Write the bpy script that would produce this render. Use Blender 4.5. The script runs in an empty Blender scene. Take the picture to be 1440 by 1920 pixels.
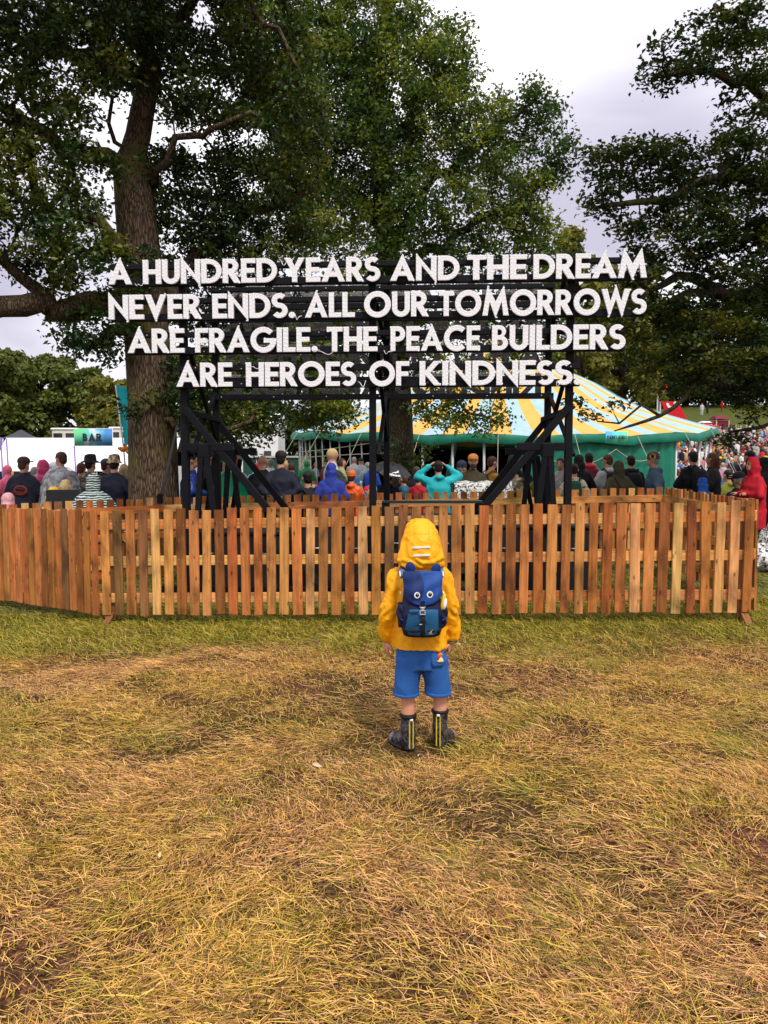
import bpy, bmesh, math, random
import numpy as np
from mathutils import Vector, Matrix, Euler
random.seed(7)
RNG = np.random.default_rng(7)
sc = bpy.context.scene
COL = sc.collection
PI = math.pi
R = math.radians

# ------------------------------------------------------------------ camera
F = 1380.0                      # focal length in pixels of a 1440x1920 frame
PITCH = math.atan(90.0 / F)     # looking slightly down, horizon at y = 870
CAMZ = 1.5
cam_d = bpy.data.cameras.new("camera")
cam = bpy.data.objects.new("camera", cam_d)
COL.objects.link(cam)
cam.location = (0, 0, CAMZ)
cam.rotation_euler = (PI / 2 - PITCH, 0, 0)
cam_d.sensor_fit = 'VERTICAL'
cam_d.sensor_height = 36.0
cam_d.lens = F / 1920 * 36.0
cam_d.clip_start = 0.05
cam_d.clip_end = 2000
sc.camera = cam
# ------------------------------------------------------------------ world: overcast sky over a physical sky
SUN_EL, SUN_AZ = R(56), R(205)     # sun behind the camera, to the right
w = bpy.data.worlds.new("World")
sc.world = w
w.use_nodes = True
nt = w.node_tree
nt.nodes.clear()
def N(nt, t, **kw):
    n = nt.nodes.new(t)
    for k, v in kw.items():
        if k == 'ins':
            for a, b in v.items():
                n.inputs[a].default_value = b
        else:
            setattr(n, k, v)
    return n
sky = N(nt, 'ShaderNodeTexSky', sky_type='NISHITA', sun_disc=False)
sky.sun_elevation = SUN_EL
sky.sun_rotation = SUN_AZ
tc = N(nt, 'ShaderNodeTexCoord')
noi = N(nt, 'ShaderNodeTexNoise', ins={'Scale': 2.0, 'Detail': 5.0, 'Roughness': 0.5, 'Distortion': 0.35})
mp = N(nt, 'ShaderNodeMapping', ins={'Scale': (1, 1, 2.2), 'Location': (-2.9054, -2.8452, 4.8242)})
nt.links.new(tc.outputs['Generated'], mp.inputs[0]); nt.links.new(mp.outputs[0], noi.inputs['Vector'])
cr = N(nt, 'ShaderNodeValToRGB')
cr.color_ramp.elements[0].position = 0.36; cr.color_ramp.elements[0].color = (6.0, 5.7, 7.0, 1)
cr.color_ramp.elements[1].position = 0.58; cr.color_ramp.elements[1].color = (11.5, 11.3, 11.9, 1)
nt.links.new(noi.outputs['Fac'], cr.inputs[0])
sep = N(nt, 'ShaderNodeSeparateXYZ'); nt.links.new(tc.outputs['Generated'], sep.inputs[0])
mr = N(nt, 'ShaderNodeMapRange', ins={'From Min': 0.0, 'From Max': 1.0, 'To Min': 0.95, 'To Max': 1.5})
nt.links.new(sep.outputs['Z'], mr.inputs[0])
vm = N(nt, 'ShaderNodeVectorMath', operation='SCALE')
nt.links.new(cr.outputs[0], vm.inputs[0]); nt.links.new(mr.outputs[0], vm.inputs['Scale'])
mx = N(nt, 'ShaderNodeMix', data_type='RGBA', ins={0: 0.93})
nt.links.new(sky.outputs[0], mx.inputs[6]); nt.links.new(vm.outputs[0], mx.inputs[7])
bg = N(nt, 'ShaderNodeBackground', ins={'Strength': 0.1})
out = N(nt, 'ShaderNodeOutputWorld')
nt.links.new(mx.outputs[2], bg.inputs[0]); nt.links.new(bg.outputs[0], out.inputs[0])
# ------------------------------------------------------------------ sun
sun_d = bpy.data.lights.new("sun", 'SUN')
sun_d.energy = 2.9
sun_d.angle = R(12)
sun_d.color = (1.0, 0.93, 0.82)
sun = bpy.data.objects.new("sun", sun_d)
COL.objects.link(sun)
sdir = Vector((math.sin(SUN_AZ) * math.cos(SUN_EL), math.cos(SUN_AZ) * math.cos(SUN_EL), math.sin(SUN_EL)))
sdir.x = -sdir.x
sun.rotation_euler = sdir.to_track_quat('Z', 'Y').to_euler()
sun.location = (0, 0, 30)
sky.sun_rotation = math.atan2(sdir.x, sdir.y)
# ------------------------------------------------------------------ exposure
sc.view_settings.view_transform = 'Standard'
sc.view_settings.look = 'None'
sc.view_settings.exposure = 0.05
sc.view_settings.gamma = 1.0
sc.render.engine = 'CYCLES'
sc.cycles.max_bounces = 6
sc.cycles.diffuse_bounces = 3
sc.cycles.glossy_bounces = 2
sc.cycles.transmission_bounces = 4
sc.cycles.transparent_max_bounces = 6
sc.cycles.use_denoising = True
sc.cycles.denoising_prefilter = 'ACCURATE'
sc.cycles.caustics_reflective = False
sc.cycles.caustics_refractive = False

# ------------------------------------------------------------------ helpers
_CR = cam.rotation_euler.to_matrix()
def at(px, py, d):
    """the point at depth d (metres along +Y) seen at photo pixel px, py"""
    v = _CR @ Vector(((px - 720) / F, -(py - 960) / F, -1.0))
    v = v * (d / v.y)
    return Vector((v.x, v.y, v.z + CAMZ))
def sm(t):
    t = np.clip(t, 0, 1)
    return t * t * (3 - 2 * t)
def gz(x, y):
    """height of the ground"""
    x = np.asarray(x, float); y = np.asarray(y, float)
    z = 0.021 * np.clip(x, -6, 6) * sm((y - 4.6) / 2.5)
    z = z - 0.42 * sm((y - 11) / 18) * sm((-x - 2) / 9)
    h = sm((x - 4) / 7) * sm((y - 14) / 8)
    z = z + h * (-0.9 * sm((y - 17) / 14) + np.clip(y - 40, 0, 40) * 0.10 + np.clip(y - 80, 0, 40) * 0.20)
    z = z + sm((y - 130) / 150) * 6
    return z
def gzf(x, y): return float(gz(x, y))

class MB:
    """collects shapes for ONE mesh"""
    def __init__(self): self.v = []; self.f = []; self.m = []
    def add(self, vs, fs, mi=0):
        o = len(self.v)
        self.v.extend([tuple(p) for p in vs])
        for f in fs:
            self.f.append(tuple(i + o for i in f)); self.m.append(mi)
    def box(self, c, s, rot=None, mi=0, bev=0.0):
        x, y, z = (k / 2 for k in s)
        M = rot if rot is not None else Matrix.Identity(3)
        c = Vector(c)
        if bev <= 0:
            vs = [c + M @ Vector((a, b, d)) for a in (-x, x) for b in (-y, y) for d in (-z, z)]
            self.add(vs, [(0, 1, 3, 2), (4, 6, 7, 5), (0, 4, 5, 1), (2, 3, 7, 6), (0, 2, 6, 4), (1, 5, 7, 3)], mi)
        else:
            b = min(bev, x * .9, y * .9, z * .9)
            prof = [(-x + b, -y), (x - b, -y), (x, -y + b), (x, y - b), (x - b, y), (-x + b, y), (-x, y - b), (-x, -y + b)]
            pin = [(px * (x - b) / x, py * (y - b) / y) for px, py in prof]
            rings = [[(p[0], p[1], -z) for p in pin], [(p[0], p[1], -z + b) for p in prof], [(p[0], p[1], z - b) for p in prof], [(p[0], p[1], z) for p in pin]]
            self.loft([[c + M @ Vector(p) for p in r] for r in rings], mi)
    def loft(self, rings, mi=0, cap=True):
        n = len(rings[0]); vs = [p for r in rings for p in r]; fs = []
        for i in range(len(rings) - 1):
            for k in range(n):
                a = i * n + k; b = i * n + (k + 1) % n
                fs.append((a, b, b + n, a + n))
        if cap:
            fs.append(tuple(range(n - 1, -1, -1))); fs.append(tuple((len(rings) - 1) * n + k for k in range(n)))
        self.add(vs, fs, mi)
    def bar(self, p0, p1, w, h=None, mi=0, up=(0, 0, 1), bev=0.0):
        p0 = Vector(p0); p1 = Vector(p1); d = p1 - p0; L = d.length
        z = d.normalized(); u = Vector(up)
        if abs(z.dot(u)) > .98: u = Vector((0, 1, 0))
        x = u.cross(z).normalized(); y = z.cross(x)
        M = Matrix((x, y, z)).transposed()
        self.box((p0 + p1) / 2, (w, h or w, L), M, mi, bev)
    def tube(self, pts, rad, n=8, mi=0, cap=True, squash=1.0):
        pts = [Vector(p) for p in pts]
        if not hasattr(rad, '__len__'): rad = [rad] * len(pts)
        rings = []; prev = None
        for i, p in enumerate(pts):
            t = (pts[min(i + 1, len(pts) - 1)] - pts[max(i - 1, 0)]).normalized()
            if prev is None:
                u = Vector((0, 0, 1)) if abs(t.z) < .9 else Vector((0, 1, 0))
                x = u.cross(t).normalized()
            else:
                x = (prev - t * prev.dot(t)).normalized()
            prev = x; y = t.cross(x)
            rings.append([p + (x * math.cos(2 * PI * k / n) + y * math.sin(2 * PI * k / n) * squash) * rad[i] for k in range(n)])
        self.loft(rings, mi, cap)
    def capsule(self, p0, r0, p1, r1, n=12, mi=0):
        p0 = Vector(p0); p1 = Vector(p1); t = (p1 - p0).normalized()
        pts = []; rr = []
        for a in (-80, -50, -25, 0): pts.append(p0 + t * r0 * math.sin(R(a))); rr.append(r0 * math.cos(R(a)))
        for a in (0, 25, 50, 80): pts.append(p1 + t * r1 * math.sin(R(a))); rr.append(r1 * math.cos(R(a)))
        self.tube(pts, rr, n, mi)
    def ell(self, c, r, rot=None, n=16, m=10, mi=0):
        M = rot if rot is not None else Matrix.Identity(3); c = Vector(c); rings = []
        for i in range(1, m):
            a = PI * i / m - PI / 2
            rings.append([c + M @ Vector((r[0] * math.cos(a) * math.cos(2 * PI * k / n), r[1] * math.cos(a) * math.sin(2 * PI * k / n), r[2] * math.sin(a))) for k in range(n)])
        self.loft(rings, mi)
    def oval(self, secs, n=20, mi=0, sq=2.0):
        """loft of superelliptic sections (z, cx, cy, rx, ry)"""
        rings = []
        for (z, cx, cy, rx, ry) in secs:
            r = []
            for k in range(n):
                a = 2 * PI * k / n; c, s = math.cos(a), math.sin(a)
                r.append((cx + rx * math.copysign(abs(c) ** (2 / sq), c), cy + ry * math.copysign(abs(s) ** (2 / sq), s), z))
            rings.append(r)
        self.loft(rings, mi)
    def build(self, name, mats, parent=None, smooth=False, col=None):
        return mesh_obj(name, self.v, self.f, mats, parent, self.m, smooth, col)

def mesh_obj(name, v, f, mats, parent=None, mi=None, smooth=False, col=None):
    me = bpy.data.meshes.new(name)
    me.from_pydata([tuple(p) for p in v], [], f)
    if not isinstance(mats, (list, tuple)): mats = [mats]
    for m in mats: me.materials.append(m)
    if mi is not None and len(mats) > 1: me.polygons.foreach_set('material_index', mi)
    if smooth: me.polygons.foreach_set('use_smooth', [True] * len(me.polygons))
    me.update()
    o = bpy.data.objects.new(name, me)
    COL.objects.link(o)
    if parent is not None: o.parent = parent
    if col: o.color = (*col, 1)
    return o
def fast_mesh(name, V, faces, mat, parent=None, cols=None, smooth=False):
    """numpy vertices (N,3), faces (M,k) all of one size, optional colour per face corner group"""
    me = bpy.data.meshes.new(name)
    M_, k = faces.shape
    me.vertices.add(len(V)); me.loops.add(M_ * k); me.polygons.add(M_)
    me.vertices.foreach_set('co', np.asarray(V, np.float32).ravel())
    me.loops.foreach_set('vertex_index', faces.astype(np.int32).ravel())
    me.polygons.foreach_set('loop_start', np.arange(0, M_ * k, k, dtype=np.int32))
    if cols is not None:
        a = me.attributes.new('tint', 'FLOAT_COLOR', 'POINT')
        c4 = np.ones((len(V), 4), np.float32); c4[:, :3] = cols
        a.data.foreach_set('color', c4.ravel())
    me.update(calc_edges=True)
    if smooth: me.polygons.foreach_set('use_smooth', np.ones(M_, bool))
    me.materials.append(mat)
    o = bpy.data.objects.new(name, me); COL.objects.link(o)
    if parent is not None: o.parent = parent
    return o
def tag(o, label=None, cat=None, group=None, kind=None):
    if label: o['label'] = label
    if cat: o['category'] = cat
    if group: o['group'] = group
    if kind: o['kind'] = kind
    return o
def thing(name, label, cat, loc=(0, 0, 0), rz=0.0, group=None):
    o = bpy.data.objects.new(name, None); COL.objects.link(o)
    o.empty_display_size = 0.1
    o.location = loc; o.rotation_euler = (0, 0, rz)
    return tag(o, label, cat, group)
def dup(o, parent=None):
    c = o.copy(); COL.objects.link(c)
    if parent is not None: c.parent = parent
    for ch in o.children: dup(ch, c)
    return c
def remesh(mb, voxel, it=4, fac=0.5):
    """one continuous surface round everything in mb -> (verts array, faces)"""
    me = bpy.data.meshes.new('tmp'); me.from_pydata(mb.v, [], mb.f); me.update()
    bm = bmesh.new(); bm.from_mesh(me); bmesh.ops.recalc_face_normals(bm, faces=bm.faces); bm.to_mesh(me); bm.free()
    o = bpy.data.objects.new('tmp', me); COL.objects.link(o)
    md = o.modifiers.new('r', 'REMESH'); md.mode = 'VOXEL'; md.voxel_size = voxel
    if it:
        s = o.modifiers.new('s', 'SMOOTH'); s.iterations = it; s.factor = fac
    dg = bpy.context.evaluated_depsgraph_get()
    ev = o.evaluated_get(dg); m2 = ev.to_mesh()
    V = np.empty(len(m2.vertices) * 3); m2.vertices.foreach_get('co', V); V = V.reshape(-1, 3)
    Nn = np.empty(len(m2.vertices) * 3); m2.vertices.foreach_get('normal', Nn); Nn = Nn.reshape(-1, 3)
    fs = [tuple(p.vertices) for p in m2.polygons]
    ev.to_mesh_clear(); bpy.data.objects.remove(o); bpy.data.meshes.remove(me)
    return V, Nn, fs
def folds(V, Nn, amp, s=9.0, seed=0.0, zs=1.0):
    """cloth folds: domain-warped ripples pushed along the normal"""
    x, y, z = V[:, 0] * s, V[:, 1] * s, V[:, 2] * s * zs
    wx = x + 0.9 * np.sin(1.3 * z + 0.7 * y + seed) + .5 * np.sin(2.9 * y - 1.7 * x + seed * 2)
    wz = z + 0.8 * np.sin(1.1 * x - 0.9 * y + 2 * seed) + .4 * np.sin(3.1 * x + seed)
    wy = y + 0.7 * np.sin(1.7 * x + 1.1 * z + seed)
    h = np.sin(wx * 1.1 + wz * 1.6) * .5 + np.sin(wz * 2.3 - wy * 1.4 + 1.3) * .35 + np.sin(wx * 3.7 + wy * 2.9 + wz * .6) * .2
    h = np.sign(h) * np.abs(h) ** 1.2
    return V + Nn * (h * amp)[:, None]
def creases(V, Nn, amp, s, seed=0.0, zs=1.0):
    """sharp cloth creases: ridged, domain-warped noise"""
    P = V * np.array([s, s, s * zs]); W = P + 1.1 * np.stack([vnoise(P[:, [1, 2, 0]], .35, seed), vnoise(P[:, [2, 0, 1]], .4, seed + 3), vnoise(P, .33, seed + 5)], 1)
    a = 1 - np.abs(vnoise(W, .55, seed + 1)); b = 1 - np.abs(vnoise(W[:, [2, 1, 0]], 1.1, seed + 7))
    h = a ** 3 - .45 + .5 * (b ** 3 - .45)
    return V + Nn * (h * amp)[:, None]
def vnoise(P, s, seed=0):
    """cheap smooth 2-D/3-D noise in -1..1 from warped sines"""
    P = np.asarray(P, float) * s
    x, y = P[:, 0], P[:, 1]; z = P[:, 2] if P.shape[1] > 2 else 0 * x
    a = np.sin(x * 1.7 + 1.9 * np.sin(y * .9 + seed) + z) + np.sin(y * 2.1 + 1.6 * np.sin(x * 1.3 + seed * 1.7) - z * .8)
    b = np.sin(x * 4.3 - y * 3.1 + seed * 3 + 1.3 * np.sin(y * 2.7 + z * 2)) + np.sin(x * 3.3 + y * 5.1 + z * 3.7 + seed)
    return (a + .55 * b) / 2.6

# ------------------------------------------------------------------ materials
_MATS = {}
def new_mat(name):
    m = bpy.data.materials.new(name); m.use_nodes = True
    m.node_tree.nodes.clear()
    return m, m.node_tree
def finish(nt, shader):
    o = N(nt, 'ShaderNodeOutputMaterial'); nt.links.new(shader, o.inputs[0])
def mat(name, col, rough=0.6, var=0.15, scale=8.0, bump=0.0, bscale=60.0, metal=0.0, spec=0.25, obj_col=False, coat=0.0, stretch=(1, 1, 1)):
    """plain painted / cloth / plastic surface with a little procedural unevenness"""
    if name in _MATS: return _MATS[name]
    m, nt = new_mat(name)
    b = N(nt, 'ShaderNodeBsdfPrincipled', ins={'Roughness': rough, 'Metallic': metal, 'Specular IOR Level': spec, 'Coat Weight': coat})
    tc = N(nt, 'ShaderNodeTexCoord')
    mpn = N(nt, 'ShaderNodeMapping', ins={'Scale': stretch}); nt.links.new(tc.outputs['Object'], mpn.inputs[0])
    n = N(nt, 'ShaderNodeTexNoise', ins={'Scale': scale, 'Detail': 5.0}); nt.links.new(mpn.outputs[0], n.inputs['Vector'])
    mrn = N(nt, 'ShaderNodeMapRange', ins={'From Min': .25, 'From Max': .75, 'To Min': 1 - var, 'To Max': 1 + var}); nt.links.new(n.outputs['Fac'], mrn.inputs[0])
    if obj_col:
        oi = N(nt, 'ShaderNodeObjectInfo'); src = oi.outputs['Color']
    else:
        rgb = N(nt, 'ShaderNodeRGB'); rgb.outputs[0].default_value = (*col, 1); src = rgb.outputs[0]
    v = N(nt, 'ShaderNodeVectorMath', operation='SCALE'); nt.links.new(src, v.inputs[0]); nt.links.new(mrn.outputs[0], v.inputs['Scale'])
    nt.links.new(v.outputs[0], b.inputs['Base Color'])
    if bump > 0:
        n2 = N(nt, 'ShaderNodeTexNoise', ins={'Scale': bscale, 'Detail': 3.0}); nt.links.new(mpn.outputs[0], n2.inputs['Vector'])
        bp = N(nt, 'ShaderNodeBump', ins={'Strength': bump, 'Distance': 0.01}); nt.links.new(n2.outputs['Fac'], bp.inputs['Height'])
        nt.links.new(bp.outputs[0], b.inputs['Normal'])
    finish(nt, b.outputs[0])
    _MATS[name] = m
    return m
def pattern_mat(name, cols, scale, stretch=(1, 1, 1), detail=2.0, rough=.6, stops=None, dist=0.6, kind='noise'):
    """patches of several colours (camouflage, waves, prints)"""
    m, nt = new_mat(name)
    b = N(nt, 'ShaderNodeBsdfPrincipled', ins={'Roughness': rough})
    tc = N(nt, 'ShaderNodeTexCoord'); mpn = N(nt, 'ShaderNodeMapping', ins={'Scale': stretch}); nt.links.new(tc.outputs['Object'], mpn.inputs[0])
    if kind == 'noise':
        n = N(nt, 'ShaderNodeTexNoise', ins={'Scale': scale, 'Detail': detail, 'Distortion': dist}); o = n.outputs['Fac']
    elif kind == 'wave':
        n = N(nt, 'ShaderNodeTexWave', bands_direction='Z', ins={'Scale': scale, 'Distortion': dist, 'Detail': detail, 'Detail Scale': 1.5}); o = n.outputs['Fac']
    else:
        n = N(nt, 'ShaderNodeTexVoronoi', ins={'Scale': scale}); o = n.outputs['Distance']
    nt.links.new(mpn.outputs[0], n.inputs['Vector'])
    r = N(nt, 'ShaderNodeValToRGB'); r.color_ramp.interpolation = 'CONSTANT'
    stops = stops or [.0] + [.38 + .24 * i / (len(cols) - 1) for i in range(len(cols) - 1)]
    while len(r.color_ramp.elements) < len(cols): r.color_ramp.elements.new(.5)
    for e, p, c in zip(r.color_ramp.elements, stops, cols): e.position = p; e.color = (*c, 1)
    nt.links.new(o, r.inputs[0]); nt.links.new(r.outputs[0], b.inputs['Base Color'])
    finish(nt, b.outputs[0])
    return m
def leaf_mat(name, trans=0.35, gloss=0.25):
    m, nt = new_mat(name)
    a = N(nt, 'ShaderNodeAttribute', attribute_name='tint')
    d = N(nt, 'ShaderNodeBsdfPrincipled', ins={'Roughness': .5, 'Specular IOR Level': gloss})
    nt.links.new(a.outputs['Color'], d.inputs['Base Color'])
    t = N(nt, 'ShaderNodeBsdfTranslucent')
    g = N(nt, 'ShaderNodeVectorMath', operation='MULTIPLY'); g.inputs[1].default_value = (1.5, 1.3, .6)
    nt.links.new(a.outputs['Color'], g.inputs[0]); nt.links.new(g.outputs[0], t.inputs[0])
    x = N(nt, 'ShaderNodeMixShader', ins={0: trans}); nt.links.new(d.outputs[0], x.inputs[1]); nt.links.new(t.outputs[0], x.inputs[2])
    finish(nt, x.outputs[0])
    return m
def tint_mat(name, rough=.7, spec=.2):
    m, nt = new_mat(name)
    a = N(nt, 'ShaderNodeAttribute', attribute_name='tint')
    d = N(nt, 'ShaderNodeBsdfPrincipled', ins={'Roughness': rough, 'Specular IOR Level': spec})
    nt.links.new(a.outputs['Color'], d.inputs['Base Color']); finish(nt, d.outputs[0])
    return m
def wood_mat():
    m, nt = new_mat('pallet_wood')
    b = N(nt, 'ShaderNodeBsdfPrincipled', ins={'Roughness': .65, 'Specular IOR Level': .25})
    tc = N(nt, 'ShaderNodeTexCoord'); oi = N(nt, 'ShaderNodeObjectInfo')
    off = N(nt, 'ShaderNodeVectorMath', operation='SCALE'); off.inputs[0].default_value = (37.0, 71.0, 53.0); nt.links.new(oi.outputs['Random'], off.inputs['Scale'])
    ad = N(nt, 'ShaderNodeVectorMath', operation='ADD'); nt.links.new(tc.outputs['Object'], ad.inputs[0]); nt.links.new(off.outputs[0], ad.inputs[1])
    def nz(scale, st, detail=4.0, dist=0.0):
        mp_ = N(nt, 'ShaderNodeMapping', ins={'Scale': st}); nt.links.new(ad.outputs[0], mp_.inputs[0])
        n = N(nt, 'ShaderNodeTexNoise', ins={'Scale': scale, 'Detail': detail, 'Distortion': dist}); nt.links.new(mp_.outputs[0], n.inputs['Vector'])
        return n.outputs['Fac']
    grain = nz(55, (1, 1, .045), 5, .6)
    fig = nz(14, (1, 1, .12), 3, 1.2)
    stain = nz(5, (1, 1, .55), 6, .4)
    mp_ = N(nt, 'ShaderNodeMapping', ins={'Scale': (1, .35, .42)}); nt.links.new(ad.outputs[0], mp_.inputs[0])
    vo = N(nt, 'ShaderNodeTexVoronoi', ins={'Scale': 13.0}); nt.links.new(mp_.outputs[0], vo.inputs['Vector'])
    knot = N(nt, 'ShaderNodeMapRange', ins={'From Min': .03, 'From Max': .17, 'To Min': .18, 'To Max': 1.0}); nt.links.new(vo.outputs['Distance'], knot.inputs[0])
    def rng(o, a, c, t0, t1):
        q = N(nt, 'ShaderNodeMapRange', ins={'From Min': a, 'From Max': c, 'To Min': t0, 'To Max': t1}); nt.links.new(o, q.inputs[0]); return q.outputs[0]
    def mul(p, q):
        k = N(nt, 'ShaderNodeMath', operation='MULTIPLY'); nt.links.new(p, k.inputs[0]); nt.links.new(q, k.inputs[1]); return k.outputs[0]
    f = mul(mul(rng(grain, .3, .7, .72, 1.22), rng(fig, .3, .7, .78, 1.18)), mul(rng(stain, .3, .55, .36, 1.08), knot.outputs[0]))
    v = N(nt, 'ShaderNodeVectorMath', operation='SCALE'); nt.links.new(oi.outputs['Color'], v.inputs[0]); nt.links.new(f, v.inputs['Scale'])
    nt.links.new(v.outputs[0], b.inputs['Base Color'])
    bp = N(nt, 'ShaderNodeBump', ins={'Strength': .35, 'Distance': .004}); nt.links.new(grain, bp.inputs['Height']); nt.links.new(bp.outputs[0], b.inputs['Normal'])
    finish(nt, b.outputs[0])
    return m
def bark_mat(name, c0, c1, moss):
    m, nt = new_mat(name)
    b = N(nt, 'ShaderNodeBsdfPrincipled', ins={'Roughness': .9, 'Specular IOR Level': .1})
    tc = N(nt, 'ShaderNodeTexCoord')
    mp_ = N(nt, 'ShaderNodeMapping', ins={'Scale': (1, 1, .16)}); nt.links.new(tc.outputs['Object'], mp_.inputs[0])
    n0 = N(nt, 'ShaderNodeTexNoise', ins={'Scale': 6.0, 'Detail': 2.0}); nt.links.new(mp_.outputs[0], n0.inputs['Vector'])
    va = N(nt, 'ShaderNodeVectorMath', operation='MULTIPLY_ADD'); va.inputs[1].default_value = (.09, .09, .09)
    nt.links.new(n0.outputs['Color'], va.inputs[0]); nt.links.new(mp_.outputs[0], va.inputs[2])
    vo = N(nt, 'ShaderNodeTexVoronoi', feature='DISTANCE_TO_EDGE', ins={'Scale': 36.0}); nt.links.new(va.outputs[0], vo.inputs['Vector'])
    n1 = N(nt, 'ShaderNodeTexNoise', ins={'Scale': 40.0, 'Detail': 5.0}); nt.links.new(mp_.outputs[0], n1.inputs['Vector'])
    n2 = N(nt, 'ShaderNodeTexNoise', ins={'Scale': 1.3, 'Detail': 4.0}); nt.links.new(tc.outputs['Object'], n2.inputs['Vector'])
    r = N(nt, 'ShaderNodeValToRGB'); r.color_ramp.elements[0].position = .0; r.color_ramp.elements[0].color = (*c0, 1); r.color_ramp.elements[1].position = .28; r.color_ramp.elements[1].color = (*c1, 1)
    nt.links.new(vo.outputs['Distance'], r.inputs[0])
    x = N(nt, 'ShaderNodeMix', data_type='RGBA', blend_type='MULTIPLY', ins={0: .6}); nt.links.new(r.outputs[0], x.inputs[6]); nt.links.new(n1.outputs['Color'], x.inputs[7])
    mf = N(nt, 'ShaderNodeMapRange', ins={'From Min': .52, 'From Max': .66, 'To Min': 0, 'To Max': .75}); nt.links.new(n2.outputs['Fac'], mf.inputs[0])
    y = N(nt, 'ShaderNodeMix', data_type='RGBA'); y.inputs[7].default_value = (*moss, 1); nt.links.new(mf.outputs[0], y.inputs[0]); nt.links.new(x.outputs[2], y.inputs[6])
    nt.links.new(y.outputs[2], b.inputs['Base Color'])
    bp = N(nt, 'ShaderNodeBump', ins={'Strength': .8, 'Distance': .022}); nt.links.new(vo.outputs['Distance'], bp.inputs['Height'])
    bp2 = N(nt, 'ShaderNodeBump', ins={'Strength': .5, 'Distance': .01}); nt.links.new(n1.outputs['Fac'], bp2.inputs['Height']); nt.links.new(bp.outputs[0], bp2.inputs['Normal'])
    nt.links.new(bp2.outputs[0], b.inputs['Normal'])
    finish(nt, b.outputs[0])
    return m
M_WOOD = wood_mat()
M_BLACK = mat('black_steel', (.0065, .0065, .009), .6, .25, 6, .15, 90, spec=.12)
M_BOLT = mat('bolt_metal', (.45, .45, .46), .4, .1, metal=.8)
M_SKIN = mat('skin', (.50, .25, .16), .5, .08, 25)
M_CLOTH = mat('coloured_cloth', (1, 1, 1), .75, .14, 7, .25, 40, obj_col=True)
M_SHINY = mat('coloured_waterproof', (1, 1, 1), .35, .12, 6, .3, 25, obj_col=True)
M_HAIR = mat('coloured_hair', (1, 1, 1), .55, .35, 60, .5, 120, obj_col=True, stretch=(1, 1, .15))
M_WHITE = mat('white_plastic', (.8, .8, .8), .4, .03)
M_DARK = mat('dark_fabric', (.012, .013, .018), .8, .2)
# ================================================================== ground
def build_ground():
    m, nt = new_mat('trampled_field')
    b = N(nt, 'ShaderNodeBsdfPrincipled', ins={'Roughness': .9, 'Specular IOR Level': .1})
    tc = N(nt, 'ShaderNodeTexCoord')
    def nz(s, d=5.0, dist=0.0):
        n = N(nt, 'ShaderNodeTexNoise', ins={'Scale': s, 'Detail': d, 'Distortion': dist}); nt.links.new(tc.outputs['Object'], n.inputs['Vector']); return n.outputs['Fac']
    def ramp(o, stops):
        r = N(nt, 'ShaderNodeValToRGB')
        while len(r.color_ramp.elements) < len(stops): r.color_ramp.elements.new(.5)
        for e, (p, c) in zip(r.color_ramp.elements, stops): e.position = p; e.color = (*c, 1)
        nt.links.new(o, r.inputs[0]); return r.outputs[0]
    fine = ramp(nz(60, 6, .5), [(.3, (.016, .008, .005)), (.52, (.075, .038, .024)), (.75, (.28, .155, .10))])
    patch = ramp(nz(1.1, 4, .3), [(.38, (.75, .95, .45)), (.62, (1.25, .92, .85))])
    x = N(nt, 'ShaderNodeMix', data_type='RGBA', blend_type='MULTIPLY', ins={0: 1.0}); nt.links.new(fine, x.inputs[6]); nt.links.new(patch, x.inputs[7])
    # far from the trampled patch the field is grass
    sep = N(nt, 'ShaderNodeSeparateXYZ'); nt.links.new(tc.outputs['Object'], sep.inputs[0])
    mr = N(nt, 'ShaderNodeMapRange', ins={'From Min': 6.0, 'From Max': 7.2, 'To Min': 0, 'To Max': 1}); nt.links.new(sep.outputs['Y'], mr.inputs[0])
    green = ramp(nz(14, 6), [(.3, (.03, .035, .008)), (.6, (.085, .10, .02)), (.8, (.16, .13, .05))])
    y = N(nt, 'ShaderNodeMix', data_type='RGBA'); nt.links.new(mr.outputs[0], y.inputs[0]); nt.links.new(x.outputs[2], y.inputs[6]); nt.links.new(green, y.inputs[7])
    nt.links.new(y.outputs[2], b.inputs['Base Color'])
    bp = N(nt, 'ShaderNodeBump', ins={'Strength': .8, 'Distance': .03}); nt.links.new(nz(35, 6), bp.inputs['Height']); nt.links.new(bp.outputs[0], b.inputs['Normal'])
    finish(nt, b.outputs[0])
    ax = np.concatenate([-np.geomspace(600, 9, 36), np.linspace(-8, 8, 81), np.geomspace(9, 600, 36)])
    ay = np.concatenate([[-60, -20, -6], np.linspace(-2, 14, 81), np.geomspace(14.5, 900, 60)])
    X, Y = np.meshgrid(ax, ay)
    Z = gz(X, Y)
    P = np.stack([X.ravel(), Y.ravel()], 1)
    near = (np.abs(P[:, 0]) < 8) & (P[:, 1] < 14)
    bumps = (vnoise(P, 2.2, 3) * .012 + vnoise(P, 6.5, 9) * .006) * (1 - np.exp(-(((P[:, 0] - .2) ** 2 + (P[:, 1] - 3.8) ** 2) / .16)))
    Z = Z.ravel() + np.where(near, bumps, 0)
    V = np.stack([X.ravel(), Y.ravel(), Z], 1)
    nx, ny = len(ax), len(ay)
    i, j = np.meshgrid(np.arange(nx - 1), np.arange(ny - 1)); a = (j * nx + i).ravel()
    Fc = np.stack([a, a + 1, a + nx + 1, a + nx], 1)
    o = fast_mesh('ground', V, Fc, m, smooth=True)
    tag(o, 'trampled field of straw, soil and grass', None, kind='structure')
build_ground()
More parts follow.
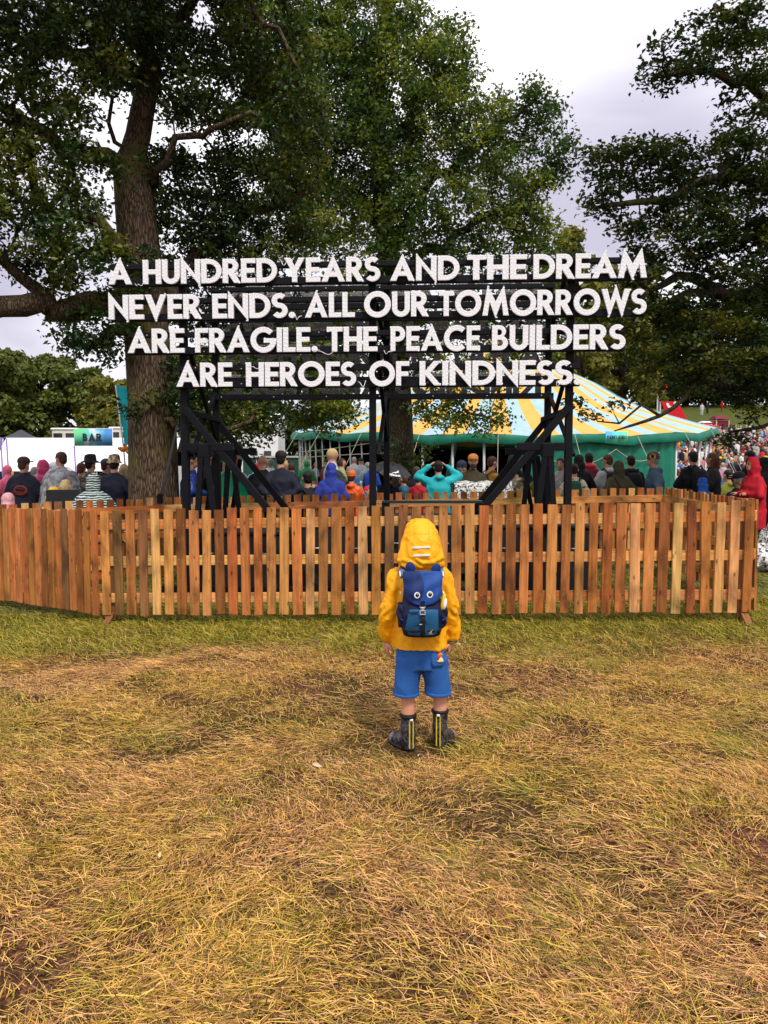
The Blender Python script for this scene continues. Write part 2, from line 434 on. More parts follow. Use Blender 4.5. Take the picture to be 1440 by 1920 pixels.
def gzn(P): return gz(P[:, 0], P[:, 1]) + (vnoise(P[:, :2], 2.2, 3) * .012 + vnoise(P[:, :2], 6.5, 9) * .006) * (1 - np.exp(-(((P[:, 0] - .2) ** 2 + (P[:, 1] - 3.8) ** 2) / .16)))
def boots_clear(P):
    r = np.ones(len(P), bool)
    for bx, by in ((.125, 3.79), (.085, 3.86), (.298, 3.83), (.335, 3.90)): r &= ((P[:, 0] - bx) / .085) ** 2 + ((P[:, 1] - by + .05) / .125) ** 2 > 1
    return r

def blades(name, label, base, ang, length, width, lift, tipz, cols, curl, S=3, cat='grass'):
    """many grass blades in one mesh; base (n,3)"""
    n = len(base)
    t = np.linspace(0, 1, S + 1)
    dx, dy = np.cos(ang), np.sin(ang)
    V = np.empty((n, S + 1, 2, 3), np.float32)
    for k, tt in enumerate(t):
        s = length * tt
        a2 = curl * tt * tt
        px = base[:, 0] + dx * s - dy * s * a2
        py = base[:, 1] + dy * s + dx * s * a2
        pz = base[:, 2] + lift + tipz * (tt ** .8) * (1 - .25 * tt)
        w_ = width * (1 - .75 * tt ** 2) * .5
        nx_, ny_ = -dy - dx * a2, dx - dy * a2
        V[:, k, 0] = np.stack([px + nx_ * w_, py + ny_ * w_, pz], 1)
        V[:, k, 1] = np.stack([px - nx_ * w_, py - ny_ * w_, pz + width * .3], 1)
    idx = np.arange(n * (S + 1) * 2).reshape(n, S + 1, 2)
    Fs = np.stack([idx[:, :-1, 0], idx[:, :-1, 1], idx[:, 1:, 1], idx[:, 1:, 0]], -1).reshape(-1, 4)
    C = np.repeat(cols, (S + 1) * 2, axis=0)
    o = fast_mesh(name, V.reshape(-1, 3), Fs, M_GRASS, cols=C)
    return tag(o, label, cat, kind='stuff')
M_GRASS = leaf_mat('grass_blade', .22, .3)
def pick(pal, n):
    pal = np.array(pal); c = pal[RNG.integers(0, len(pal), n)]
    return c * RNG.uniform(.7, 1.25, (n, 1))
def region(n, y0, y1, m=.4, x0=None, x1=None):
    y = np.sqrt(RNG.uniform(y0 ** 2, y1 ** 2, n)); hw = .54 * y + m
    x = RNG.uniform(-1, 1, n) * hw
    if x0 is not None: x = RNG.uniform(x0, x1, n); y = RNG.uniform(y0, y1, n)
    return np.stack([x, y], 1)
def with_z(P, dz=0.0):
    P3 = np.concatenate([P, np.zeros((len(P), 1))], 1); P3[:, 2] = gzn(P3) + dz; return P3
def greenness(P):
    """how green the trampled field is: fresh along the fence, patchy nearer"""
    band = sm((P[:, 1] - 5.4 - .25 * vnoise(P, 1.1, 5)) / .9)
    patch = sm((vnoise(P, 1.0, 11) - .05) / .5)
    return np.clip(band + .6 * patch, 0, 1), band
def bareness(P): return sm((vnoise(P * np.array([.8, 1.3]), 1.15, 21) - .12) / .45)
# lying straw
P = np.concatenate([region(620000, 1.2, 6.9, 1.3), region(130000, 1.4, 3.6, .6)])
g_, band = greenness(P); br = bareness(P)
keep = RNG.random(len(P)) < (1 - .85 * band) * (1 - .66 * br) * np.clip(.62 + .55 * vnoise(P, 3.6, 4), .22, 1)
keep &= boots_clear(P)
P = P[keep]; n = len(P); g_ = g_[keep]
flow = 2.2 * vnoise(P, .9, 31)
ang = flow + RNG.normal(0, .75, n) + np.where(RNG.random(n) < .5, PI, 0)
pal = pick([(.76, .46, .09), (.88, .58, .16), (.70, .44, .11), (.55, .32, .06), (.34, .20, .03), (.78, .53, .09), (.42, .33, .03), (.18, .10, .03), (.07, .04, .015), (.56, .43, .06)], n)
warm = pick([(.82, .47, .16), (.72, .40, .17), (.90, .56, .24), (.52, .27, .10), (.34, .16, .06), (.66, .36, .20), (.16, .075, .035), (.07, .034, .016), (.74, .50, .12)], n)
pal = np.where((vnoise(P, 1.3, 41) + RNG.normal(0, .75, n) > -.25)[:, None], warm, pal)
pal = np.where((RNG.random(n) < g_ * .42)[:, None], pick([(.17, .16, .02), (.12, .13, .015), (.24, .20, .03)], n), pal)
blades('dry_grass', 'dry trampled straw lying over the field', with_z(P), ang, np.where(RNG.random(n) < .10, RNG.uniform(.08, .16, n), RNG.uniform(.018, .075, n)), RNG.uniform(.0014, .0030, n),
       RNG.uniform(.0, .022, n), RNG.normal(.004, .012, n), pal, RNG.normal(0, .22, n), cat='straw')
# short olive tufts between the straw
P = region(110000, 1.2, 6.4, 1.3); g_, band = greenness(P); br = bareness(P)
keep = RNG.random(len(P)) < np.clip(.04 + 1.0 * sm((vnoise(P, 2.4, 8) + vnoise(P, .9, 2) * .6 - .15) / .5), 0, 1) * (1 - .8 * br)
keep &= boots_clear(P)
P = P[keep]; n = len(P)
blades('olive_grass', 'olive green grass tufts between the straw', with_z(P), RNG.uniform(0, 2 * PI, n) * .5 + 2 * vnoise(P, 1.5, 3), RNG.uniform(.03, .10, n), RNG.uniform(.002, .0042, n),
       np.zeros(n), RNG.uniform(.008, .05, n), pick([(.26, .22, .016), (.16, .15, .010), (.36, .28, .02), (.48, .36, .05), (.09, .085, .008)], n), RNG.normal(0, .4, n))
# fresh grass along the fence
P = region(110000, 5.0, 7.6, 1.4); g_, band = greenness(P)
keep = RNG.random(len(P)) < band * np.clip(.7 + .5 * vnoise(P, 2.3, 14), .2, 1)
P = P[keep]; n = len(P)
blades('fresh_grass', 'fresh green grass growing along the foot of the front fence', with_z(P), RNG.uniform(0, 2 * PI, n), RNG.uniform(.03, .11, n), RNG.uniform(.003, .006, n),
       np.zeros(n), RNG.uniform(.015, .075, n), pick([(.20, .21, .012), (.14, .155, .010), (.30, .28, .018), (.42, .33, .04), (.09, .10, .008), (.56, .40, .08)], n), RNG.normal(0, .4, n))
# taller dark tufts here and there
tb, ta, tl, tz, tcx = [], [], [], [], []
spots = [(1230, 1455, 1.0), (1010, 1505, 1.2), (1255, 1580, 1.3), (1330, 1530, .9), (1090, 1765, 1.8), (1360, 1670, 1.3), (1100, 1560, .9), (860, 1420, .7), (60, 1360, 1.2), (260, 1360, .8), (130, 1500, 1.0), (250, 1740, 1.3), (420, 1590, .8), (620, 1400, .8), (700, 1600, .8), (520, 1880, 1.5), (1180, 1880, 1.4), (880, 1650, 1.0), (1400, 1420, .9), (330, 1240, .8), (600, 1790, 1.1), (40, 1640, 1.0), (950, 1300, .6), (1130, 1330, .6)]
for px_t, py_t, sz in spots:
    q = at(px_t, py_t, CAMZ * F / (py_t - 870)); m_ = int(150 * sz)
    rr_ = np.abs(RNG.normal(0, .075 * sz, m_)); aa = RNG.uniform(0, 2 * PI, m_)
    tb.append(np.stack([q.x + rr_ * np.cos(aa), q.y + rr_ * np.sin(aa)], 1)); ta.append(aa + RNG.normal(0, .6, m_)); tl.append(RNG.uniform(.05, .13, m_) * sz ** .4); tz.append(RNG.uniform(.01, .05, m_) * sz ** .4)
P = np.concatenate(tb); n = len(P)
blades('grass_tufts', 'taller dark green tufts scattered over the trampled field', with_z(P), np.concatenate(ta), np.concatenate(tl), RNG.uniform(.002, .0042, n), np.zeros(n), np.concatenate(tz),
       pick([(.14, .13, .008), (.24, .21, .012), (.07, .065, .005), (.40, .31, .03), (.66, .48, .09)], n), RNG.normal(0, .4, n))
# grass inside the enclosure and beyond
P = np.concatenate([region(45000, 7.4, 10.2, .8), region(25000, 9.5, 14, 1.0)]); n = len(P)
blades('enclosure_grass', 'grass inside and behind the wooden enclosure', with_z(P), RNG.uniform(0, 2 * PI, n), RNG.uniform(.05, .13, n), RNG.uniform(.005, .01, n),
       np.zeros(n), RNG.uniform(.02, .06, n), pick([(.10, .13, .015), (.15, .17, .02), (.20, .18, .04), (.30, .25, .08)], n), RNG.normal(0, .4, n), S=2)
# fallen leaves
M_LEAF1 = mat('fallen_leaf_pale', (.55, .45, .28), .7, .2)
M_LEAF2 = mat('fallen_leaf_orange', (.55, .22, .04), .7, .2)
for k, (px, py, mm, s, lab) in enumerate([
        (595, 1459, M_LEAF1, .05, 'long pale dry leaf lying left of the child boots'), (970, 1752, M_LEAF2, .022, 'small orange leaf lying in the straw'),
        (648, 1776, M_LEAF1, .02, 'small cream leaf among long straw in the middle'), (785, 1437, M_LEAF1, .02, 'small cream leaf right behind the boots'),
        (300, 1640, M_LEAF1, .022, 'small pale leaf on bare soil patch'), (1428, 1800, M_LEAF1, .03, 'pale leaf at the right edge of the straw')]):
    d = CAMZ * F / (py - 870)
    p = at(px, py, d); mb = MB()
    a = k * 1.3
    pts = []
    for t in np.linspace(0, 1, 7):
        ww = s * .3 * math.sin(PI * min(.98, max(.02, t)))
        pts.append([(t - .5) * s, -ww, .003 * math.sin(5 * t)]); pts.append([(t - .5) * s, ww, .006 * math.sin(4 * t + 1) + .004])
    mb.add(pts, [(2 * i, 2 * i + 1, 2 * i + 3, 2 * i + 2) for i in range(6)])
    o = mb.build('fallen_leaf', mm)
    o.location = (p.x, p.y, float(gzn(np.array([[p.x, p.y, 0]]))[0]) + .024); o.rotation_euler = (.1, .1, a)
    tag(o, lab, 'leaf', 'fallen leaves on the straw')

# ================================================================== wooden enclosure
WPAL = [(.46, .165, .036), (.38, .125, .026), (.33, .10, .020), (.54, .225, .062), (.66, .34, .11), (.25, .083, .020), (.42, .145, .034), (.22, .095, .032), (.50, .19, .05)]
def fence(label, p0, p1, facing, pitch, rails=(.26, .62, .97), zb=.10, zt=1.11, feet=(), first=0.0):
    """row of pickets from p0 to p1 (ground x,y), facing = side on which the pickets sit (+1: right of the direction)"""
    p0 = Vector((p0[0], p0[1], 0)); p1 = Vector((p1[0], p1[1], 0)); L = (p1 - p0).length
    a = math.atan2(p1.y - p0.y, p1.x - p0.x)
    z0 = gzf(p0.x, p0.y); z1 = gzf(p1.x, p1.y)
    t = thing('wooden_fence', label, 'fence', (p0.x, p0.y, 0), a, 'pallet wood fences round the sign')
    side = -facing
    n = max(1, int(round((L - .02) / pitch)))
    for i in range(n):
        x = (i + .5) * L / n
        f = x / L; g = z0 + (z1 - z0) * f
        wd = .078 + random.uniform(0, .014); top = zt + random.uniform(-.012, .012); bot = zb + random.uniform(-.01, .008)
        mb = MB()
        e = [random.uniform(-.003, .003) for _ in range(12)]
        rings = []
        for k in range(5):
            zz = bot + (top - bot) * k / 4 - (top + bot) / 2
            w0 = -wd / 2 + e[k]; w1 = wd / 2 + e[k + 5]
            if k in (0, 4): zz += 0
            rings.append([(w0 + .003, -.011, zz), (w1 - .003, -.011, zz), (w1, -.008, zz), (w1, .011, zz), (w0, .011, zz), (w0, -.008, zz)])
        mb.loft(rings)
        o = mb.build('picket', M_WOOD, t, col=tuple(c * random.uniform(.88, 1.12) for c in random.choice(WPAL)))
        o.location = (x, side * .022 + random.uniform(-.003, .003), (top + bot) / 2 + g)
        o.rotation_euler = (random.uniform(-.008, .008), random.uniform(-.012, .012), PI if side > 0 else 0)
        if i % 1 == 0 and L > 3 and facing > 0 and label.startswith('long'):
            nb = MB()
            for rz_ in rails:
                for sx in (-.018, .02):
                    nb.ell((sx + random.uniform(-.006, .006), -.0125, rz_ - (top + bot) / 2 + random.uniform(-.02, .02)), (.0035, .002, .0035), n=6, m=4)
            nb.build('nail', M_BOLT, o, True)
    segs = max(1, int(round(L / 1.25)))
    for rz_ in rails:
        for s in range(segs):
            xa, xb = L * s / segs, L * (s + 1) / segs - .004
            ga = z0 + (z1 - z0) * xa / L; gb = z0 + (z1 - z0) * xb / L
            mb = MB(); mid = Vector(((xa + xb) / 2, 0, (ga + gb) / 2 + rz_))
            mb.bar(Vector((xa, 0, ga + rz_)) - mid, Vector((xb, 0, gb + rz_)) - mid, .022, .092, up=(0, 1, 0))
            # stretch the grain along the rail: build it standing and lay it down
            h = (xb - xa)
            m2 = MB(); m2.box((0, 0, 0), (.092, .021, h), bev=.002)
            o = m2.build('rail', M_WOOD, t, col=tuple(c * random.uniform(.95, 1.2) for c in random.choice(WPAL[3:5] + WPAL[:1] + WPAL[3:5])))
            o.location = mid; o.rotation_euler = (0, PI / 2 - math.atan2(gb - ga, h), 0)
    for fx in feet:
        g = z0 + (z1 - z0) * fx / L
        for sgn in (-1, 1):
            m2 = MB(); m2.box((0, 0, 0), (.06, .022, .20), bev=.002)
            o = m2.build('foot', M_WOOD, t, col=(.22, .09, .03))
            o.location = (fx, sgn * .065, g + .055); o.rotation_euler = (sgn * R(58), 0, 0)
        m2 = MB(); m2.box((0, 0, 0), (.09, .04, 1.02), bev=.002)
        o = m2.build('post', M_WOOD, t, col=(.30, .14, .055)); o.location = (fx, -side * .032, g + .55)
    return t
FL, FR = (-2.74, 7.07), (3.34, 6.60)
LW = (-4.95, 8.55); BL = (-2.95, 9.85); BR = (3.72, 9.75)
fence('long front fence of pallet wood planks behind the child', FL, FR, 1, .1235, feet=(.09, 6.02))
fence('pallet wood fence wing receding from the left front corner', LW, FL, 1, .118)
fence('rear left fence panel with tops showing below the big trunk', (LW[0], LW[1] + .03), BL, -1, .124)
fence('rear pallet fence seen from its rail side under the sign', BL, BR, -1, .124)
fence('pallet wood fence wing closing the right end of enclosure', BR, (FR[0] + .03, FR[1] + .05), -1, .124)
# ================================================================== the sign
def arc(cx, cy, r, a0, a1, n=14, ry=None):
    return [(cx + r * math.cos(R(a0 + (a1 - a0) * i / n)), cy + (ry or r) * math.sin(R(a0 + (a1 - a0) * i / n))) for i in range(n + 1)]
def thick(path, hw):
    L_, R_ = [], []
    for i, p in enumerate(path):
        a = path[max(0, i - 1)]; b = path[min(len(path) - 1, i + 1)]
        dx, dy = b[0] - a[0], b[1] - a[1]; l = math.hypot(dx, dy)
        L_.append((p[0] - dy / l * hw, p[1] + dx / l * hw)); R_.append((p[0] + dy / l * hw, p[1] - dx / l * hw))
    return L_ + R_[::-1]
S_ = .205
GL = {
 'A': (.92, [[(0, 0), (.46, 1.10), (.92, 0), (.69, 0), (.615, .2), (.305, .2), (.23, 0)], [(.385, .38), (.535, .38), (.46, .62)]]),
 'B': (.62, [[(0, 0), (0, 1), (.28, 1)] + arc(.28, .755, .245, 88, -50, 10) + arc(.31, .29, .29, 55, -90, 12), [(S_, .6), (S_, .84)] + arc(.27, .72, .105, 80, -80, 8, .12), [(S_, .17), (S_, .42)] + arc(.30, .295, .115, 80, -80, 8, .125)]),
 'C': (.90, [arc(.53, .5, .53, 48, 312, 26) + arc(.53, .5, .31, 312, 48, 22)]),
 'D': (.80, [[(0, 0), (0, 1)] + arc(.30, .5, .5, 90, -90, 20), [(S_, .2), (S_, .8)] + arc(.30, .5, .30, 90, -90, 16)]),
 'E': (.56, [[(0, 0), (0, 1), (.56, 1), (.56, .81), (S_, .81), (S_, .6), (.52, .6), (.52, .41), (S_, .41), (S_, .19), (.56, .19), (.56, 0)]]),
 'F': (.54, [[(0, 0), (0, 1), (.54, 1), (.54, .81), (S_, .81), (S_, .58), (.50, .58), (.50, .39), (S_, .39), (S_, 0)]]),
 'G': (1.03, [arc(.53, .5, .53, 42, 360, 30) + [(1.06, .56), (.54, .56), (.54, .38), (.81, .38)] + arc(.53, .5, .31, 337, 42, 22)]),
 'H': (.72, [[(0, 0), (0, 1), (S_, 1), (S_, .6), (.515, .6), (.515, 1), (.72, 1), (.72, 0), (.515, 0), (.515, .4), (S_, .4), (S_, 0)]]),
 'I': (.21, [[(0, 0), (0, 1), (.21, 1), (.21, 0)]]),
 'K': (.76, [[(0, 0), (0, 1), (S_, 1), (S_, .60), (.50, 1), (.75, 1), (.38, .52), (.77, 0), (.52, 0), (S_, .43), (S_, 0)]]),
 'L': (.50, [[(0, 0), (0, 1), (S_, 1), (S_, .19), (.50, .19), (.50, 0)]]),
 'M': (1.06, [[(0, 0), (.20, 1.2), (.53, .56), (.86, 1.2), (1.06, 0), (.85, 0), (.77, .56), (.53, -.1), (.29, .56), (.21, 0)]]),
 'N': (.76, [[(0, 0), (0, 1.12), (.555, .38), (.555, 1), (.76, 1), (.76, -.12), (S_, .62), (S_, 0)]]),
 'O': (1.06, [arc(.53, .5, .53, 0, 360, 36)[:-1], arc(.53, .5, .31, 0, 360, 30)[:-1]]),
 'P': (.62, [[(0, 0), (0, 1), (.31, 1)] + arc(.31, .69, .31, 88, -88, 14) + [(S_, .38), (S_, 0)], [(S_, .57), (S_, .81)] + arc(.29, .69, .12, 85, -85, 8)]),
 'R': (.68, [[(0, 0), (0, 1), (.31, 1)] + arc(.31, .70, .30, 88, -60, 13) + [(.70, 0), (.45, 0), (.22, .37), (S_, .37), (S_, 0)], [(S_, .58), (S_, .81)] + arc(.29, .695, .115, 85, -85, 8)]),
 'S': (.60, [thick(arc(.30, .70, .198, 38, 262, 14) + arc(.30, .296, .206, 82, -145, 16)[0:], .10)]),
 'T': (.62, [[(.2, 0), (.2, .81), (0, .81), (0, 1), (.62, 1), (.62, .81), (.41, .81), (.41, 0)]]),
 'U': (.70, [[(0, 1)] + [(0, .36)] + arc(.35, .34, .35, 180, 360, 16) + [(.70, 1), (.495, 1)] + arc(.35, .34, .145, 360, 180, 12) + [(.205, 1)]]),
 'V': (.84, [[(0, 1), (.42, -.12), (.84, 1), (.61, 1), (.42, .47), (.23, 1)]]),
 'W': (1.14, [[(0, 1), (.32, -.12), (.57, .60), (.82, -.12), (1.14, 1), (.91, 1), (.785, .5), (.57, 1.18), (.355, .5), (.23, 1)]]),
 'Y': (.80, [[(0, 1), (.30, .42), (.30, 0), (.50, 0), (.50, .42), (.80, 1), (.565, 1), (.40, .66), (.235, 1)]]),
 '.': (.25, [arc(.125, .11, .125, 0, 360, 14)[:-1]]),
}
def glyph(ch, sx, h, depth):
    """extruded letter standing in XZ, front face at y = 0 looking to -Y; returns verts, faces and bulb places"""
    _, cs = GL[ch]
    cu = bpy.data.curves.new('g', 'CURVE'); cu.dimensions = '2D'; cu.fill_mode = 'BOTH'; cu.extrude = depth / 2
    for c in cs:
        s = cu.splines.new('POLY'); s.points.add(len(c) - 1); s.use_cyclic_u = True
        for p, q in zip(s.points, c): p.co = (q[0] * sx * h, q[1] * h, 0, 1)
    o = bpy.data.objects.new('g', cu); COL.objects.link(o)
    ev = o.evaluated_get(bpy.context.evaluated_depsgraph_get()); me = ev.to_mesh()
    V = [(v.co.x, depth / 2 - v.co.z, v.co.y) for v in me.vertices]
    Fs = [tuple(p.vertices) for p in me.polygons]
    ev.to_mesh_clear(); bpy.data.objects.remove(o); bpy.data.curves.remove(cu)
    bulbs = []
    for c in cs:
        q = [Vector((p[0] * sx * h, p[1] * h)) for p in c]
        area = sum(q[i].x * q[(i + 1) % len(q)].y - q[(i + 1) % len(q)].x * q[i].y for i in range(len(q)))
        hole = c is not cs[0]
        sgn = (1 if area > 0 else -1) * (-1 if hole else 1)
        per = [0]
        for i in range(len(q)): per.append(per[-1] + (q[(i + 1) % len(q)] - q[i]).length)
        k = max(4, int(per[-1] / (h * .155)))
        for j in range(k):
            s = per[-1] * (j + .5) / k
            i = max(0, next(a for a in range(len(q)) if per[a + 1] >= s))
            d = (q[(i + 1) % len(q)] - q[i]).normalized()
            p = q[i] + d * (s - per[i]) + Vector((-d.y, d.x)) * sgn * h * .052
            if all((p - b).length > h * .075 for b in bulbs): bulbs.append(p)
    return V, Fs, [(b.x, b.y) for b in bulbs]
M_LET = mat('white_letter_face', (.77, .77, .785), .5, .03, 20)
M_BULB = mat('frosted_bulb', (.90, .90, .93), .35, .02)
M_LBACK = mat('grey_letter_back', (.20, .19, .19), .55, .35, 12, .2, 60)
DL, DR = 8.17, 7.87                         # depth of the sign face at photo x = 212 and 1204
PL = at(212, 870, DL); PR = at(1204, 870, DR)
UV_ = Vector((PR.x - PL.x, PR.y - PL.y, 0)); SL = UV_.length; UV_.normalize()
SA = math.atan2(UV_.y, UV_.x)
def sgn_u(px):
    """distance along the sign face seen at photo column px"""
    k = (px - 720) / F
    # x = k*y along the line PL + u*UV
    return (k * PL.y - PL.x) / (UV_.x - k * UV_.y)
def sgn_z(px, py):
    u = sgn_u(px); d = PL.y + UV_.y * u
    return at(px, py, d).z
sign = thing('text_sign', 'tall black steel sign carrying four lines of white bulb letters', 'sign', (PL.x, PL.y, 0), SA)
LP = []   # rows: list of (word, px0, px1), base py at left/right, cap py
ROWS = [
 ([('A', 212, 255), ('HUNDRED', 276, 523), ('YEARS', 536.5, 713), ('AND', 731, 859), ('THE', 873, 983), ('DREAM', 995, 1204)], (531.5, 522), (487, 474.5)),
 ([('NEVER', 211.5, 382), ('ENDS.', 403, 556), ('ALL', 574, 666), ('OUR', 683, 802), ('TOMORROWS', 821, 1204.5)], (597.5, 590), (552, 542)),
 ([('ARE', 245, 350), ('FRAGILE.', 370, 597), ('THE', 614, 708), ('PEACE', 732, 898), ('BUILDERS', 920, 1167)], (660.5, 656), (615, 609)),
 ([('ARE', 334, 438), ('HEROES', 463.6, 668), ('OF', 692, 767), ('KINDNESS.', 786, 1086)], (723.6, 722.5), (679, 676)),
]
ROWZ = []
def spell(word, u0, u1, z, h, parent, y, front=True, jit=0.0):
    gap = {'.': .03}
    adv = [GL[c][0] for c in word]; sp = .045
    tot = sum(adv) + sp * (len(word) - 1)
    sx = (u1 - u0) / h / tot
    x = u0
    for c, a in zip(word, adv):
        V, Fs, bl = glyph(c, sx, h, .026)
        mb = MB(); mb.add(V, Fs, 0)
        for bx, bz in bl:
            r = .0088
            ring = [(bx + r * math.cos(2 * PI * k / 7), -.0004, bz + r * math.sin(2 * PI * k / 7)) for k in range(7)]
            ring2 = [(bx + r * .7 * math.cos(2 * PI * k / 7), -.0022, bz + r * .7 * math.sin(2 * PI * k / 7)) for k in range(7)]
            mb.loft([ring, ring2], 1, cap=False)
            mb.add(ring2 + [(bx, -.003, bz)], [(i, (i + 1) % 7, 7) for i in range(7)], 1)
        o = mb.build('letter', [M_LET, M_BULB], parent)
        o.location = (x, y, z)
        x += (a + sp) * sx * h
for words_, bpy_, cpy in ROWS:
    x0, x1 = words_[0][1], words_[-1][2]
    zb = (sgn_z(x0, bpy_[0]) + sgn_z(x1, bpy_[1])) / 2; zc = (sgn_z(x0, cpy[0]) + sgn_z(x1, cpy[1])) / 2
    ROWZ.append((zb, zc - zb, sgn_u(x0), sgn_u(x1)))
    for wd, a, b in words_: spell(wd, sgn_u(a), sgn_u(b), zb, zc - zb, sign, 0.0)
# --- frame (sign coordinates: x along the face, y to the back, z up)
def fbar(name, p0, p1, w, h=None, up=(0, 0, 1), m=None):
    mb = MB(); mb.bar(p0, p1, w, h, up=up, bev=.004)
    return mb.build(name, m or M_BLACK, sign)
BK = 1.30                                   # the second frame stands this far behind
uP = [sgn_u(340), sgn_u(697), sgn_u(1070)]
uB = [uP[0] + .04, uP[1] + .10, uP[2] - .04]
top = ROWZ[0][0] + ROWZ[0][1]
for u in uP: fbar('post', (u, .17, 0.0), (u, .17, top + .03), .075, .09, up=(0, 1, 0))
for u in uB: fbar('post', (u, BK, 0.0), (u, BK, top - .06), .075, .09, up=(0, 1, 0))
bolts = MB()
for (zb, h, u0, u1) in ROWZ:
    for zz, hh in ((zb + .028, .075), (zb + h * .78, .055)):
        fbar('beam', (u0 + .0, .085, zz), (u1 - .0, .085, zz), .07, hh)
        for k in range(9):
            bolts.ell((u0 + .2 + (u1 - u0 - .3) * k / 8, .049, zz + random.uniform(-.01, .01)), (.009, .006, .009), n=6, m=4)
BROWS = []
dzb = .0
for i, (zb, h, u0, u1) in enumerate(ROWZ):
    b0, b1 = (uB[0] - .05, uB[2] + .05)
    for zz, hh in ((zb - .01, .07), (zb + h * .8, .055)):
        fbar('beam', (b0, BK - .10, zz), (b1, BK - .10, zz), .055, hh)
        for k in range(7): bolts.ell((b0 + .15 + (b1 - b0 - .3) * k / 6, BK - .131, zz), (.010, .006, .010), n=6, m=4)
bolts.build('bolt', M_BOLT, sign, True)
# letters of the other side, seen from behind
RT = [['THE', 'DREAM', 'NEVER', 'ENDS'], ['ALL', 'OUR', 'TOMORROWS'], ['A', 'WAY', 'OF', 'FORGIVENESS'], ['KINDNESS', 'AND', 'HOPE']]
back_letters = MB(); back_bulbs = MB()
for (zb, h, u0, u1), ws in zip(ROWZ, RT):
    wid = sum(sum(GL[c][0] for c in w_) + .05 * (len(w_) - 1) for w_ in ws) + .35 * (len(ws) - 1)
    b0, b1 = uB[0] + .12, uB[2] - .08
    sx = (b1 - b0) / h / wid
    x = b1 if False else b0
    cur = 0
    for w_ in ws:
        for c in w_:
            V, Fs, bl = glyph(c, sx, h, .05)
            ox = cur * sx * h
            # mirrored: it faces away from us
            back_letters.add([(b1 - (ox + v[0]), BK + .02 - v[1] + .05, zb + .03 + v[2]) for v in V], [tuple(reversed(f)) for f in Fs])
            for bx, bz in bl:
                back_bulbs.ell((b1 - (ox + bx), BK + .018, zb + .03 + bz), (.009, .008, .009), n=6, m=4)
            cur += GL[c][0] + .05
        cur += .30
tag(back_letters.build('reversed_letters', M_LBACK, sign), kind='stuff')
tag(back_bulbs.build('bulb_sockets', M_BOLT, sign, True), kind='stuff')
# braces between the two frames and down to the ground
z4 = ROWZ[3][0]
for ua, ub in zip(uP, uB):
    fbar('cross_brace', (ua + .05, .18, z4 + .45), (ub, BK - .02, z4 - .55), .045, up=(0, 1, 0))
    fbar('cross_brace', (ua + .06, .18, z4 - .75), (ub, BK - .02, z4 + .05), .045, up=(0, 1, 0))
    fbar('cross_brace', (ua - .04, .18, z4 + 1.25), (ub - .02, BK - .02, z4 + .65), .045, up=(0, 1, 0))
zt = sgn_z(340, 770)
for s, k in ((1, 0), (-1, 2)):
    ua, ub = uP[k], uB[k]
    # long raking struts
    fbar('strut', (ua + s * .02, .10, sgn_z(340, 765)), (ua + s * 1.75, .10, 0.02), .075, .06, up=(0, 1, 0))
    fbar('strut', (ub + s * .02, BK - .08, sgn_z(340, 772) - .02), (ub + s * 1.62, BK - .08, 0.02), .075, .06, up=(0, 1, 0))
    # link from front post top corner to the rear post
    fbar('link_bar', (ua + s * .03, .22, sgn_z(340, 771)), (ub + s * .06, BK, sgn_z(340, 771) - .03), .055, .06)
    # short trestle: plate, bar, two legs
    zk = sgn_z(340, 838)
    for yy, dz in ((.10, 0.0), (BK - .06, -.03)):
        fbar('trestle_bar', (ua + s * .05, yy, zk + dz), (ua + s * .56, yy, zk + dz), .07, .085)
        mb = MB(); mb.box((ua + s * .24, yy - .02, zk + dz - .04), (.13, .11, .16), bev=.012); mb.build('trestle_block', M_BLACK, sign)
        fbar('trestle_leg', (ua + s * .21, yy - .045, zk + dz - .1), (ua + s * .10, yy - .05, 0.02), .06, .05, up=(0, 1, 0))
        fbar('trestle_leg', (ua + s * .27, yy - .045, zk + dz - .1), (ua + s * .44, yy - .05, 0.02), .06, .05, up=(0, 1, 0))
        fbar('trestle_leg', (ua + s * .34, yy + .05, zk + dz - .1), (ua + s * .02, yy + .3, 0.02), .05, .05, up=(0, 1, 0))
M_RAIL = mat('greenish_black_steel', (.02, .03, .028), .25, .2, 8)
fbar('base_rail', (sgn_u(716), .02, sgn_z(716, 941)), (sgn_u(905), .02, sgn_z(905, 941)), .08, .03, m=M_RAIL)
for px in (720, 900): fbar('base_leg', (sgn_u(px), .02, 0.0), (sgn_u(px), .02, sgn_z(px, 943)), .05, .05)
for yy in (.17, BK): fbar('base_beam', (uP[0] - .3, yy, .06), (uP[2] + .3, yy, .06), .1, .12)
# cables dangling between the words
M_CABLE = mat('white_cable', (.7, .7, .7), .5, .05)
for (px, py, L) in ((262, 529, 14), (556, 590, 12), (590, 655, 40), (720, 655, 16), (470, 683, 20), (672, 715, 14), (528, 487, 14), (1040, 715, 8)):
    u = sgn_u(px); z = sgn_z(px, py); mb = MB(); s = L / F * 8
    pts = [(u + s * t, -.01 + .02 * math.sin(9 * t), z - .05 * math.sin(PI * t) + .02 * math.sin(7 * t + px)) for t in np.linspace(0, 1, 9)]
    mb.tube(pts, .004, 5); mb.build('cable', M_CABLE, sign, True)
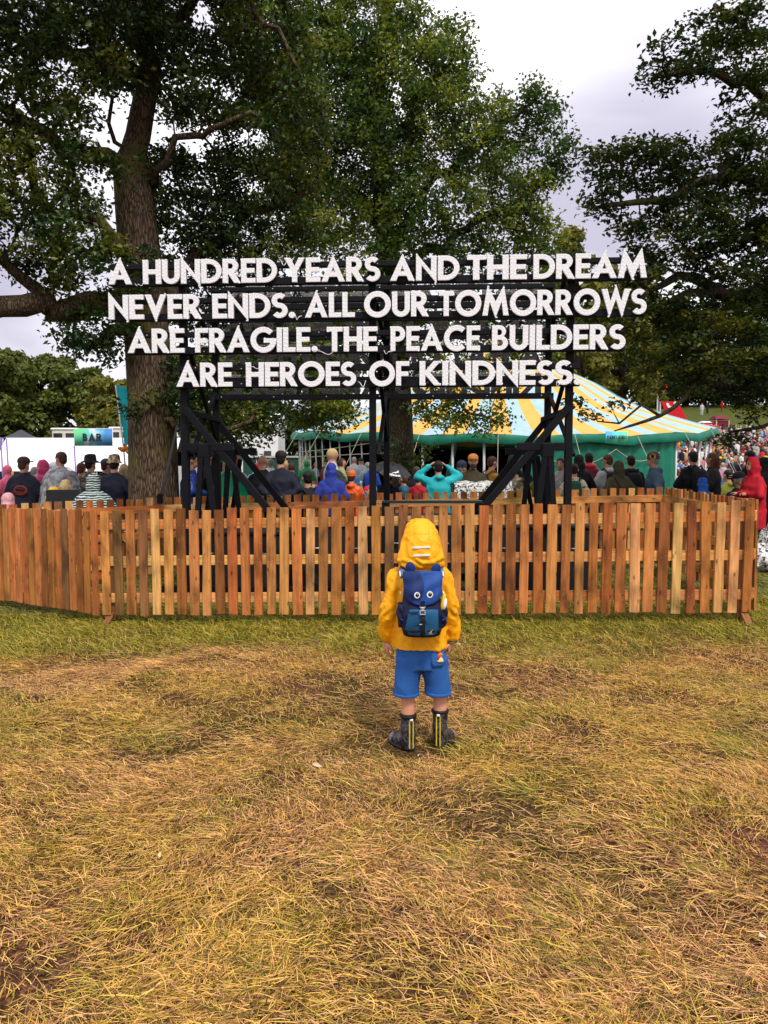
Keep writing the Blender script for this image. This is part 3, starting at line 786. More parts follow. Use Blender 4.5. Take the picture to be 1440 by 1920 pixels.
# ballast under the sign; its black also stands for the deep shade there
M_BAL = mat('ballast_black', (.013, .013, .015), .6, .3, 5, .3, 40)
def ballast(px, w_, h, d, dep, label):
    mb = MB(); p = at(px, 900, d); t = thing('ballast_box', label, 'ballast box', (p.x, d, gzf(p.x, d)), SA, 'ballast under the sign')
    mb.box((0, 0, h / 2), (w_, dep, h), bev=.015); mb.build('box', M_BAL, t)
    l = MB(); l.box((0, 0, h + .02), (w_ + .04, dep + .04, .04), bev=.008); l.build('lid', M_BAL, t)
    for sx in (-1, 1):
        g = MB(); g.tube([(sx * w_ * .3 - .08, -dep / 2 - .005, h * .7), (sx * w_ * .3 - .07, -dep / 2 - .03, h * .7), (sx * w_ * .3 + .07, -dep / 2 - .03, h * .7), (sx * w_ * .3 + .08, -dep / 2 - .005, h * .7)], .008, 6)
        g.build('handle', M_BOLT, t, True)
ballast(455, 1.2, .72, 8.75, .55, 'black ballast box under the left end of the sign')
ballast(640, .85, .80, 8.6, .6, 'black ballast box just left of the middle sign post')
ballast(790, .85, .86, 8.55, .6, 'black ballast box just right of the middle sign post')
ballast(1010, 1.25, .74, 8.5, .55, 'black ballast box under the right end of the sign')
# ratchet strap from the trunk to the fence
M_STRAP = mat('strap_webbing', (.018, .018, .022), .7, .2)
mb = MB(); a = at(333, 795, 10.9); b_ = at(303, 925, 9.75)
mb.bar(a, b_, .035, .006, up=(0, 1, 0)); st = mb.build('ratchet_strap', M_STRAP)
tag(st, 'black tie down strap running from the oak trunk to the rear fence', 'strap')
mb = MB(); c = at(300, 935, 9.72); mb.box(c, (.07, .05, .13), bev=.01); mb.tube([c + Vector((-.05, 0, .02)), c + Vector((.05, -.02, .05))], .01, 6)
mb.build('ratchet', M_BLACK, st)
# ================================================================== trees
def grow(skel, attract, step=.3, infl=2.2, kill=.45, maxit=120, jitter=.25, bias=(0, 0, 0.0)):
    """space colonisation. skel: list of (points, r0, r1, attach_index or None). returns nodes, parents, minimal radii"""
    P = []; par = []; rmin = []
    ends = []
    for pts, r0, r1, att in skel:
        pts = [Vector(p) for p in pts]
        if att is not None:
            prev = min(range(len(P)), key=lambda i: (Vector(P[i]) - pts[0]).length)
            pts[0] = Vector(P[prev]); r0 = min(r0, .92 * rmin[prev])
        else: prev = -1
        L = sum((pts[i + 1] - pts[i]).length for i in range(len(pts) - 1)); s = 0
        seq = [(pts[0], 0)]
        for i in range(len(pts) - 1):
            d = (pts[i + 1] - pts[i]); n = max(1, int(d.length / step))
            for k in range(1, n + 1): seq.append((pts[i] + d * k / n, (s + d.length * k / n) / L))
            s += d.length
        for q, (p, t) in enumerate(seq):
            if att is not None and q == 0: continue
            env = math.sin(PI * min(1, t * 1.1)) if att is not None else 0
            wob = Vector((math.sin(t * 13 + r0 * 90) + .6 * math.sin(t * 29 + r1 * 300), .7 * math.sin(t * 17 + r0 * 50), math.sin(t * 15 + r1 * 200) + .6 * math.sin(t * 31 + r0 * 140))) * (env * min(.13, .035 * L))
            P.append(tuple(p + wob)); par.append(prev); rmin.append(r0 + (r1 - r0) * t); prev = len(P) - 1
    P = np.array(P); A = np.array(attract); nA = len(A)
    near = np.full(nA, -1); nd = np.full(nA, 1e9)
    def upd(i0):
        nonlocal near, nd
        for s in range(0, nA, 1500):
            D = np.linalg.norm(A[s:s + 1500, None] - P[None, i0:], axis=2)
            j = D.argmin(1); dm = D[np.arange(len(j)), j]; b = dm < nd[s:s + 1500]
            nd[s:s + 1500][b] = dm[b]; near[s:s + 1500][b] = j[b] + i0
    upd(0); alive = np.ones(nA, bool)
    reach = infl
    for it in range(maxit):
        act = alive & (nd < reach)
        if not act.any():
            if reach > 6 or not alive.any(): break
            reach *= 1.4; continue
        idx = near[act]; d = A[act] - P[idx]; d /= np.linalg.norm(d, axis=1)[:, None] + 1e-9
        u, inv = np.unique(idx, return_inverse=True)
        acc = np.zeros((len(u), 3)); np.add.at(acc, inv, d)
        acc += RNG.normal(0, jitter, acc.shape) + np.array(bias); acc /= np.linalg.norm(acc, axis=1)[:, None] + 1e-9
        new = P[u] + acc * step * RNG.uniform(.8, 1.15, (len(u), 1))
        # do not stack new nodes on old ones
        D = np.linalg.norm(new[:, None] - P[None, ::1], axis=2).min(1) if len(P) * len(new) < 4e6 else np.ones(len(new))
        ok = D > step * .3
        new = new[ok]; pu = u[ok]
        if len(new) == 0: break
        i0 = len(P); P = np.concatenate([P, new]); par.extend(pu.tolist()); rmin.extend([0] * len(new))
        upd(i0)
        alive &= nd > kill
        if len(P) > 9000: break
    return P, np.array(par), np.array(rmin)
def branch_mesh(P, par, rmin, tip=.0085, expo=2.3):
    n = len(P); kids = [[] for _ in range(n)]
    for i, p in enumerate(par):
        if p >= 0: kids[p].append(i)
    rad = np.zeros(n); acc = np.zeros(n)
    for i in range(n - 1, -1, -1):
        a = acc[i] if kids[i] else tip ** expo
        rad[i] = max(a ** (1 / expo), rmin[i])
        if par[i] >= 0: acc[par[i]] += a
    mb = MB()
    starts = [i for i in range(n) if par[i] < 0]
    stack = [(None, s) for s in starts]
    while stack:
        p0, i = stack.pop()
        chain = [] if p0 is None else [(P[p0], min(rad[p0], rad[i] * 1.25))]
        while True:
            chain.append((P[i], rad[i]))
            ks = sorted(kids[i], key=lambda k: -rad[k])
            if not ks: break
            for k in ks[1:]: stack.append((i, k))
            i = ks[0]
        if len(chain) >= 2:
            r = [c[1] for c in chain]; r[-1] *= .5
            nn = 16 if max(r) > .15 else (8 if max(r) > .04 else 5)
            mb.tube([c[0] for c in chain], r, nn)
    return mb, rad, kids
def leaf_cloud(centers, per, spread, size, pal, flat=.6, up=.8, shape=1.7, droop=0.0, tintvar=.4, clump=None):
    """kite shaped leaves scattered round twig ends; returns V, F, C"""
    n = len(centers) * per
    c = np.repeat(centers, per, axis=0) + RNG.normal(0, 1, (n, 3)) * np.array([spread, spread, spread * flat])
    nrm = RNG.normal(0, 1, (n, 3)) * (1 - up) + np.array([0, 0, up]); nrm += RNG.normal(0, .35, (n, 3)); nrm /= np.linalg.norm(nrm, axis=1)[:, None]
    t = RNG.normal(0, 1, (n, 3)); t[:, 2] -= droop; t -= nrm * (t * nrm).sum(1)[:, None]; t /= np.linalg.norm(t, axis=1)[:, None] + 1e-9
    b = np.cross(nrm, t)
    L = size * RNG.uniform(.65, 1.3, n)[:, None]; W = L / shape * RNG.uniform(.8, 1.2, (n, 1))
    fold = nrm * (W * .22)
    V = np.stack([c - t * L * .5, c + t * L * .05 + b * W * .5 + fold, c + t * L * .5 - nrm * L * .12, c + t * L * .05 - b * W * .5 + fold], 1)
    F_ = np.arange(n * 4).reshape(n, 4)
    F2 = np.concatenate([F_[:, [0, 1, 2]], F_[:, [0, 2, 3]]])
    pal = np.array(pal)
    k = RNG.integers(0, len(pal), len(centers))
    # neighbouring twigs share a hue (sprays of younger or older leaves)
    hz = vnoise(centers, .8, 5); k = np.clip(((hz * .7 + 1) / 2 + RNG.normal(0, .24, len(centers))) * len(pal), 0, len(pal) - 1).astype(int)
    C = np.repeat(pal[k], per, axis=0) * RNG.uniform(1 - tintvar, 1 + tintvar, (n, 1))
    return V.reshape(-1, 3), F2, np.repeat(C, 4, axis=0)
def ellips(px, py, d, rx, ry, rd, n):
    """n points in an ellipsoid given in photo pixels (radii too) at depth d (radius rd metres)"""
    c = np.array(at(px, py, d)); s = d / F
    u = RNG.normal(0, 1, (n, 3)); u /= np.linalg.norm(u, axis=1)[:, None]; r = RNG.random(n)[:, None] ** .42
    return c + u * r * np.array([rx * s, rd * .7, ry * s])
M_LEAF_OAK = leaf_mat('oak_leaf', .30, .4)
M_LEAF_MID = leaf_mat('broad_leaf', .42, .4)
M_LEAF_SYC = leaf_mat('sycamore_leaf', .28, .35)
M_LEAF_FAR = leaf_mat('far_leaf', .3, .2)
M_BARK = bark_mat('oak_bark', (.03, .021, .014), (.24, .165, .105), (.13, .115, .02))
M_BARK2 = bark_mat('grey_bark', (.016, .012, .009), (.13, .10, .075), (.07, .07, .02))
def px_line(pts): return [at(x, y, d) for x, y, d in pts]
def in_holes(A, holes):
    # clearings in a crown: (photo column, row, radii, nearest and farthest depth)
    M = np.array(_CR); q = (A - np.array([0, 0, CAMZ])) @ M
    px = 720 + F * q[:, 0] / -q[:, 2]; py = 960 - F * q[:, 1] / -q[:, 2]
    r = np.zeros(len(A), bool)
    for (hx, hy, rx, ry, d0, d1) in holes:
        r |= (((px - hx) / rx) ** 2 + ((py - hy) / ry) ** 2 < 1) & (A[:, 1] > d0) & (A[:, 1] < d1)
    return r
def big_tree(name, label, skel, blobs, bark, leafm, pal, step, per, spread, size, twig=.02, infl=2.4, kill=.5, flat=.6, keep=1.0, extra=None, up=.6, group=None, dens=1.0, holes=(), freq=1.25):
    att = np.concatenate([ellips(*b[:6], max(5, int(b[6] * dens))) for b in blobs])
    # thin the crown into sprays so that the sky shows between them
    if keep < 1: att = att[vnoise(att, freq, 3) + RNG.normal(0, .2, len(att)) > -1 + 2 * (1 - keep)]
    att = att[~in_holes(att, holes)]
    P, par, rm = grow(skel, att, step, infl, kill)
    mb, rad, kids = branch_mesh(P, par, rm)
    base = skel[0][0][0]
    t = thing(name, label, 'tree', (base[0], base[1], base[2]), 0, group)
    base = np.array(base)
    mb.v = [tuple(np.array(p) - base) for p in mb.v]
    mb.build('trunk', bark, t, True)
    tw = np.array([i for i in range(len(P)) if rad[i] < twig and rm[i] == 0])
    cen = P[tw] + RNG.normal(0, .05, (len(tw), 3))
    cen = cen[~in_holes(cen, holes)]
    V, F_, C = leaf_cloud(cen - base, per, spread, size, pal, flat, up)
    fast_mesh('crown', V, F_, leafm, t, C)
    print(name, 'nodes', len(P), 'twigs', len(tw), 'leaves', len(tw) * per)
    return t
OAK = [(.014, .035, .009), (.021, .052, .011), (.036, .075, .014), (.068, .108, .018), (.15, .17, .022)]
OAKL = [(.024, .058, .014), (.040, .086, .017), (.065, .118, .021), (.115, .165, .026), (.21, .25, .036)]
gb = gzf(-3.55, 11.6)
trunk = [(at(288, 870, 11.6).x, 11.6, gb - .1), at(287, 850, 11.6), at(285, 760, 11.6), at(278, 660, 11.6), at(268, 540, 11.6), at(255, 400, 11.6), at(248, 310, 11.7)]
limbs = [(trunk, .41, .29, None),
 (px_line([(248, 310, 11.7), (254, 250, 11.75), (266, 180, 11.8), (282, 80, 11.9), (285, -60, 12), (280, -260, 12.2)]), .20, .08, 0),
 (px_line([(268, 575, 11.5), (200, 572, 11.2), (110, 572, 10.8), (0, 578, 10.3), (-120, 585, 9.8)]), .21, .12, 0),
 (px_line([(105, 572, 10.8), (70, 548, 10.7), (30, 515, 10.55), (-10, 470, 10.4), (-60, 420, 10.2)]), .10, .05, 0),
 (px_line([(262, 500, 11.5), (210, 440, 11.1), (110, 400, 10.9), (60, 330, 10.7), (20, 200, 10.5)]), .11, .04, 0),
 (px_line([(248, 320, 11.7), (200, 300, 11.4), (140, 287, 11.2), (60, 240, 10.8), (-40, 170, 10.2)]), .15, .05, 0),
 (px_line([(248, 310, 11.7), (290, 340, 11.5), (330, 270, 11.2), (400, 240, 11.0), (470, 210, 10.8)]), .075, .03, 0),
 (px_line([(255, 130, 11.8), (180, 100, 11.4), (80, 90, 11), (0, 60, 10.4)]), .13, .05, 0),
 (px_line([(280, 90, 11.9), (340, 20, 11.6), (440, -20, 11.4), (560, -30, 11.2)]), .10, .04, 0),
 (px_line([(278, 640, 11.6), (320, 560, 12.0), (375, 470, 12.3), (440, 415, 12.5), (520, 385, 12.7), (600, 345, 12.8)]), .14, .05, 0),
 (px_line([(286, 800, 11.5), (330, 790, 11.2), (380, 790, 11.0), (430, 805, 10.9), (470, 790, 10.9)]), .06, .03, 0),
 (px_line([(268, 590, 11.6), (215, 625, 11.2), (160, 650, 11.0), (120, 640, 10.8)]), .13, .04, 0),
 (px_line([(285, 760, 11.3), (270, 745, 11.05), (240, 735, 10.9)]), .03, .012, 0),
 (px_line([(130, 290, 11.2), (112, 360, 11.0), (98, 430, 10.9), (105, 490, 10.8), (90, 530, 10.8)]), .06, .03, 0),
 (px_line([(60, 240, 10.8), (30, 330, 10.5), (45, 400, 10.4), (20, 470, 10.3)]), .05, .02, 0),
 (px_line([(210, 440, 11.1), (160, 470, 10.9), (120, 450, 10.8), (60, 500, 10.6)]), .05, .02, 0),
 (px_line([(248, 330, 11.7), (215, 260, 11.5), (205, 190, 11.4), (170, 120, 11.2)]), .045, .02, 0),
 (px_line([(440, -20, 11.4), (480, 20, 11.2), (520, 60, 11.1), (560, 130, 11.1)]), .05, .02, 0),
 (px_line([(282, -20, 12), (180, -120, 11), (60, -180, 9.5), (-60, -200, 8.2)]), .12, .05, 0),
 (px_line([(282, -20, 12), (380, -140, 11), (480, -220, 9.5)]), .11, .05, 0)]
blobs = [(60, 90, 10.5, 190, 150, 1.6, 330), (300, 40, 11.6, 230, 130, 1.8, 380), (70, 330, 10.6, 150, 150, 1.3, 260), (150, 470, 10.7, 160, 85, 1.2, 190),
 (380, 330, 12.2, 150, 120, 1.5, 240), (500, 190, 12, 130, 170, 1.6, 300), (440, 440, 12.4, 170, 100, 1.4, 260), (170, 630, 10.9, 95, 50, .9, 110), (90, 610, 10.7, 30, 20, .6, 12),
 (-170, 250, 9.5, 170, 320, 2.2, 200), (180, -180, 10.5, 380, 150, 3.0, 300), (450, 580, 12.6, 170, 70, 1.0, 170), (430, 740, 11.6, 110, 85, .8, 150), (285, 745, 11.0, 62, 26, .3, 40), (365, 200, 11.4, 60, 50, 1, 40)]
big_tree('oak_tree', 'massive dark oak with furrowed trunk rising behind the left end of the sign', limbs, blobs, M_BARK, M_LEAF_OAK, OAK, .2, 58, .115, .082, twig=.018, infl=2.4, kill=.27, flat=.75, keep=.64, dens=3.4, freq=2.0,
         holes=[(250, 405, 34, 90, 0, 11.9), (266, 190, 20, 60, 0, 11.9), (290, 235, 40, 40, 0, 20), (370, 262, 55, 24, 0, 20), (480, 258, 40, 22, 0, 20), (40, 620, 60, 45, 0, 20), (180, 350, 28, 22, 0, 20), (120, 130, 20, 28, 0, 20), (370, 25, 22, 28, 0, 20), (500, 30, 30, 16, 0, 20), (285, 700, 45, 30, 0, 10.7)])

gb2 = gzf(.6, 19)
trunk2 = [(at(748, 870, 19).x, 19, gb2 - .1), at(750, 850, 19), at(748, 760, 19), at(742, 640, 19), at(730, 500, 19), at(715, 360, 19), at(705, 200, 19), at(720, 60, 19), at(740, -80, 19)]
limbs2 = [(trunk2, .40, .10, None),
 (px_line([(735, 560, 19), (800, 470, 18.6), (880, 425, 18.4), (950, 395, 18.2), (1010, 350, 18)]), .17, .05, 0),
 (px_line([(725, 480, 19), (790, 380, 18.8), (850, 300, 18.6), (930, 250, 18.5), (1000, 190, 18.4)]), .15, .04, 0),
 (px_line([(720, 420, 19), (640, 340, 18.6), (560, 280, 18.2), (500, 240, 18)]), .14, .05, 0),
 (px_line([(712, 300, 19), (780, 200, 19), (830, 130, 19), (880, 50, 19)]), .12, .03, 0),
 (px_line([(712, 260, 19), (660, 160, 18.8), (610, 60, 18.6), (590, -40, 18.5)]), .12, .04, 0),
 (px_line([(745, 720, 19), (800, 735, 18.2), (860, 760, 17.6), (930, 790, 17.2)]), .08, .025, 0),
 (px_line([(742, 700, 19), (680, 720, 18), (620, 750, 17.3), (580, 790, 17)]), .09, .03, 0),
 (px_line([(738, 600, 19), (640, 560, 18), (540, 600, 17), (470, 640, 16.5)]), .12, .04, 0),
 (px_line([(742, 620, 19), (850, 590, 18.4), (940, 600, 18.2), (1010, 610, 18)]), .09, .03, 0)]
blobs2 = [(600, 110, 18.5, 170, 150, 2.6, 420), (700, 60, 19, 120, 130, 2.6, 260), (760, 190, 19, 130, 150, 2.6, 330), (600, 320, 18.3, 150, 130, 2.4, 330), (840, 100, 19, 55, 75, 1.2, 70), (875, 60, 19, 25, 30, .6, 18),
 (880, 260, 18.6, 120, 110, 2, 230), (1000, 200, 18.4, 50, 45, 1.2, 60), (980, 310, 18.2, 100, 90, 1.6, 170), (950, 420, 18.2, 120, 65, 1.6, 150), (1050, 300, 18, 35, 60, 1, 40), (720, 400, 17.8, 210, 100, 1.6, 330), (690, 200, 17.6, 130, 150, 1.4, 220),
 (520, 660, 16.5, 120, 90, 1.4, 200), (620, 765, 17, 95, 45, 1, 110), (840, 775, 17.6, 110, 38, 1, 90), (920, 800, 17.2, 50, 30, .6, 40), (660, 590, 17.8, 160, 70, 1.5, 190), (930, 590, 18, 110, 65, 1.2, 130), (1000, 500, 18, 90, 45, 1.2, 150), (850, 490, 18, 140, 50, 1.2, 200), (730, 500, 18, 110, 50, 1, 120), (990, 655, 17.5, 90, 45, .8, 110), (880, 690, 17.6, 110, 35, .8, 80), (1030, 600, 17.6, 60, 50, .8, 70), (470, 790, 16, 70, 55, .8, 80), (790, 640, 18.5, 90, 50, 1, 50), (755, 850, 18.2, 60, 40, .6, 40)]
big_tree('broad_tree', 'tall leafy tree behind the middle of the sign, its grey trunk beside the black umbrella', limbs2, blobs2, M_BARK2, M_LEAF_MID, OAKL, .28, 66, .165, .108, twig=.022, infl=3.0, kill=.40, flat=.75, keep=.60, dens=3.2, freq=1.5,
         holes=[(480, 258, 46, 24, 0, 30), (370, 262, 50, 24, 0, 30), (760, 790, 26, 90, 0, 18.7), (690, 30, 30, 18, 0, 30), (985, 735, 30, 14, 0, 30)])

gb3 = gzf(7.2, 11)
trunk3 = [(7.3, 11, gb3 - .1), (7.25, 11, 2.5), at(1620, 540, 11), at(1610, 400, 11), at(1590, 240, 11), at(1570, 60, 11), at(1560, -120, 11)]
limbs3 = [(trunk3, .42, .12, None),
 (px_line([(1620, 560, 11), (1500, 560, 10.8), (1420, 545, 10.6), (1340, 540, 10.5), (1270, 520, 10.4), (1220, 545, 10.3)]), .18, .04, 0),
 (px_line([(1340, 540, 10.5), (1290, 555, 10.3), (1230, 570, 10.2), (1180, 600, 10.0), (1130, 620, 9.9)]), .07, .02, 0),
 (px_line([(1620, 600, 11), (1500, 680, 10.6), (1420, 690, 10.4), (1330, 725, 10.3), (1240, 780, 10.2), (1152, 808, 10.1)]), .085, .016, 0),
 (px_line([(1240, 780, 10.2), (1200, 765, 10.1), (1165, 790, 10.1), (1120, 790, 10.1)]), .025, .01, 0),
 (px_line([(1600, 330, 11), (1500, 320, 10.6), (1400, 330, 10.4), (1300, 345, 10.2), (1200, 380, 10), (1130, 385, 9.9)]), .13, .03, 0),
 (px_line([(1580, 200, 11), (1490, 190, 10.6), (1400, 160, 10.3), (1330, 130, 10.1), (1250, 140, 10)]), .11, .03, 0),
 (px_line([(1570, 100, 11), (1480, 80, 10.6), (1410, 60, 10.3), (1340, 10, 10.1)]), .10, .03, 0),
 (px_line([(1615, 460, 11), (1500, 450, 10.6), (1400, 440, 10.4), (1290, 470, 10.3)]), .11, .03, 0),
 (px_line([(1620, 640, 11), (1520, 760, 10.8), (1430, 800, 10.8), (1370, 810, 10.9)]), .06, .02, 0)]
blobs3 = [(1260, 125, 10.0, 75, 45, .8, 110), (1370, 70, 10.2, 75, 60, 1, 110), (1400, 190, 10.3, 60, 70, .9, 80), (1180, 300, 9.9, 80, 45, .8, 100), (1300, 300, 10.2, 110, 60, 1, 160), (1400, 360, 10.4, 90, 90, 1.2, 170), (1140, 370, 9.9, 60, 35, .6, 55),
 (1280, 440, 10.3, 130, 70, 1.2, 200), (1400, 520, 10.5, 110, 90, 1.4, 190), (1230, 550, 10.2, 80, 60, 1, 110), (1120, 590, 9.9, 45, 45, .5, 40), (1330, 640, 10.4, 130, 65, 1.2, 190), (1230, 660, 10.2, 90, 45, .8, 100), (1410, 720, 10.5, 80, 60, 1, 120),
 (1370, 815, 10.9, 45, 24, .4, 45), (1110, 765, 10.1, 48, 28, .35, 50), (1290, 720, 10.3, 70, 25, .5, 45), (1540, 300, 10.6, 100, 300, 2, 140), (1560, 650, 10.8, 80, 160, 1.5, 80)]
big_tree('sycamore_tree', 'dark spreading tree whose layered boughs fill the upper right', limbs3, blobs3, M_BARK2, M_LEAF_SYC, [(.014, .032, .008), (.022, .048, .009), (.042, .068, .010), (.10, .115, .014)], .19, 56, .105, .078, twig=.017, infl=2.2, kill=.26, flat=.42, keep=.62, up=.8, dens=3.2, freq=1.8,
         holes=[(1245, 545, 24, 16, 0, 30), (1300, 230, 60, 30, 0, 30), (1210, 225, 60, 22, 0, 30), (1225, 640, 22, 10, 0, 30)])

# ---- background trees: crown of many leafy clumps on a trunk
def far_tree(label, x, y, h, wr, pal, leaf=.34, n=26, per=260, seed=0, low=.04, group=None, name='background_tree'):
    g = gzf(x, y); rs = np.random.default_rng(seed)
    t = thing(name, label, 'tree', (x, y, g), 0, group)
    mb = MB(); mb.tube([(0, 0, -.2), (.05, 0, h * .3), (-.1, .1, h * .6), (0, 0, h * .88)], [h * .035, h * .028, h * .016, .03], 8)
    cs = []
    for i in range(n):
        a = rs.uniform(0, 2 * PI); zz = low + (1 - low) * rs.uniform(0, 1) ** .8
        rr = wr * math.sqrt(max(.03, 1 - ((zz - .5) / .58) ** 2)) * rs.uniform(.35, .95)
        c = np.array([rr * math.cos(a), rr * math.sin(a), zz * h * .93]); s = rs.uniform(.26, .44) * wr * (1.15 - .4 * zz)
        cs.append((c, s))
        mb.tube([(0, 0, max(.2, c[2] - .35 * rr - .5)), c * .6 + np.array([0, 0, c[2] * .4 - .2]), c], [h * .012, h * .007, .02], 5)
    mb.build('trunk', M_BARK2, t, True)
    pts = []; nr = []
    for c, s in cs:
        u = rs.normal(0, 1, (per, 3)); u /= np.linalg.norm(u, axis=1)[:, None]
        lump = 1 + .16 * np.sin(u[:, 0] * 7 + c[0] * 3) * np.sin(u[:, 1] * 6 + c[1]) + .12 * np.sin(u[:, 2] * 9 + c[2])
        k = (u[:, 2] > -.55) | (rs.random(per) < .4)
        p = c + u * (s * lump * rs.uniform(.72, 1.03, per))[:, None] * np.array([1.1, 1.1, .78])
        pts.append(p[k]); nr.append(u[k])
    pts = np.concatenate(pts); nr = np.concatenate(nr); n_ = len(pts)
    nr = nr * .8 + rs.normal(0, .5, (n_, 3)); nr[:, 2] += .25; nr /= np.linalg.norm(nr, axis=1)[:, None]
    tt = rs.normal(0, 1, (n_, 3)); tt -= nr * (tt * nr).sum(1)[:, None]; tt /= np.linalg.norm(tt, axis=1)[:, None]; b = np.cross(nr, tt)
    L = leaf * rs.uniform(.5, 1.3, (n_, 1))
    V = np.stack([pts - tt * L * .5, pts + b * L * .34 + nr * L * .12, pts + tt * L * .5, pts - b * L * .34 + nr * L * .12], 1).reshape(-1, 3)
    F_ = np.arange(n_ * 4).reshape(n_, 4); F2 = np.concatenate([F_[:, [0, 1, 2]], F_[:, [0, 2, 3]]])
    pal = np.array(pal); C = pal[rs.integers(0, len(pal), n_)] * rs.uniform(.75, 1.25, (n_, 1))
    fast_mesh('crown', V, F2, M_LEAF_FAR, t, np.repeat(C, 4, axis=0))
    return t
G1 = [(.06, .085, .016), (.085, .11, .02), (.11, .135, .025), (.14, .155, .03)]
G2 = [(.022, .04, .011), (.032, .052, .013), (.045, .065, .016)]
G3 = [(.10, .115, .018), (.15, .15, .022), (.20, .185, .03)]
def ft(label, px, top, d, wpx, pal, **k):
    p = at(px, top, d); h = p.z - gzf(p.x, d)
    far_tree(label, p.x, d, h, wpx * d / F, pal, **k)
GL_ = 'wood beyond the white marquee'
ft('rounded green tree at the left edge behind the white marquee', -15, 640, 58, 85, G1, seed=1, n=40, per=420, leaf=.42, group=GL_)
ft('broad domed green tree above the small dark gazebo', 75, 655, 62, 85, G1, seed=2, n=44, per=420, leaf=.42, group=GL_)
ft('bushy green tree above the bar banner', 150, 680, 60, 70, G1, seed=3, n=40, per=420, leaf=.42, group=GL_)
ft('lighter yellow green tree close behind the cyan flag', 215, 700, 50, 60, G3, seed=4, n=32, per=380, leaf=.36, group=GL_)
ft('dark tree filling the gap behind the left sign posts', 360, 640, 44, 75, G1, seed=5, n=36, per=380, leaf=.36)
ft('dark green tree behind the raking struts on the left', 470, 600, 42, 90, G2, seed=6, n=40, per=380, leaf=.36)
ft('tree crown showing between letter rows left of the middle post', 590, 560, 46, 80, G2, seed=7, n=36, per=380, leaf=.36)
ft('yellow green tree in the gap between broad tree and sycamore', 1085, 400, 52, 70, G3, seed=8, n=34, per=340, leaf=.42, low=.3)
ft('pale green tree above the tent slope, right of the sign', 1170, 500, 60, 75, G3, seed=9, n=34, per=340, leaf=.42)
GR = 'dark wood above the hillside'
ft('dark conifer like tree above the red flag', 1290, 560, 124, 75, G2, seed=10, n=46, per=420, leaf=.5, group=GR)
ft('dark tree above the far lawn at the right', 1390, 520, 128, 85, G2, seed=11, n=46, per=420, leaf=.5, group=GR)
ft('dark tree at the right edge of the hillside', 1480, 540, 120, 80, G2, seed=12, n=46, per=420, leaf=.5, group=GR)
ft('dark green tree between tent top and red flag', 1205, 590, 120, 60, G2, seed=13, n=40, per=420, leaf=.5, group=GR)
ft('low bushy tree right behind the far lawn walkers', 1322, 672, 119, 62, G2, seed=14, n=34, per=360, leaf=.5, group=GR)
ft('low round tree at the far end of the lawn above the maroon stall', 1375, 682, 121, 60, G2, seed=15, n=34, per=360, leaf=.5, group=GR)
ft('tall dark bush beside the red banner pole', 1255, 690, 117, 55, G2, seed=16, n=30, per=340, leaf=.5, group=GR)
ft('large green tree left of the marquee wood, outside the left edge', -190, 630, 60, 100, G1, seed=17, n=40, per=380, leaf=.45, group=GL_)
ft('second large green tree farther left of the marquee wood', -360, 640, 62, 100, G1, seed=18, n=40, per=380, leaf=.45, group=GL_)
ft('third green tree at the far left end of the marquee wood', -540, 640, 66, 110, G1, seed=19, n=40, per=380, leaf=.45, group=GL_)
ft('dark tree at the far right end of the hillside wood', 1600, 560, 118, 100, G2, seed=20, n=40, per=380, leaf=.5, group=GR)
# ================================================================== tents, banners, far things
def text_mesh(txt, size, name, m, parent=None, depth=.002, align='CENTER'):
    cu = bpy.data.curves.new('t', 'FONT'); cu.body = txt; cu.size = size; cu.extrude = depth; cu.align_x = align; cu.align_y = 'CENTER'; cu.offset = size * .035
    o = bpy.data.objects.new('t', cu); COL.objects.link(o)
    ev = o.evaluated_get(bpy.context.evaluated_depsgraph_get()); me = ev.to_mesh()
    V = [(v.co.x, -v.co.z, v.co.y) for v in me.vertices]; Fs = [tuple(p.vertices) for p in me.polygons]
    ev.to_mesh_clear(); bpy.data.objects.remove(o); bpy.data.curves.remove(cu)
    return mesh_obj(name, V, Fs, m, parent)
M_ORANGE = mat('tent_orange', (.68, .37, .07), .55, .1, 3, .2, 12)
M_PALE = mat('tent_pale_blue', (.32, .48, .54), .55, .1, 3, .2, 12)
M_TGREEN = mat('tent_green', (.012, .17, .11), .45, .18, 3, .4, 6)
M_POLE = mat('pale_pole', (.66, .67, .66), .4, .1)
M_TDARK = mat('tent_inside_shade', (.012, .012, .022), .9, .3)  # near black: the shade inside the tents, put into the colour
M_ROPE = mat('pale_rope', (.42, .40, .30), .8, .2)
TC = (5.07, 33.0); TRX, TRY = 9.05, 8.4
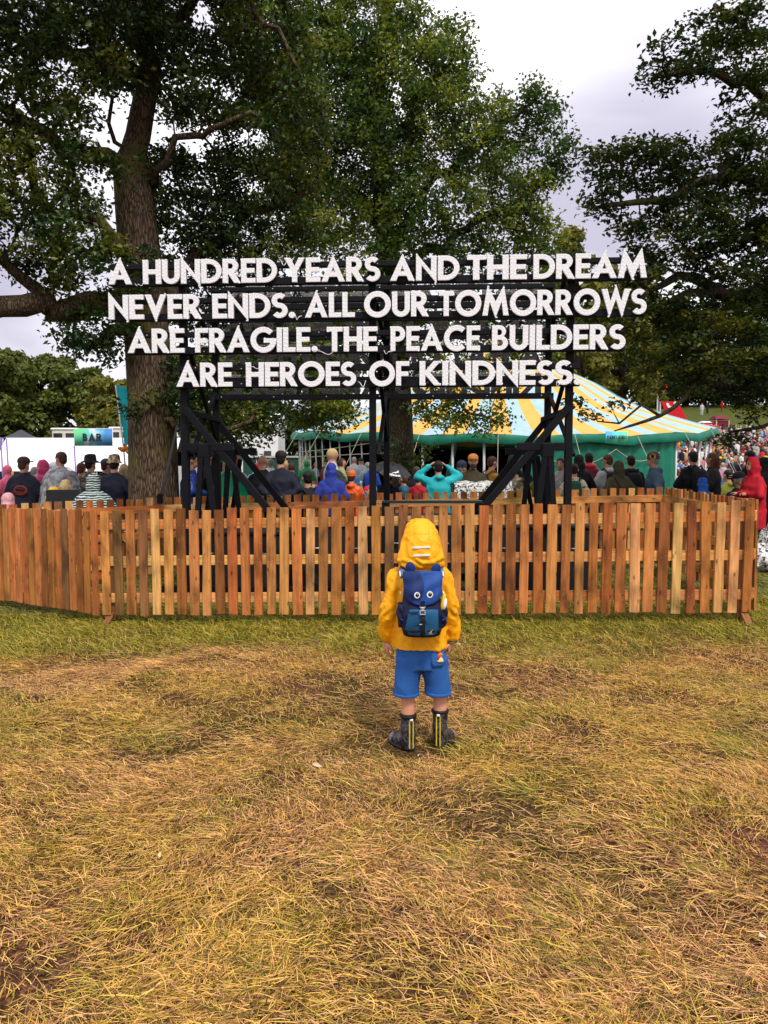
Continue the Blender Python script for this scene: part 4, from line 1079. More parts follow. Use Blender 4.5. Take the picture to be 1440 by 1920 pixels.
def tent():
    g0 = gzf(*TC)
    t = thing('big_top_tent', 'big striped marquee in orange, pale blue and green behind the right posts', 'tent', (TC[0], TC[1], 0))
    NS = 72
    prof = [(0.0, 1.0), (.10, .84), (.22, .69), (.34, .565), (.42, .49), (.47, .44), (.58, .30), (.67, .21), (.81, .115), (.92, .045), (1.0, 0.0)]
    peak = 7.4
    def eave(a):
        x = TRX * math.cos(a)
        return 2.40 + .60 * max(0, (math.cos(a)) ) ** 3 + .38 * max(0, -math.cos(a)) ** 2 + .10 * abs(math.sin(a * 8))
    cols = [0, 1, 0, 1, 0, 1, 0, 1]
    mb = MB(); rings = []
    for f, hgt in prof:
        r = []
        for k in range(NS):
            a = 2 * PI * k / NS; ze = eave(a)
            rr = f + .004
            r.append((rr * TRX * math.cos(a), rr * TRY * math.sin(a), ze + (peak - ze) * hgt + .03 * math.sin(a * 32) * f))
        rings.append(r)
    n = NS
    vs = [p for r in rings for p in r]
    o_ = len(mb.v); mb.v.extend(vs)
    for i in range(len(rings) - 1):
        for k in range(n):
            k2 = (k + 1) % n
            mb.f.append((i * n + k, i * n + k2, (i + 1) * n + k2, (i + 1) * n + k))
            s = k
            ang = (k + .5) / n * 360
            mi = s % 2
            if k in (70, 67, 1): mi = 2
            mb.m.append(mi)
    mb.f.append(tuple(range(n))); mb.m.append(0)
    mb.build('roof', [M_ORANGE, M_PALE, M_TGREEN], t, True)
    # scalloped valance
    mb = MB(); r0, r1, r2 = [], [], []
    for k in range(128):
        a = PI * k / 64; ze = eave(a); wv = 1.0 + .004 * math.sin(k * 1.9)
        r0.append((TRX * 1.002 * math.cos(a), TRY * 1.002 * math.sin(a), ze + .01)); r1.append((TRX * 1.012 * wv * math.cos(a), TRY * 1.012 * wv * math.sin(a), ze - .17)); r2.append((TRX * 1.006 * wv * math.cos(a), TRY * 1.006 * wv * math.sin(a), ze - .30 - .03 * math.sin(k * 1.3)))
    mb.loft([r2, r1, r0], cap=False); mb.build('valance', M_TGREEN, t, True)
    # green side wall at the front, back wall with the inside shade in its colour
    def wall(a0, a1, m, name, rr=.985, n=60, amp=.05):
        v = []; f = []
        for i in range(n + 1):
            a = R(a0 + (a1 - a0) * i / n)
            q = rr + amp * .1 * math.sin(i * 1.7) * .4
            x, y = TRX * q * math.cos(a), TRY * q * math.sin(a)
            g = gzf(TC[0] + x, TC[1] + y)
            for zz in (g, g + .8, eave(a) - .2): v.append((x + .03 * math.sin(zz * 3 + i * .9), y + .04 * math.sin(zz * 2.2 + i * 1.3), zz))
        for i in range(n):
            for j in range(2): f.append((i * 3 + j, i * 3 + j + 1, i * 3 + j + 4, i * 3 + j + 3))
        mesh_obj(name, v, f, m, t, None, True)
    wall(266, 307, M_TGREEN, 'side_wall')
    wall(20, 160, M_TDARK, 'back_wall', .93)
    # poles round the edge
    def pole(a, lean=0.0, r=.045, rr=.975):
        x, y = TRX * rr * math.cos(R(a)), TRY * rr * math.sin(R(a)); g = gzf(TC[0] + x, TC[1] + y)
        mb = MB(); mb.tube([(x + lean, y, g), (x, y, eave(R(a)) - .05)], r, 6); mb.build('side_pole', M_POLE, t, True)
    for a in list(range(184, 236, 4)): pole(a, .12, .03)
    for a in list(range(238, 268, 7)) + [272, 283, 290, 297] + list(range(308, 358, 6)): pole(a)
    for (px_, py_) in ((-2.5, 0), (2.5, 0)):
        mb = MB(); mb.tube([(px_, py_, g0), (px_ * .2, py_, peak - .3)], .09, 8); mb.build('king_pole', M_POLE, t, True)
    # guy ropes, festoon wires on the front
    for a in (200, 215, 230, 245, 262, 278, 293, 308, 322, 336, 350):
        c, s = math.cos(R(a)), math.sin(R(a)); ze = eave(R(a))
        x1, y1 = TRX * 1.22 * c, TRY * 1.2 * s
        mb = MB(); mb.tube([(TRX * 1.01 * c, TRY * 1.01 * s, ze), (x1, y1, gzf(TC[0] + x1, TC[1] + y1))], .011, 5); mb.build('guy_rope', M_ROPE, t)
    for (a0, a1, z0, z1, sag) in ((270, 288, 1.9, 2.0, .5), (288, 300, 2.0, 1.9, .35), (196, 236, 2.0, 2.3, .1), (190, 240, 1.7, 1.9, .0)):
        mb = MB(); pts = []
        for k in range(13):
            f = k / 12; a = R(a0 + (a1 - a0) * f); pts.append((TRX * 1.0 * math.cos(a), TRY * 1.0 * math.sin(a), z0 + (z1 - z0) * f - sag * math.sin(PI * f)))
        mb.tube(pts, .014, 5); mb.build('slack_rope', M_ROPE, t)
    # no lamp or glow inside the tent
    return t
tent()
def banner_mat(name, stops, ang=0.0):
    m, nt = new_mat(name)
    b = N(nt, 'ShaderNodeBsdfPrincipled', ins={'Roughness': .6})
    tc = N(nt, 'ShaderNodeTexCoord'); n = N(nt, 'ShaderNodeTexNoise', ins={'Scale': 1.6, 'Detail': 3.0})
    nt.links.new(tc.outputs['Object'], n.inputs['Vector'])
    sp = N(nt, 'ShaderNodeSeparateXYZ'); nt.links.new(tc.outputs['Object'], sp.inputs[0])
    a = N(nt, 'ShaderNodeMath', operation='MULTIPLY_ADD'); a.inputs[1].default_value = .55; nt.links.new(sp.outputs['X'], a.inputs[0]); nt.links.new(n.outputs['Fac'], a.inputs[2])
    r = N(nt, 'ShaderNodeValToRGB')
    while len(r.color_ramp.elements) < len(stops): r.color_ramp.elements.new(.5)
    for e, (p, c) in zip(r.color_ramp.elements, stops): e.position = p; e.color = (*c, 1)
    nt.links.new(a.outputs[0], r.inputs[0]); nt.links.new(r.outputs[0], b.inputs['Base Color']); finish(nt, b.outputs[0])
    return m
M_INK = mat('dark_ink', (.02, .02, .05), .6, .1)
def banner(name, label, px0, px1, py0, py1, d, m, txt, tsize, poles=False):
    c = at((px0 + px1) / 2, (py0 + py1) / 2, d); w_ = (px1 - px0) * d / F; h = (py1 - py0) * d / F
    t = thing(name, label, 'banner', c)
    nx = 12; v = []; f = []
    for i in range(nx + 1):
        for j in range(2):
            for s in (0, .02): v.append(((i / nx - .5) * w_, .02 * math.sin(i * 1.1 + j) + s, (j - .5) * h))
    for i in range(nx):
        a = i * 4; b_ = a + 4
        f += [(a, a + 2, b_ + 2, b_), (a + 1, b_ + 1, b_ + 3, a + 3), (a, b_, b_ + 1, a + 1), (a + 2, a + 3, b_ + 3, b_ + 2)]
    mesh_obj('cloth', v, f, m, t, None, True)
    if txt:
        hs = .74 if len(txt) > 4 else 1.0; adv = [GL[ch][0] * hs + .12 for ch in txt]; lb = MB(); cur = -sum(adv) / 2 * tsize
        for ch, a_ in zip(txt, adv):
            V_, F_, _ = glyph(ch, hs, tsize, .012); lb.add([(p[0] + cur, p[1], p[2] - tsize / 2) for p in V_], F_); cur += a_ * tsize
        o = lb.build('lettering', M_INK, t); o.location = (0, -.06, 0)
    if poles:
        for s in (-1, 1):
            mb = MB(); mb.tube([(s * w_ * .5, .05, gzf(c.x, c.y) - c.z), (s * w_ * .5, .05, h * .55)], .022, 6); mb.build('pole', M_POLE, t, True)
        mb = MB(); mb.tube([(-w_ * .5, .04, h * .5), (w_ * .5, .04, h * .5)], .018, 6); mb.build('top_rail', M_POLE, t, True)
    return t
M_BAN1 = banner_mat('bar_banner_print', [(.1, (.12, .55, .22)), (.35, (.10, .50, .45)), (.5, (.55, .70, .72)), (.62, (.10, .36, .60)), (.8, (.04, .20, .50))])
M_BAN2 = banner_mat('area_banner_print', [(.2, (.08, .36, .72)), (.42, (.08, .58, .62)), (.6, (.14, .68, .42)), (.9, (.2, .7, .3))])
banner('banner', 'green to blue banner reading BAR above the white marquee', 139, 210, 804, 836, 29.0, M_BAN1, 'BAR', .30, True)
banner('banner', 'small green blue banner reading PARKLANDS on the tent edge', 1136, 1177, 809, 831, 24.3, M_BAN2, 'PARKLANDS', .112)

# ---- white marquee on the left with dark inside
M_WHITEPVC = mat('white_canvas', (.80, .80, .82), .5, .04, 2, .15, 4)
def white_marquee():
    d = 31.0
    a = at(-60, 870, d); b_ = at(300, 870, d); g = gzf(a.x, d)
    t = thing('white_marquee', 'long white marquee with open dark front behind the crowd on the left', 'marquee', ((a.x + b_.x) / 2, d, 0))
    hw = (b_.x - a.x) / 2
    ze = at(100, 874, d).z; zr = at(100, 846, d + 2.6).z; zt = at(100, 821, d + 3.2).z
    nb = 9; v = []; f = []
    for i in range(nb * 4 + 1):
        x = -hw + 2 * hw * i / (nb * 4); s = -.05 * abs(math.sin(PI * i / 4))
        for (y, z) in ((-.02, ze - .22), (0, ze), (1.3, (ze + zr) / 2 + .04 + s), (2.6, zr + s * .4), (3.2, zt), (6.2, zt + .05), (9, zr)): v.append((x, y, z))
    for i in range(nb * 4):
        for j in range(6): f.append((i * 7 + j, (i + 1) * 7 + j, (i + 1) * 7 + j + 1, i * 7 + j + 1))
    mesh_obj('roof', v, f, M_WHITEPVC, t, None, True)
    for i in range(nb + 1):
        x = -hw + 2 * hw * i / nb
        mb = MB(); mb.tube([(x, .05, g - .2), (x, .05, ze)], .03, 6); mb.build('leg', M_POLE, t, True)
    mb = MB(); mb.box((0, 8.8, (ze + g) / 2 + .2), (2 * hw, .05, 3.0)); mb.build('back_wall', M_TDARK, t)  # wall coloured near black for the shade inside
    for s in (-1, 1):
        mb = MB(); mb.box((s * hw, 4.4, (ze + g) / 2), (.04, 8.7, ze - g)); mb.build('end_wall', M_WHITEPVC, t)
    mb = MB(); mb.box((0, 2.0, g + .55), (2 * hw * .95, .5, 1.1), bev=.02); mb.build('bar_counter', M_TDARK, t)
white_marquee()
# striped tent poles by the left edge
M_PURPLE = mat('purple_pole', (.22, .14, .42), .4, .15)
for (x0, x1, y0, lab) in ((1, 8, 820, 'thin purple pole at the left edge of the white marquee'), (12, 19, 822, 'second thin purple pole, slightly leaning, left of the man with a brown cap'), (139, 146, 836, 'thin lilac pole below the left corner of the bar banner')):
    d = 28.0; a = at(x1, 905, d); b_ = at(x0, y0, d); mb = MB(); mb.tube([(0, 0, gzf(a.x, d) - a.z), b_ - a], .03, 8)
    o = mb.build('marquee_pole', M_PURPLE, None, True); o.location = a; tag(o, lab, 'pole', 'poles before the white marquee')
# ---- gazebo and caravans behind it
def gazebo():
    d = 40; c = at(40, 822, d); g = gzf(c.x, d)
    t = thing('dark_gazebo', 'small dark pointed gazebo behind the white marquee', 'gazebo', (c.x, d, g))
    h0 = c.z - g; h1 = at(40, 806, d).z - g; r = 24 * d / F
    mb = MB(); mb.loft([[(-r, -r, h0), (r, -r, h0), (r, r, h0), (-r, r, h0)], [(-r * .55, -r * .55, h0 + (h1 - h0) * .4), (r * .55, -r * .55, h0 + (h1 - h0) * .4), (r * .55, r * .55, h0 + (h1 - h0) * .4), (-r * .55, r * .55, h0 + (h1 - h0) * .4)], [(-.04, -.04, h1), (.04, -.04, h1), (.04, .04, h1), (-.04, .04, h1)]])
    mb.build('roof', mat('grey_canopy', (.05, .05, .06), .7, .1), t)
    for sx in (-1, 1):
        for sy in (-1, 1):
            mb = MB(); mb.tube([(sx * r * .95, sy * r * .95, 0), (sx * r * .95, sy * r * .95, h0)], .04, 6); mb.build('leg', M_POLE, t)
gazebo()
M_CARA = mat('caravan_cream', (.62, .60, .50), .4, .06); M_GLASS = mat('dark_glass', (.02, .022, .025), .12, .1, spec=.6)
def cabin(px0, px1, py0, py1, d, label):
    c = at((px0 + px1) / 2, (py0 + py1) / 2, d); w_ = (px1 - px0) * d / F; h = (py1 - py0) * d / F; g = gzf(c.x, d)
    t = thing('site_cabin', label, 'cabin', (c.x, d + 1.2, g), 0, 'cabins behind the white marquee')
    H = c.z + h / 2 - g
    mb = MB(); mb.box((0, 0, H / 2 + .2), (w_, 2.2, H - .4), bev=.05); mb.build('body', M_CARA, t)
    mb = MB(); mb.box((0, 0, H + .03), (w_ + .12, 2.35, .1), bev=.03); mb.build('roof', M_WHITEPVC, t)
    n = max(2, int(w_ / .9))
    for i in range(n):
        x = (i + .5) / n * w_ - w_ / 2
        mb = MB(); mb.box((x, -1.11, H - .42), (w_ / n * .8, .03, .42)); o = mb.build('window', M_GLASS, t)
        mb = MB()
        for s in (-1, 1): mb.box((x + s * w_ / n * .41, -1.125, H - .42), (.05, .04, .5))
        mb.box((x, -1.125, H - .19), (w_ / n * .76, .04, .05)); mb.box((x, -1.125, H - .65), (w_ / n * .76, .04, .05)); mb.build('frame', M_CARA, o)
    for s in (-1, 1):
        mb = MB(); mb.box((s * w_ * .35, 0, .1), (.2, 2.0, .22)); mb.build('support', M_BLACK, t)
cabin(96, 142, 805, 823, 42, 'cream site cabin with dark windows left of the bar banner')
cabin(205, 246, 803, 822, 42, 'cream site cabin with dark windows right of the bar banner')
# ---- cyan feather flag beside the trunk
M_CYAN = mat('cyan_flag', (.01, .50, .54), .6, .1)
def feather():
    d = 15.0; p0 = at(243, 905, d); g = gzf(p0.x, d)
    t = thing('feather_flag', 'tall cyan feather flag half hidden by the oak trunk', 'flag', (p0.x, d, g))
    top_ = at(219, 722, d) - Vector((p0.x, d, g)); low = at(233, 835, d) - Vector((p0.x, d, g))
    mb = MB(); mb.tube([(0.03, 0, 0), (low.x - .02, 0, low.z), (top_.x - .02, 0, top_.z)], .018, 6); mb.build('pole', M_POLE, t, True)
    v = []; f = []; n = 12
    for i in range(n + 1):
        s = i / n; l = low.lerp(top_, s); ww = .34 * (1 - .15 * s) ; dz = .12 * s
        for q in (0, .5, 1.0):
            for e in (0, .012): v.append((l.x + q * ww, .03 * math.sin(6 * s + q * 3) + e, l.z - q * dz + q * .04))
    for i in range(n):
        a = i * 6; b_ = a + 6
        f += [(a, a + 2, b_ + 2, b_), (a + 2, a + 4, b_ + 4, b_ + 2), (a + 1, b_ + 1, b_ + 3, a + 3), (a + 3, b_ + 3, b_ + 5, a + 5), (a, b_, b_ + 1, a + 1), (a + 4, a + 5, b_ + 5, b_ + 4)]
    mesh_obj('cloth', v, f, M_CYAN, t, None, True)
feather()
# ---- orange giraffe toy on a stick
M_GIR = mat('giraffe_orange', (.70, .26, .03), .5, .25, 30)
def giraffe():
    d = 13.6; c = at(233, 842, d); t = thing('toy_giraffe', 'orange inflatable giraffe head held up beside the oak trunk', 'inflatable toy', c)
    k = d / F
    mb = MB(); mb.ell((0, 0, 0), (9 * k, 5 * k, 5 * k), Matrix.Rotation(R(-20), 3, 'Y')); mb.ell((-7 * k, 0, 1 * k), (5 * k, 4 * k, 3.5 * k)); mb.build('head', M_GIR, t, True)
    mb = MB(); mb.tube([(4 * k, 0, -2 * k), (10 * k, 0, -9 * k), (18 * k, 0, -20 * k)], [4 * k, 3.4 * k, 3.5 * k], 10); mb.build('neck', M_GIR, t, True)
    for s in (-1, 1):
        mb = MB(); mb.ell((3 * k, s * 3 * k, 5 * k), (1.6 * k, 1.5 * k, 3.4 * k)); mb.build('ear', M_GIR, t, True)
        mb = MB(); mb.tube([(1 * k, s * 1.5 * k, 4 * k), (.5 * k, s * 2 * k, 8 * k)], [.7 * k, .7 * k], 6); mb.ell((.5 * k, s * 2 * k, 8.5 * k), (1.1 * k,) * 3); mb.build('horn', M_DARK, t, True)
    mb = MB(); mb.tube([(18 * k, 0, -20 * k), (19 * k, 0, gzf(c.x, d) - c.z + 1.2)], .012, 6); mb.build('stick', M_POLE, t)
    mb = MB(); mb.ell((-10 * k, 0, 1.5 * k), (2.5 * k, 3 * k, 2.4 * k)); mb.build('muzzle', mat('toy_pink', (.7, .1, .2), .5), t, True)
giraffe()
# ---- red sail banner with a white ring, far right
M_RED = mat('red_banner', (.62, .008, .02), .5, .08)
def red_sail(label, pts, d, ring=None, grp='red banners above the hillside stalls'):
    c = at(sum(p[0] for p in pts) / len(pts), sum(p[1] for p in pts) / len(pts), d); g = gzf(c.x, d)
    t = thing('red_banner', label, 'banner', c, 0, grp)
    q = [at(x, y, d) - c for x, y in pts]
    mb = MB(); mb.loft([[p + Vector((0, -.05, 0)) for p in q], [p + Vector((0, .05, 0)) for p in q]]); mb.build('cloth', M_RED, t)
    mb = MB(); mb.tube([(q[0].x, .1, g - c.z), (q[0].x, .1, q[0].z)], .07, 8); mb.build('pole', M_POLE, t)
    if ring:
        rc = at(ring[0], ring[1], d) - c; r = ring[2] * d / F; mb = MB(); i_, o_ = [], []
        ang = [R(a) for a in range(170, 391, 10)]
        v = [(rc.x + rr * math.cos(a), -.06 - e, rc.z + rr * math.sin(a)) for a in ang for rr in (r * .5, r) for e in (0, .02)]
        for k in range(len(ang) - 1):
            a = k * 4; b_ = a + 4; mb.f += [(a, b_, b_ + 2, a + 2), (a + 1, a + 3, b_ + 3, b_ + 1), (a, a + 1, b_ + 1, b_), (a + 2, b_ + 2, b_ + 3, a + 3)]; mb.m += [0] * 4
        mb.v = v; mb.build('ring_emblem', M_WHITE, t)
red_sail('large slanting red banner with part of a white ring above the tent edge', [(1239, 752), (1271, 753), (1292, 795), (1256, 797)], 62, (1258, 757, 9))
red_sail('small ragged red pennant high above the larger red banner', [(1234, 738), (1250, 720), (1251, 727), (1243, 735), (1238, 741)], 64)
def stall(px0, px1, py0, py1, d, m, label):
    c = at((px0 + px1) / 2, py1, d); w_ = (px1 - px0) * d / F; h = (py1 - py0) * d / F
    t = thing('market_stall', label, 'stall', (c.x, d, c.z), 0, 'far stalls on the hillside')
    mb = MB(); mb.box((0, 0, h * .3), (w_, 2.2, h * .6), bev=.05); mb.build('counter', m, t)
    mb = MB(); mb.loft([[(-w_ / 2, -1.3, h * .72), (w_ / 2, -1.3, h * .72), (w_ / 2, 1.3, h * .72), (-w_ / 2, 1.3, h * .72)], [(-w_ / 2 * .8, -.2, h), (w_ / 2 * .8, -.2, h), (w_ / 2 * .8, .2, h), (-w_ / 2 * .8, .2, h)]]); mb.build('roof', m, t)
    for s in (-1, 1):
        mb = MB(); mb.tube([(s * w_ * .46, -1.1, 0), (s * w_ * .46, -1.1, h * .74)], .06, 6); mb.build('post', M_POLE, t)
M_MAROON = mat('maroon_canvas', (.16, .01, .025), .6, .1)
stall(1296, 1340, 795, 814, 91, M_RED, 'red stall right of the tent on the hillside')
stall(1335, 1360, 780, 805, 96, M_MAROON, 'maroon stall beside the far lawn')
stall(1312, 1332, 790, 803, 97, M_WHITEPVC, 'pale stall between the red and maroon stalls')
# green site fence and pale barn behind the left struts
M_HOARD = mat('green_hoarding', (.02, .10, .07), .6, .15)
mb = MB(); a = at(455, 870, 27); b_ = at(560, 870, 27); g = gzf(a.x, 27)
t = thing('green_hoarding', 'low green hoarding behind the man with hands behind his back', 'hoarding', (a.x, 27, g))
L = b_.x - a.x; hh = at(500, 858, 27).z - g
for k in range(4):
    mb = MB(); mb.box((L * (k + .5) / 4, 0, hh / 2), (L / 4 - .02, .04, hh), bev=.01); mb.build('panel', M_HOARD, t)
mb = MB(); mb.box((L / 2, -.03, hh + .03), (L, .08, .06)); mb.build('rail', M_POLE, t)
mb = MB(); a = at(478, 850, 36); g = gzf(a.x, 36)
t = thing('white_shed', 'white shed half hidden by leaves behind the left struts', 'shed', (a.x, 37, g))
w_ = 90 * 36 / F; hh = at(478, 800, 36).z - g
mb = MB(); mb.box((0, 0, hh / 2), (w_, 2.5, hh), bev=.03); mb.build('wall', M_WHITEPVC, t)
mb = MB(); mb.loft([[(-w_ / 2 - .1, -1.4, hh), (w_ / 2 + .1, -1.4, hh), (w_ / 2 + .1, 1.4, hh), (-w_ / 2 - .1, 1.4, hh)], [(-w_ / 2 - .1, -.1, hh + .7), (w_ / 2 + .1, -.1, hh + .7), (w_ / 2 + .1, .1, hh + .7), (-w_ / 2 - .1, .1, hh + .7)]]); mb.build('roof', M_WHITEPVC, t)
for k in (-1, 0, 1):
    mb = MB(); mb.box((k * w_ * .28, -1.27, hh * .62), (.35, .04, .4)); mb.build('window', M_GLASS, t)
# ================================================================== people
def hand_shape(mb, wrist, d, palm_n, side, s=1.0, curl=.5, mi=0):
    """palm, four unequal bent fingers and a thumb. wrist point, d = direction to the finger tips, palm_n = palm normal"""
    wrist = Vector(wrist); d = Vector(d).normalized(); nrm = Vector(palm_n); nrm = (nrm - d * nrm.dot(d)).normalized(); x = d.cross(nrm) * side
    pw, pl = .036 * s, .085 * s
    rings = []
    for t, wx, wt in ((0, .62, .9), (.35, .92, 1.0), (.75, 1.06, .9), (1.0, 1.0, .7)):
        c = wrist + d * (pl * t)
        rings.append([c + x * (pw * wx * math.cos(2 * PI * k / 12)) + nrm * (.013 * s * wt * math.sin(2 * PI * k / 12)) for k in range(12)])
    mb.loft(rings, mi)
    for i, (ox, L, r) in enumerate(((-.75, .066, .0082), (-.27, .076, .0086), (.22, .071, .0083), (.68, .055, .0072))):
        b = wrist + d * (pl * (.97 - .05 * abs(ox))) + x * (pw * ox)
        L *= s; r *= s; a = curl * (1.0 + .15 * i); pts = [b - d * .01 * s]; cur = b; dd = d
        pts.append(b)
        for k, seg in enumerate((.45, .32, .26)):
            ang = a * (.55, .8, .7)[k]
            dd = (dd * math.cos(ang) + nrm * math.sin(ang)).normalized(); cur = cur + dd * L * seg; pts.append(cur)
        mb.tube(pts, [r, r * 1.05, r, r * .92, r * .62], 8, mi)
    b = wrist + d * (pl * .28) - x * (pw * .75)
    t1 = (d * .65 - x * .7 + nrm * .35).normalized(); t2 = (d * .9 - x * .15 + nrm * .45).normalized()
    mb.tube([b + x * .012 * s, b + t1 * .03 * s, b + t1 * .03 * s + t2 * .026 * s, b + t1 * .03 * s + t2 * .048 * s], [.012 * s, .0105 * s, .0092 * s, .006 * s], 8, mi)
POSES = {   # elbow and wrist of the right arm (x out, y forward, z up) for a 1.75 m adult
 'down': ((.27, -.04, 1.14), (.25, .06, .90)), 'front': ((.27, .02, 1.15), (.09, .24, 1.12)), 'phone': ((.26, .08, 1.14), (.11, .27, 1.26)),
 'raised': ((.37, .10, 1.47), (.15, .10, 1.66)), 'behind': ((.30, -.12, 1.15), (.05, -.19, .98)), 'pocket': ((.31, -.08, 1.14), (.22, .10, .95)), 'point': ((.27, .2, 1.2), (.22, .44, 1.2)), 'fold': ((.27, .05, 1.13), (-.06, .22, 1.16))}
def rot2(p, a): return (p[0] * math.cos(a) - p[1] * math.sin(a), p[0] * math.sin(a) + p[1] * math.cos(a), p[2])
HAIRC = {'brown': (.06, .028, .014), 'dark': (.012, .009, .008), 'blond': (.46, .32, .16), 'grey': (.25, .24, .23), 'red': (.20, .04, .015), 'auburn': (.11, .04, .018)}
def person(label, px, top, d, face, jacket=(.02, .02, .03), trousers=(.02, .022, .035), hair='brown', hat=None, hatcol=(.02, .02, .02), pose='down', poseL=None, seated=False,
           hood=False, jm=None, skirt=0.0, wide=1.0, pack=None, H=None, build=1.0, group='people standing between the fence and the tents', head_turn=0.0, glasses=False, bald=False, ground=None, strap=False, longhair=False, beard=False):
    p = at(px, top, d); g = gzf(p.x, d) if ground is None else ground
    full = 1.77 + (.03 if hat or hood else 0)
    if seated: full -= .46
    s = (p.z - g) / full if H is None else H
    t = thing('person', label, 'person', (p.x, d, g), R(face), group)
    t.scale = (s * build, s * build, s)
    dz = -.46 if seated else 0.0
    SK = M_SKIN
    hc = Vector((0, .035, 1.635 + dz)); ht = R(head_turn)
    Rh = Matrix.Rotation(ht, 3, 'Z')
    mb = MB(); hands = MB()
    # head: skull, jaw, nose, ears, neck
    def hp(v): return hc + Rh @ Vector(v)
    mb.ell(hp((0, -.005, .02)), (.072, .092, .098), Rh); mb.ell(hp((0, .028, -.05)), (.056, .062, .066), Rh); mb.ell(hp((0, .092, -.018)), (.014, .02, .022), Rh, 8, 6)
    mb.ell(hp((0, .083, -.066)), (.024, .012, .010), Rh, 8, 6)
    for q in (-1, 1): mb.ell(hp((q * .078, -.005, -.008)), (.012, .024, .034), Rh, 8, 6)
    mb.capsule((0, -.005, 1.44 + dz), .062, (0, .02, 1.58 + dz), .055)
    mb.capsule((0, 0, 1.0 + dz), .10, (0, 0, 1.32 + dz), .085)
    armsR = POSES[pose]; armsL = POSES[poseL or pose]
    sleeves = []
    for q, (e, w_) in ((1, armsR), (-1, armsL)):
        sh = Vector((q * .175, -.005, 1.395 + dz)); e = Vector((q * e[0], e[1], e[2] + dz)); w_ = Vector((q * w_[0], w_[1], w_[2] + dz))
        mb.capsule(sh + Vector((-q * .02, 0, -.02)), .036, e, .03); mb.capsule(e, .03, w_, .027)
        dr = (w_ - e).normalized(); pn = Vector((-q, 0.1, 0)) if abs(dr.z) > .6 else Vector((-q * .3, 0, -1))
        hand_shape(hands, w_ - dr * .01, dr, pn, q, 1.05, .45)
        sleeves.append((sh, e, w_, q))
    if seated:
        for q in (-1, 1):
            mb.capsule((q * .09, 0, .47), .085, (q * .13, .42, .47), .06); mb.capsule((q * .13, .42, .47), .055, (q * .13, .40, .08), .04); mb.capsule((q * .13, .38, .04), .04, (q * .14, .54, .035), .035)
    else:
        for q in (-1, 1):
            mb.capsule((q * .09, 0, .90), .085, (q * .10, .02, .49), .058); mb.capsule((q * .10, .02, .49), .056, (q * .11, -.02, .08), .04); mb.capsule((q * .11, -.03, .045), .042, (q * .13, .13, .035), .036)
    V, Nn, Fs = remesh(mb, .017, 3)
    o_ = MB(); o_.v = [tuple(v) for v in V]; o_.f = list(Fs); o_.m = [0] * len(Fs)
    k0 = len(o_.v); o_.v += hands.v; o_.f += [tuple(i + k0 for i in f) for f in hands.f]; o_.m += [0] * len(hands.f)
    # eyes and brow as a second material of the one body
    for q in (-1, 1):
        o_.ell(hp((q * .032, .078, .008)), (.011, .008, .007), Rh, 8, 6, 1); o_.ell(hp((q * .033, .082, .030)), (.018, .006, .005), Rh, 8, 6, 1)
    o_.build('body', [SK, M_DARK], t, True)
    # jacket
    jm = jm or M_CLOTH; w = wide
    jb = MB()
    hem = .80 - skirt + dz
    if seated: hem = max(hem, .42)
    jb.oval([(hem, 0, 0, .205 * w, .15 * w), ((hem + 1.1 + dz) / 2, 0, 0, .20 * w, .145 * w), (1.10 + dz, 0, 0, .19 * w, .135 * w), (1.28 + dz, 0, -.005, .20 * w, .14 * w), (1.40 + dz, 0, -.005, .185, .115), (1.46 + dz, 0, 0, .115, .09), (1.50 + dz, 0, .008, .078, .075)])
    for sh, e, w_, q in sleeves:
        jb.capsule(sh + Vector((-q * .03, 0, -.02)), .085, e, .066 * (1 + .35 * (w - 1))); jb.capsule(e, .066, w_ - (w_ - e).normalized() * .02, .048)
    if hood:
        jb.ell(hc + Vector((0, -.01, .015)), (.098, .120, .130)); jb.oval([(1.44 + dz, 0, -.01, .11, .10), (1.52 + dz, 0, 0, .10, .10), (1.60 + dz, 0, .0, .105, .115)])
    elif jm is not None and random.random() < .6:
        jb.ell((0, -.085, 1.455 + dz), (.10, .06, .055))
    V, Nn, Fs = remesh(jb, .02, 4)
    V = folds(V, Nn, .007 * (1.3 if w > 1.05 else 1), 8.5, px * .37); V = creases(V, Nn, .016, 9, px * .11, .7)
    if hood:
        Vc = V - np.array(hc); y = Vc @ np.array(Rh @ Vector((0, 1, 0))); x = Vc @ np.array(Rh @ Vector((1, 0, 0)))
        open_ = (y > .045) & ((x / .075) ** 2 + ((Vc[:, 2] + .005) / .105) ** 2 < 1)
        Fs = [f for f in Fs if not all(open_[i] for i in f)]
    mesh_obj('hooded_jacket' if hood else 'jacket', V, Fs, jm, t, None, True, jacket)
    # trousers
    tb = MB()
    if seated:
        for q in (-1, 1): tb.capsule((q * .09, 0, .48), .105, (q * .13, .42, .48), .08); tb.capsule((q * .13, .42, .47), .075, (q * .13, .40, .12), .06)
    else:
        tb.oval([(.80, 0, 0, .15, .11), (.9, 0, 0, .17, .12), (1.0, 0, 0, .165, .12)])
        for q in (-1, 1): tb.capsule((q * .085, 0, .86), .10, (q * .10, .02, .49), .078); tb.capsule((q * .10, .02, .49), .076, (q * .11, -.02, .10), .062)
    V, Nn, Fs = remesh(tb, .024, 3); V = folds(V, Nn, .006, 10, px)
    mesh_obj('trousers', V, Fs, M_CLOTH, t, None, True, trousers)
    bt = MB()
    for q in (-1, 1):
        y0 = .40 if seated else -.03
        bt.ell((q * .115 + (.02 * q), y0 + .06, .045), (.05, .14, .05))
    bt.build('shoes', M_DARK, t, True)
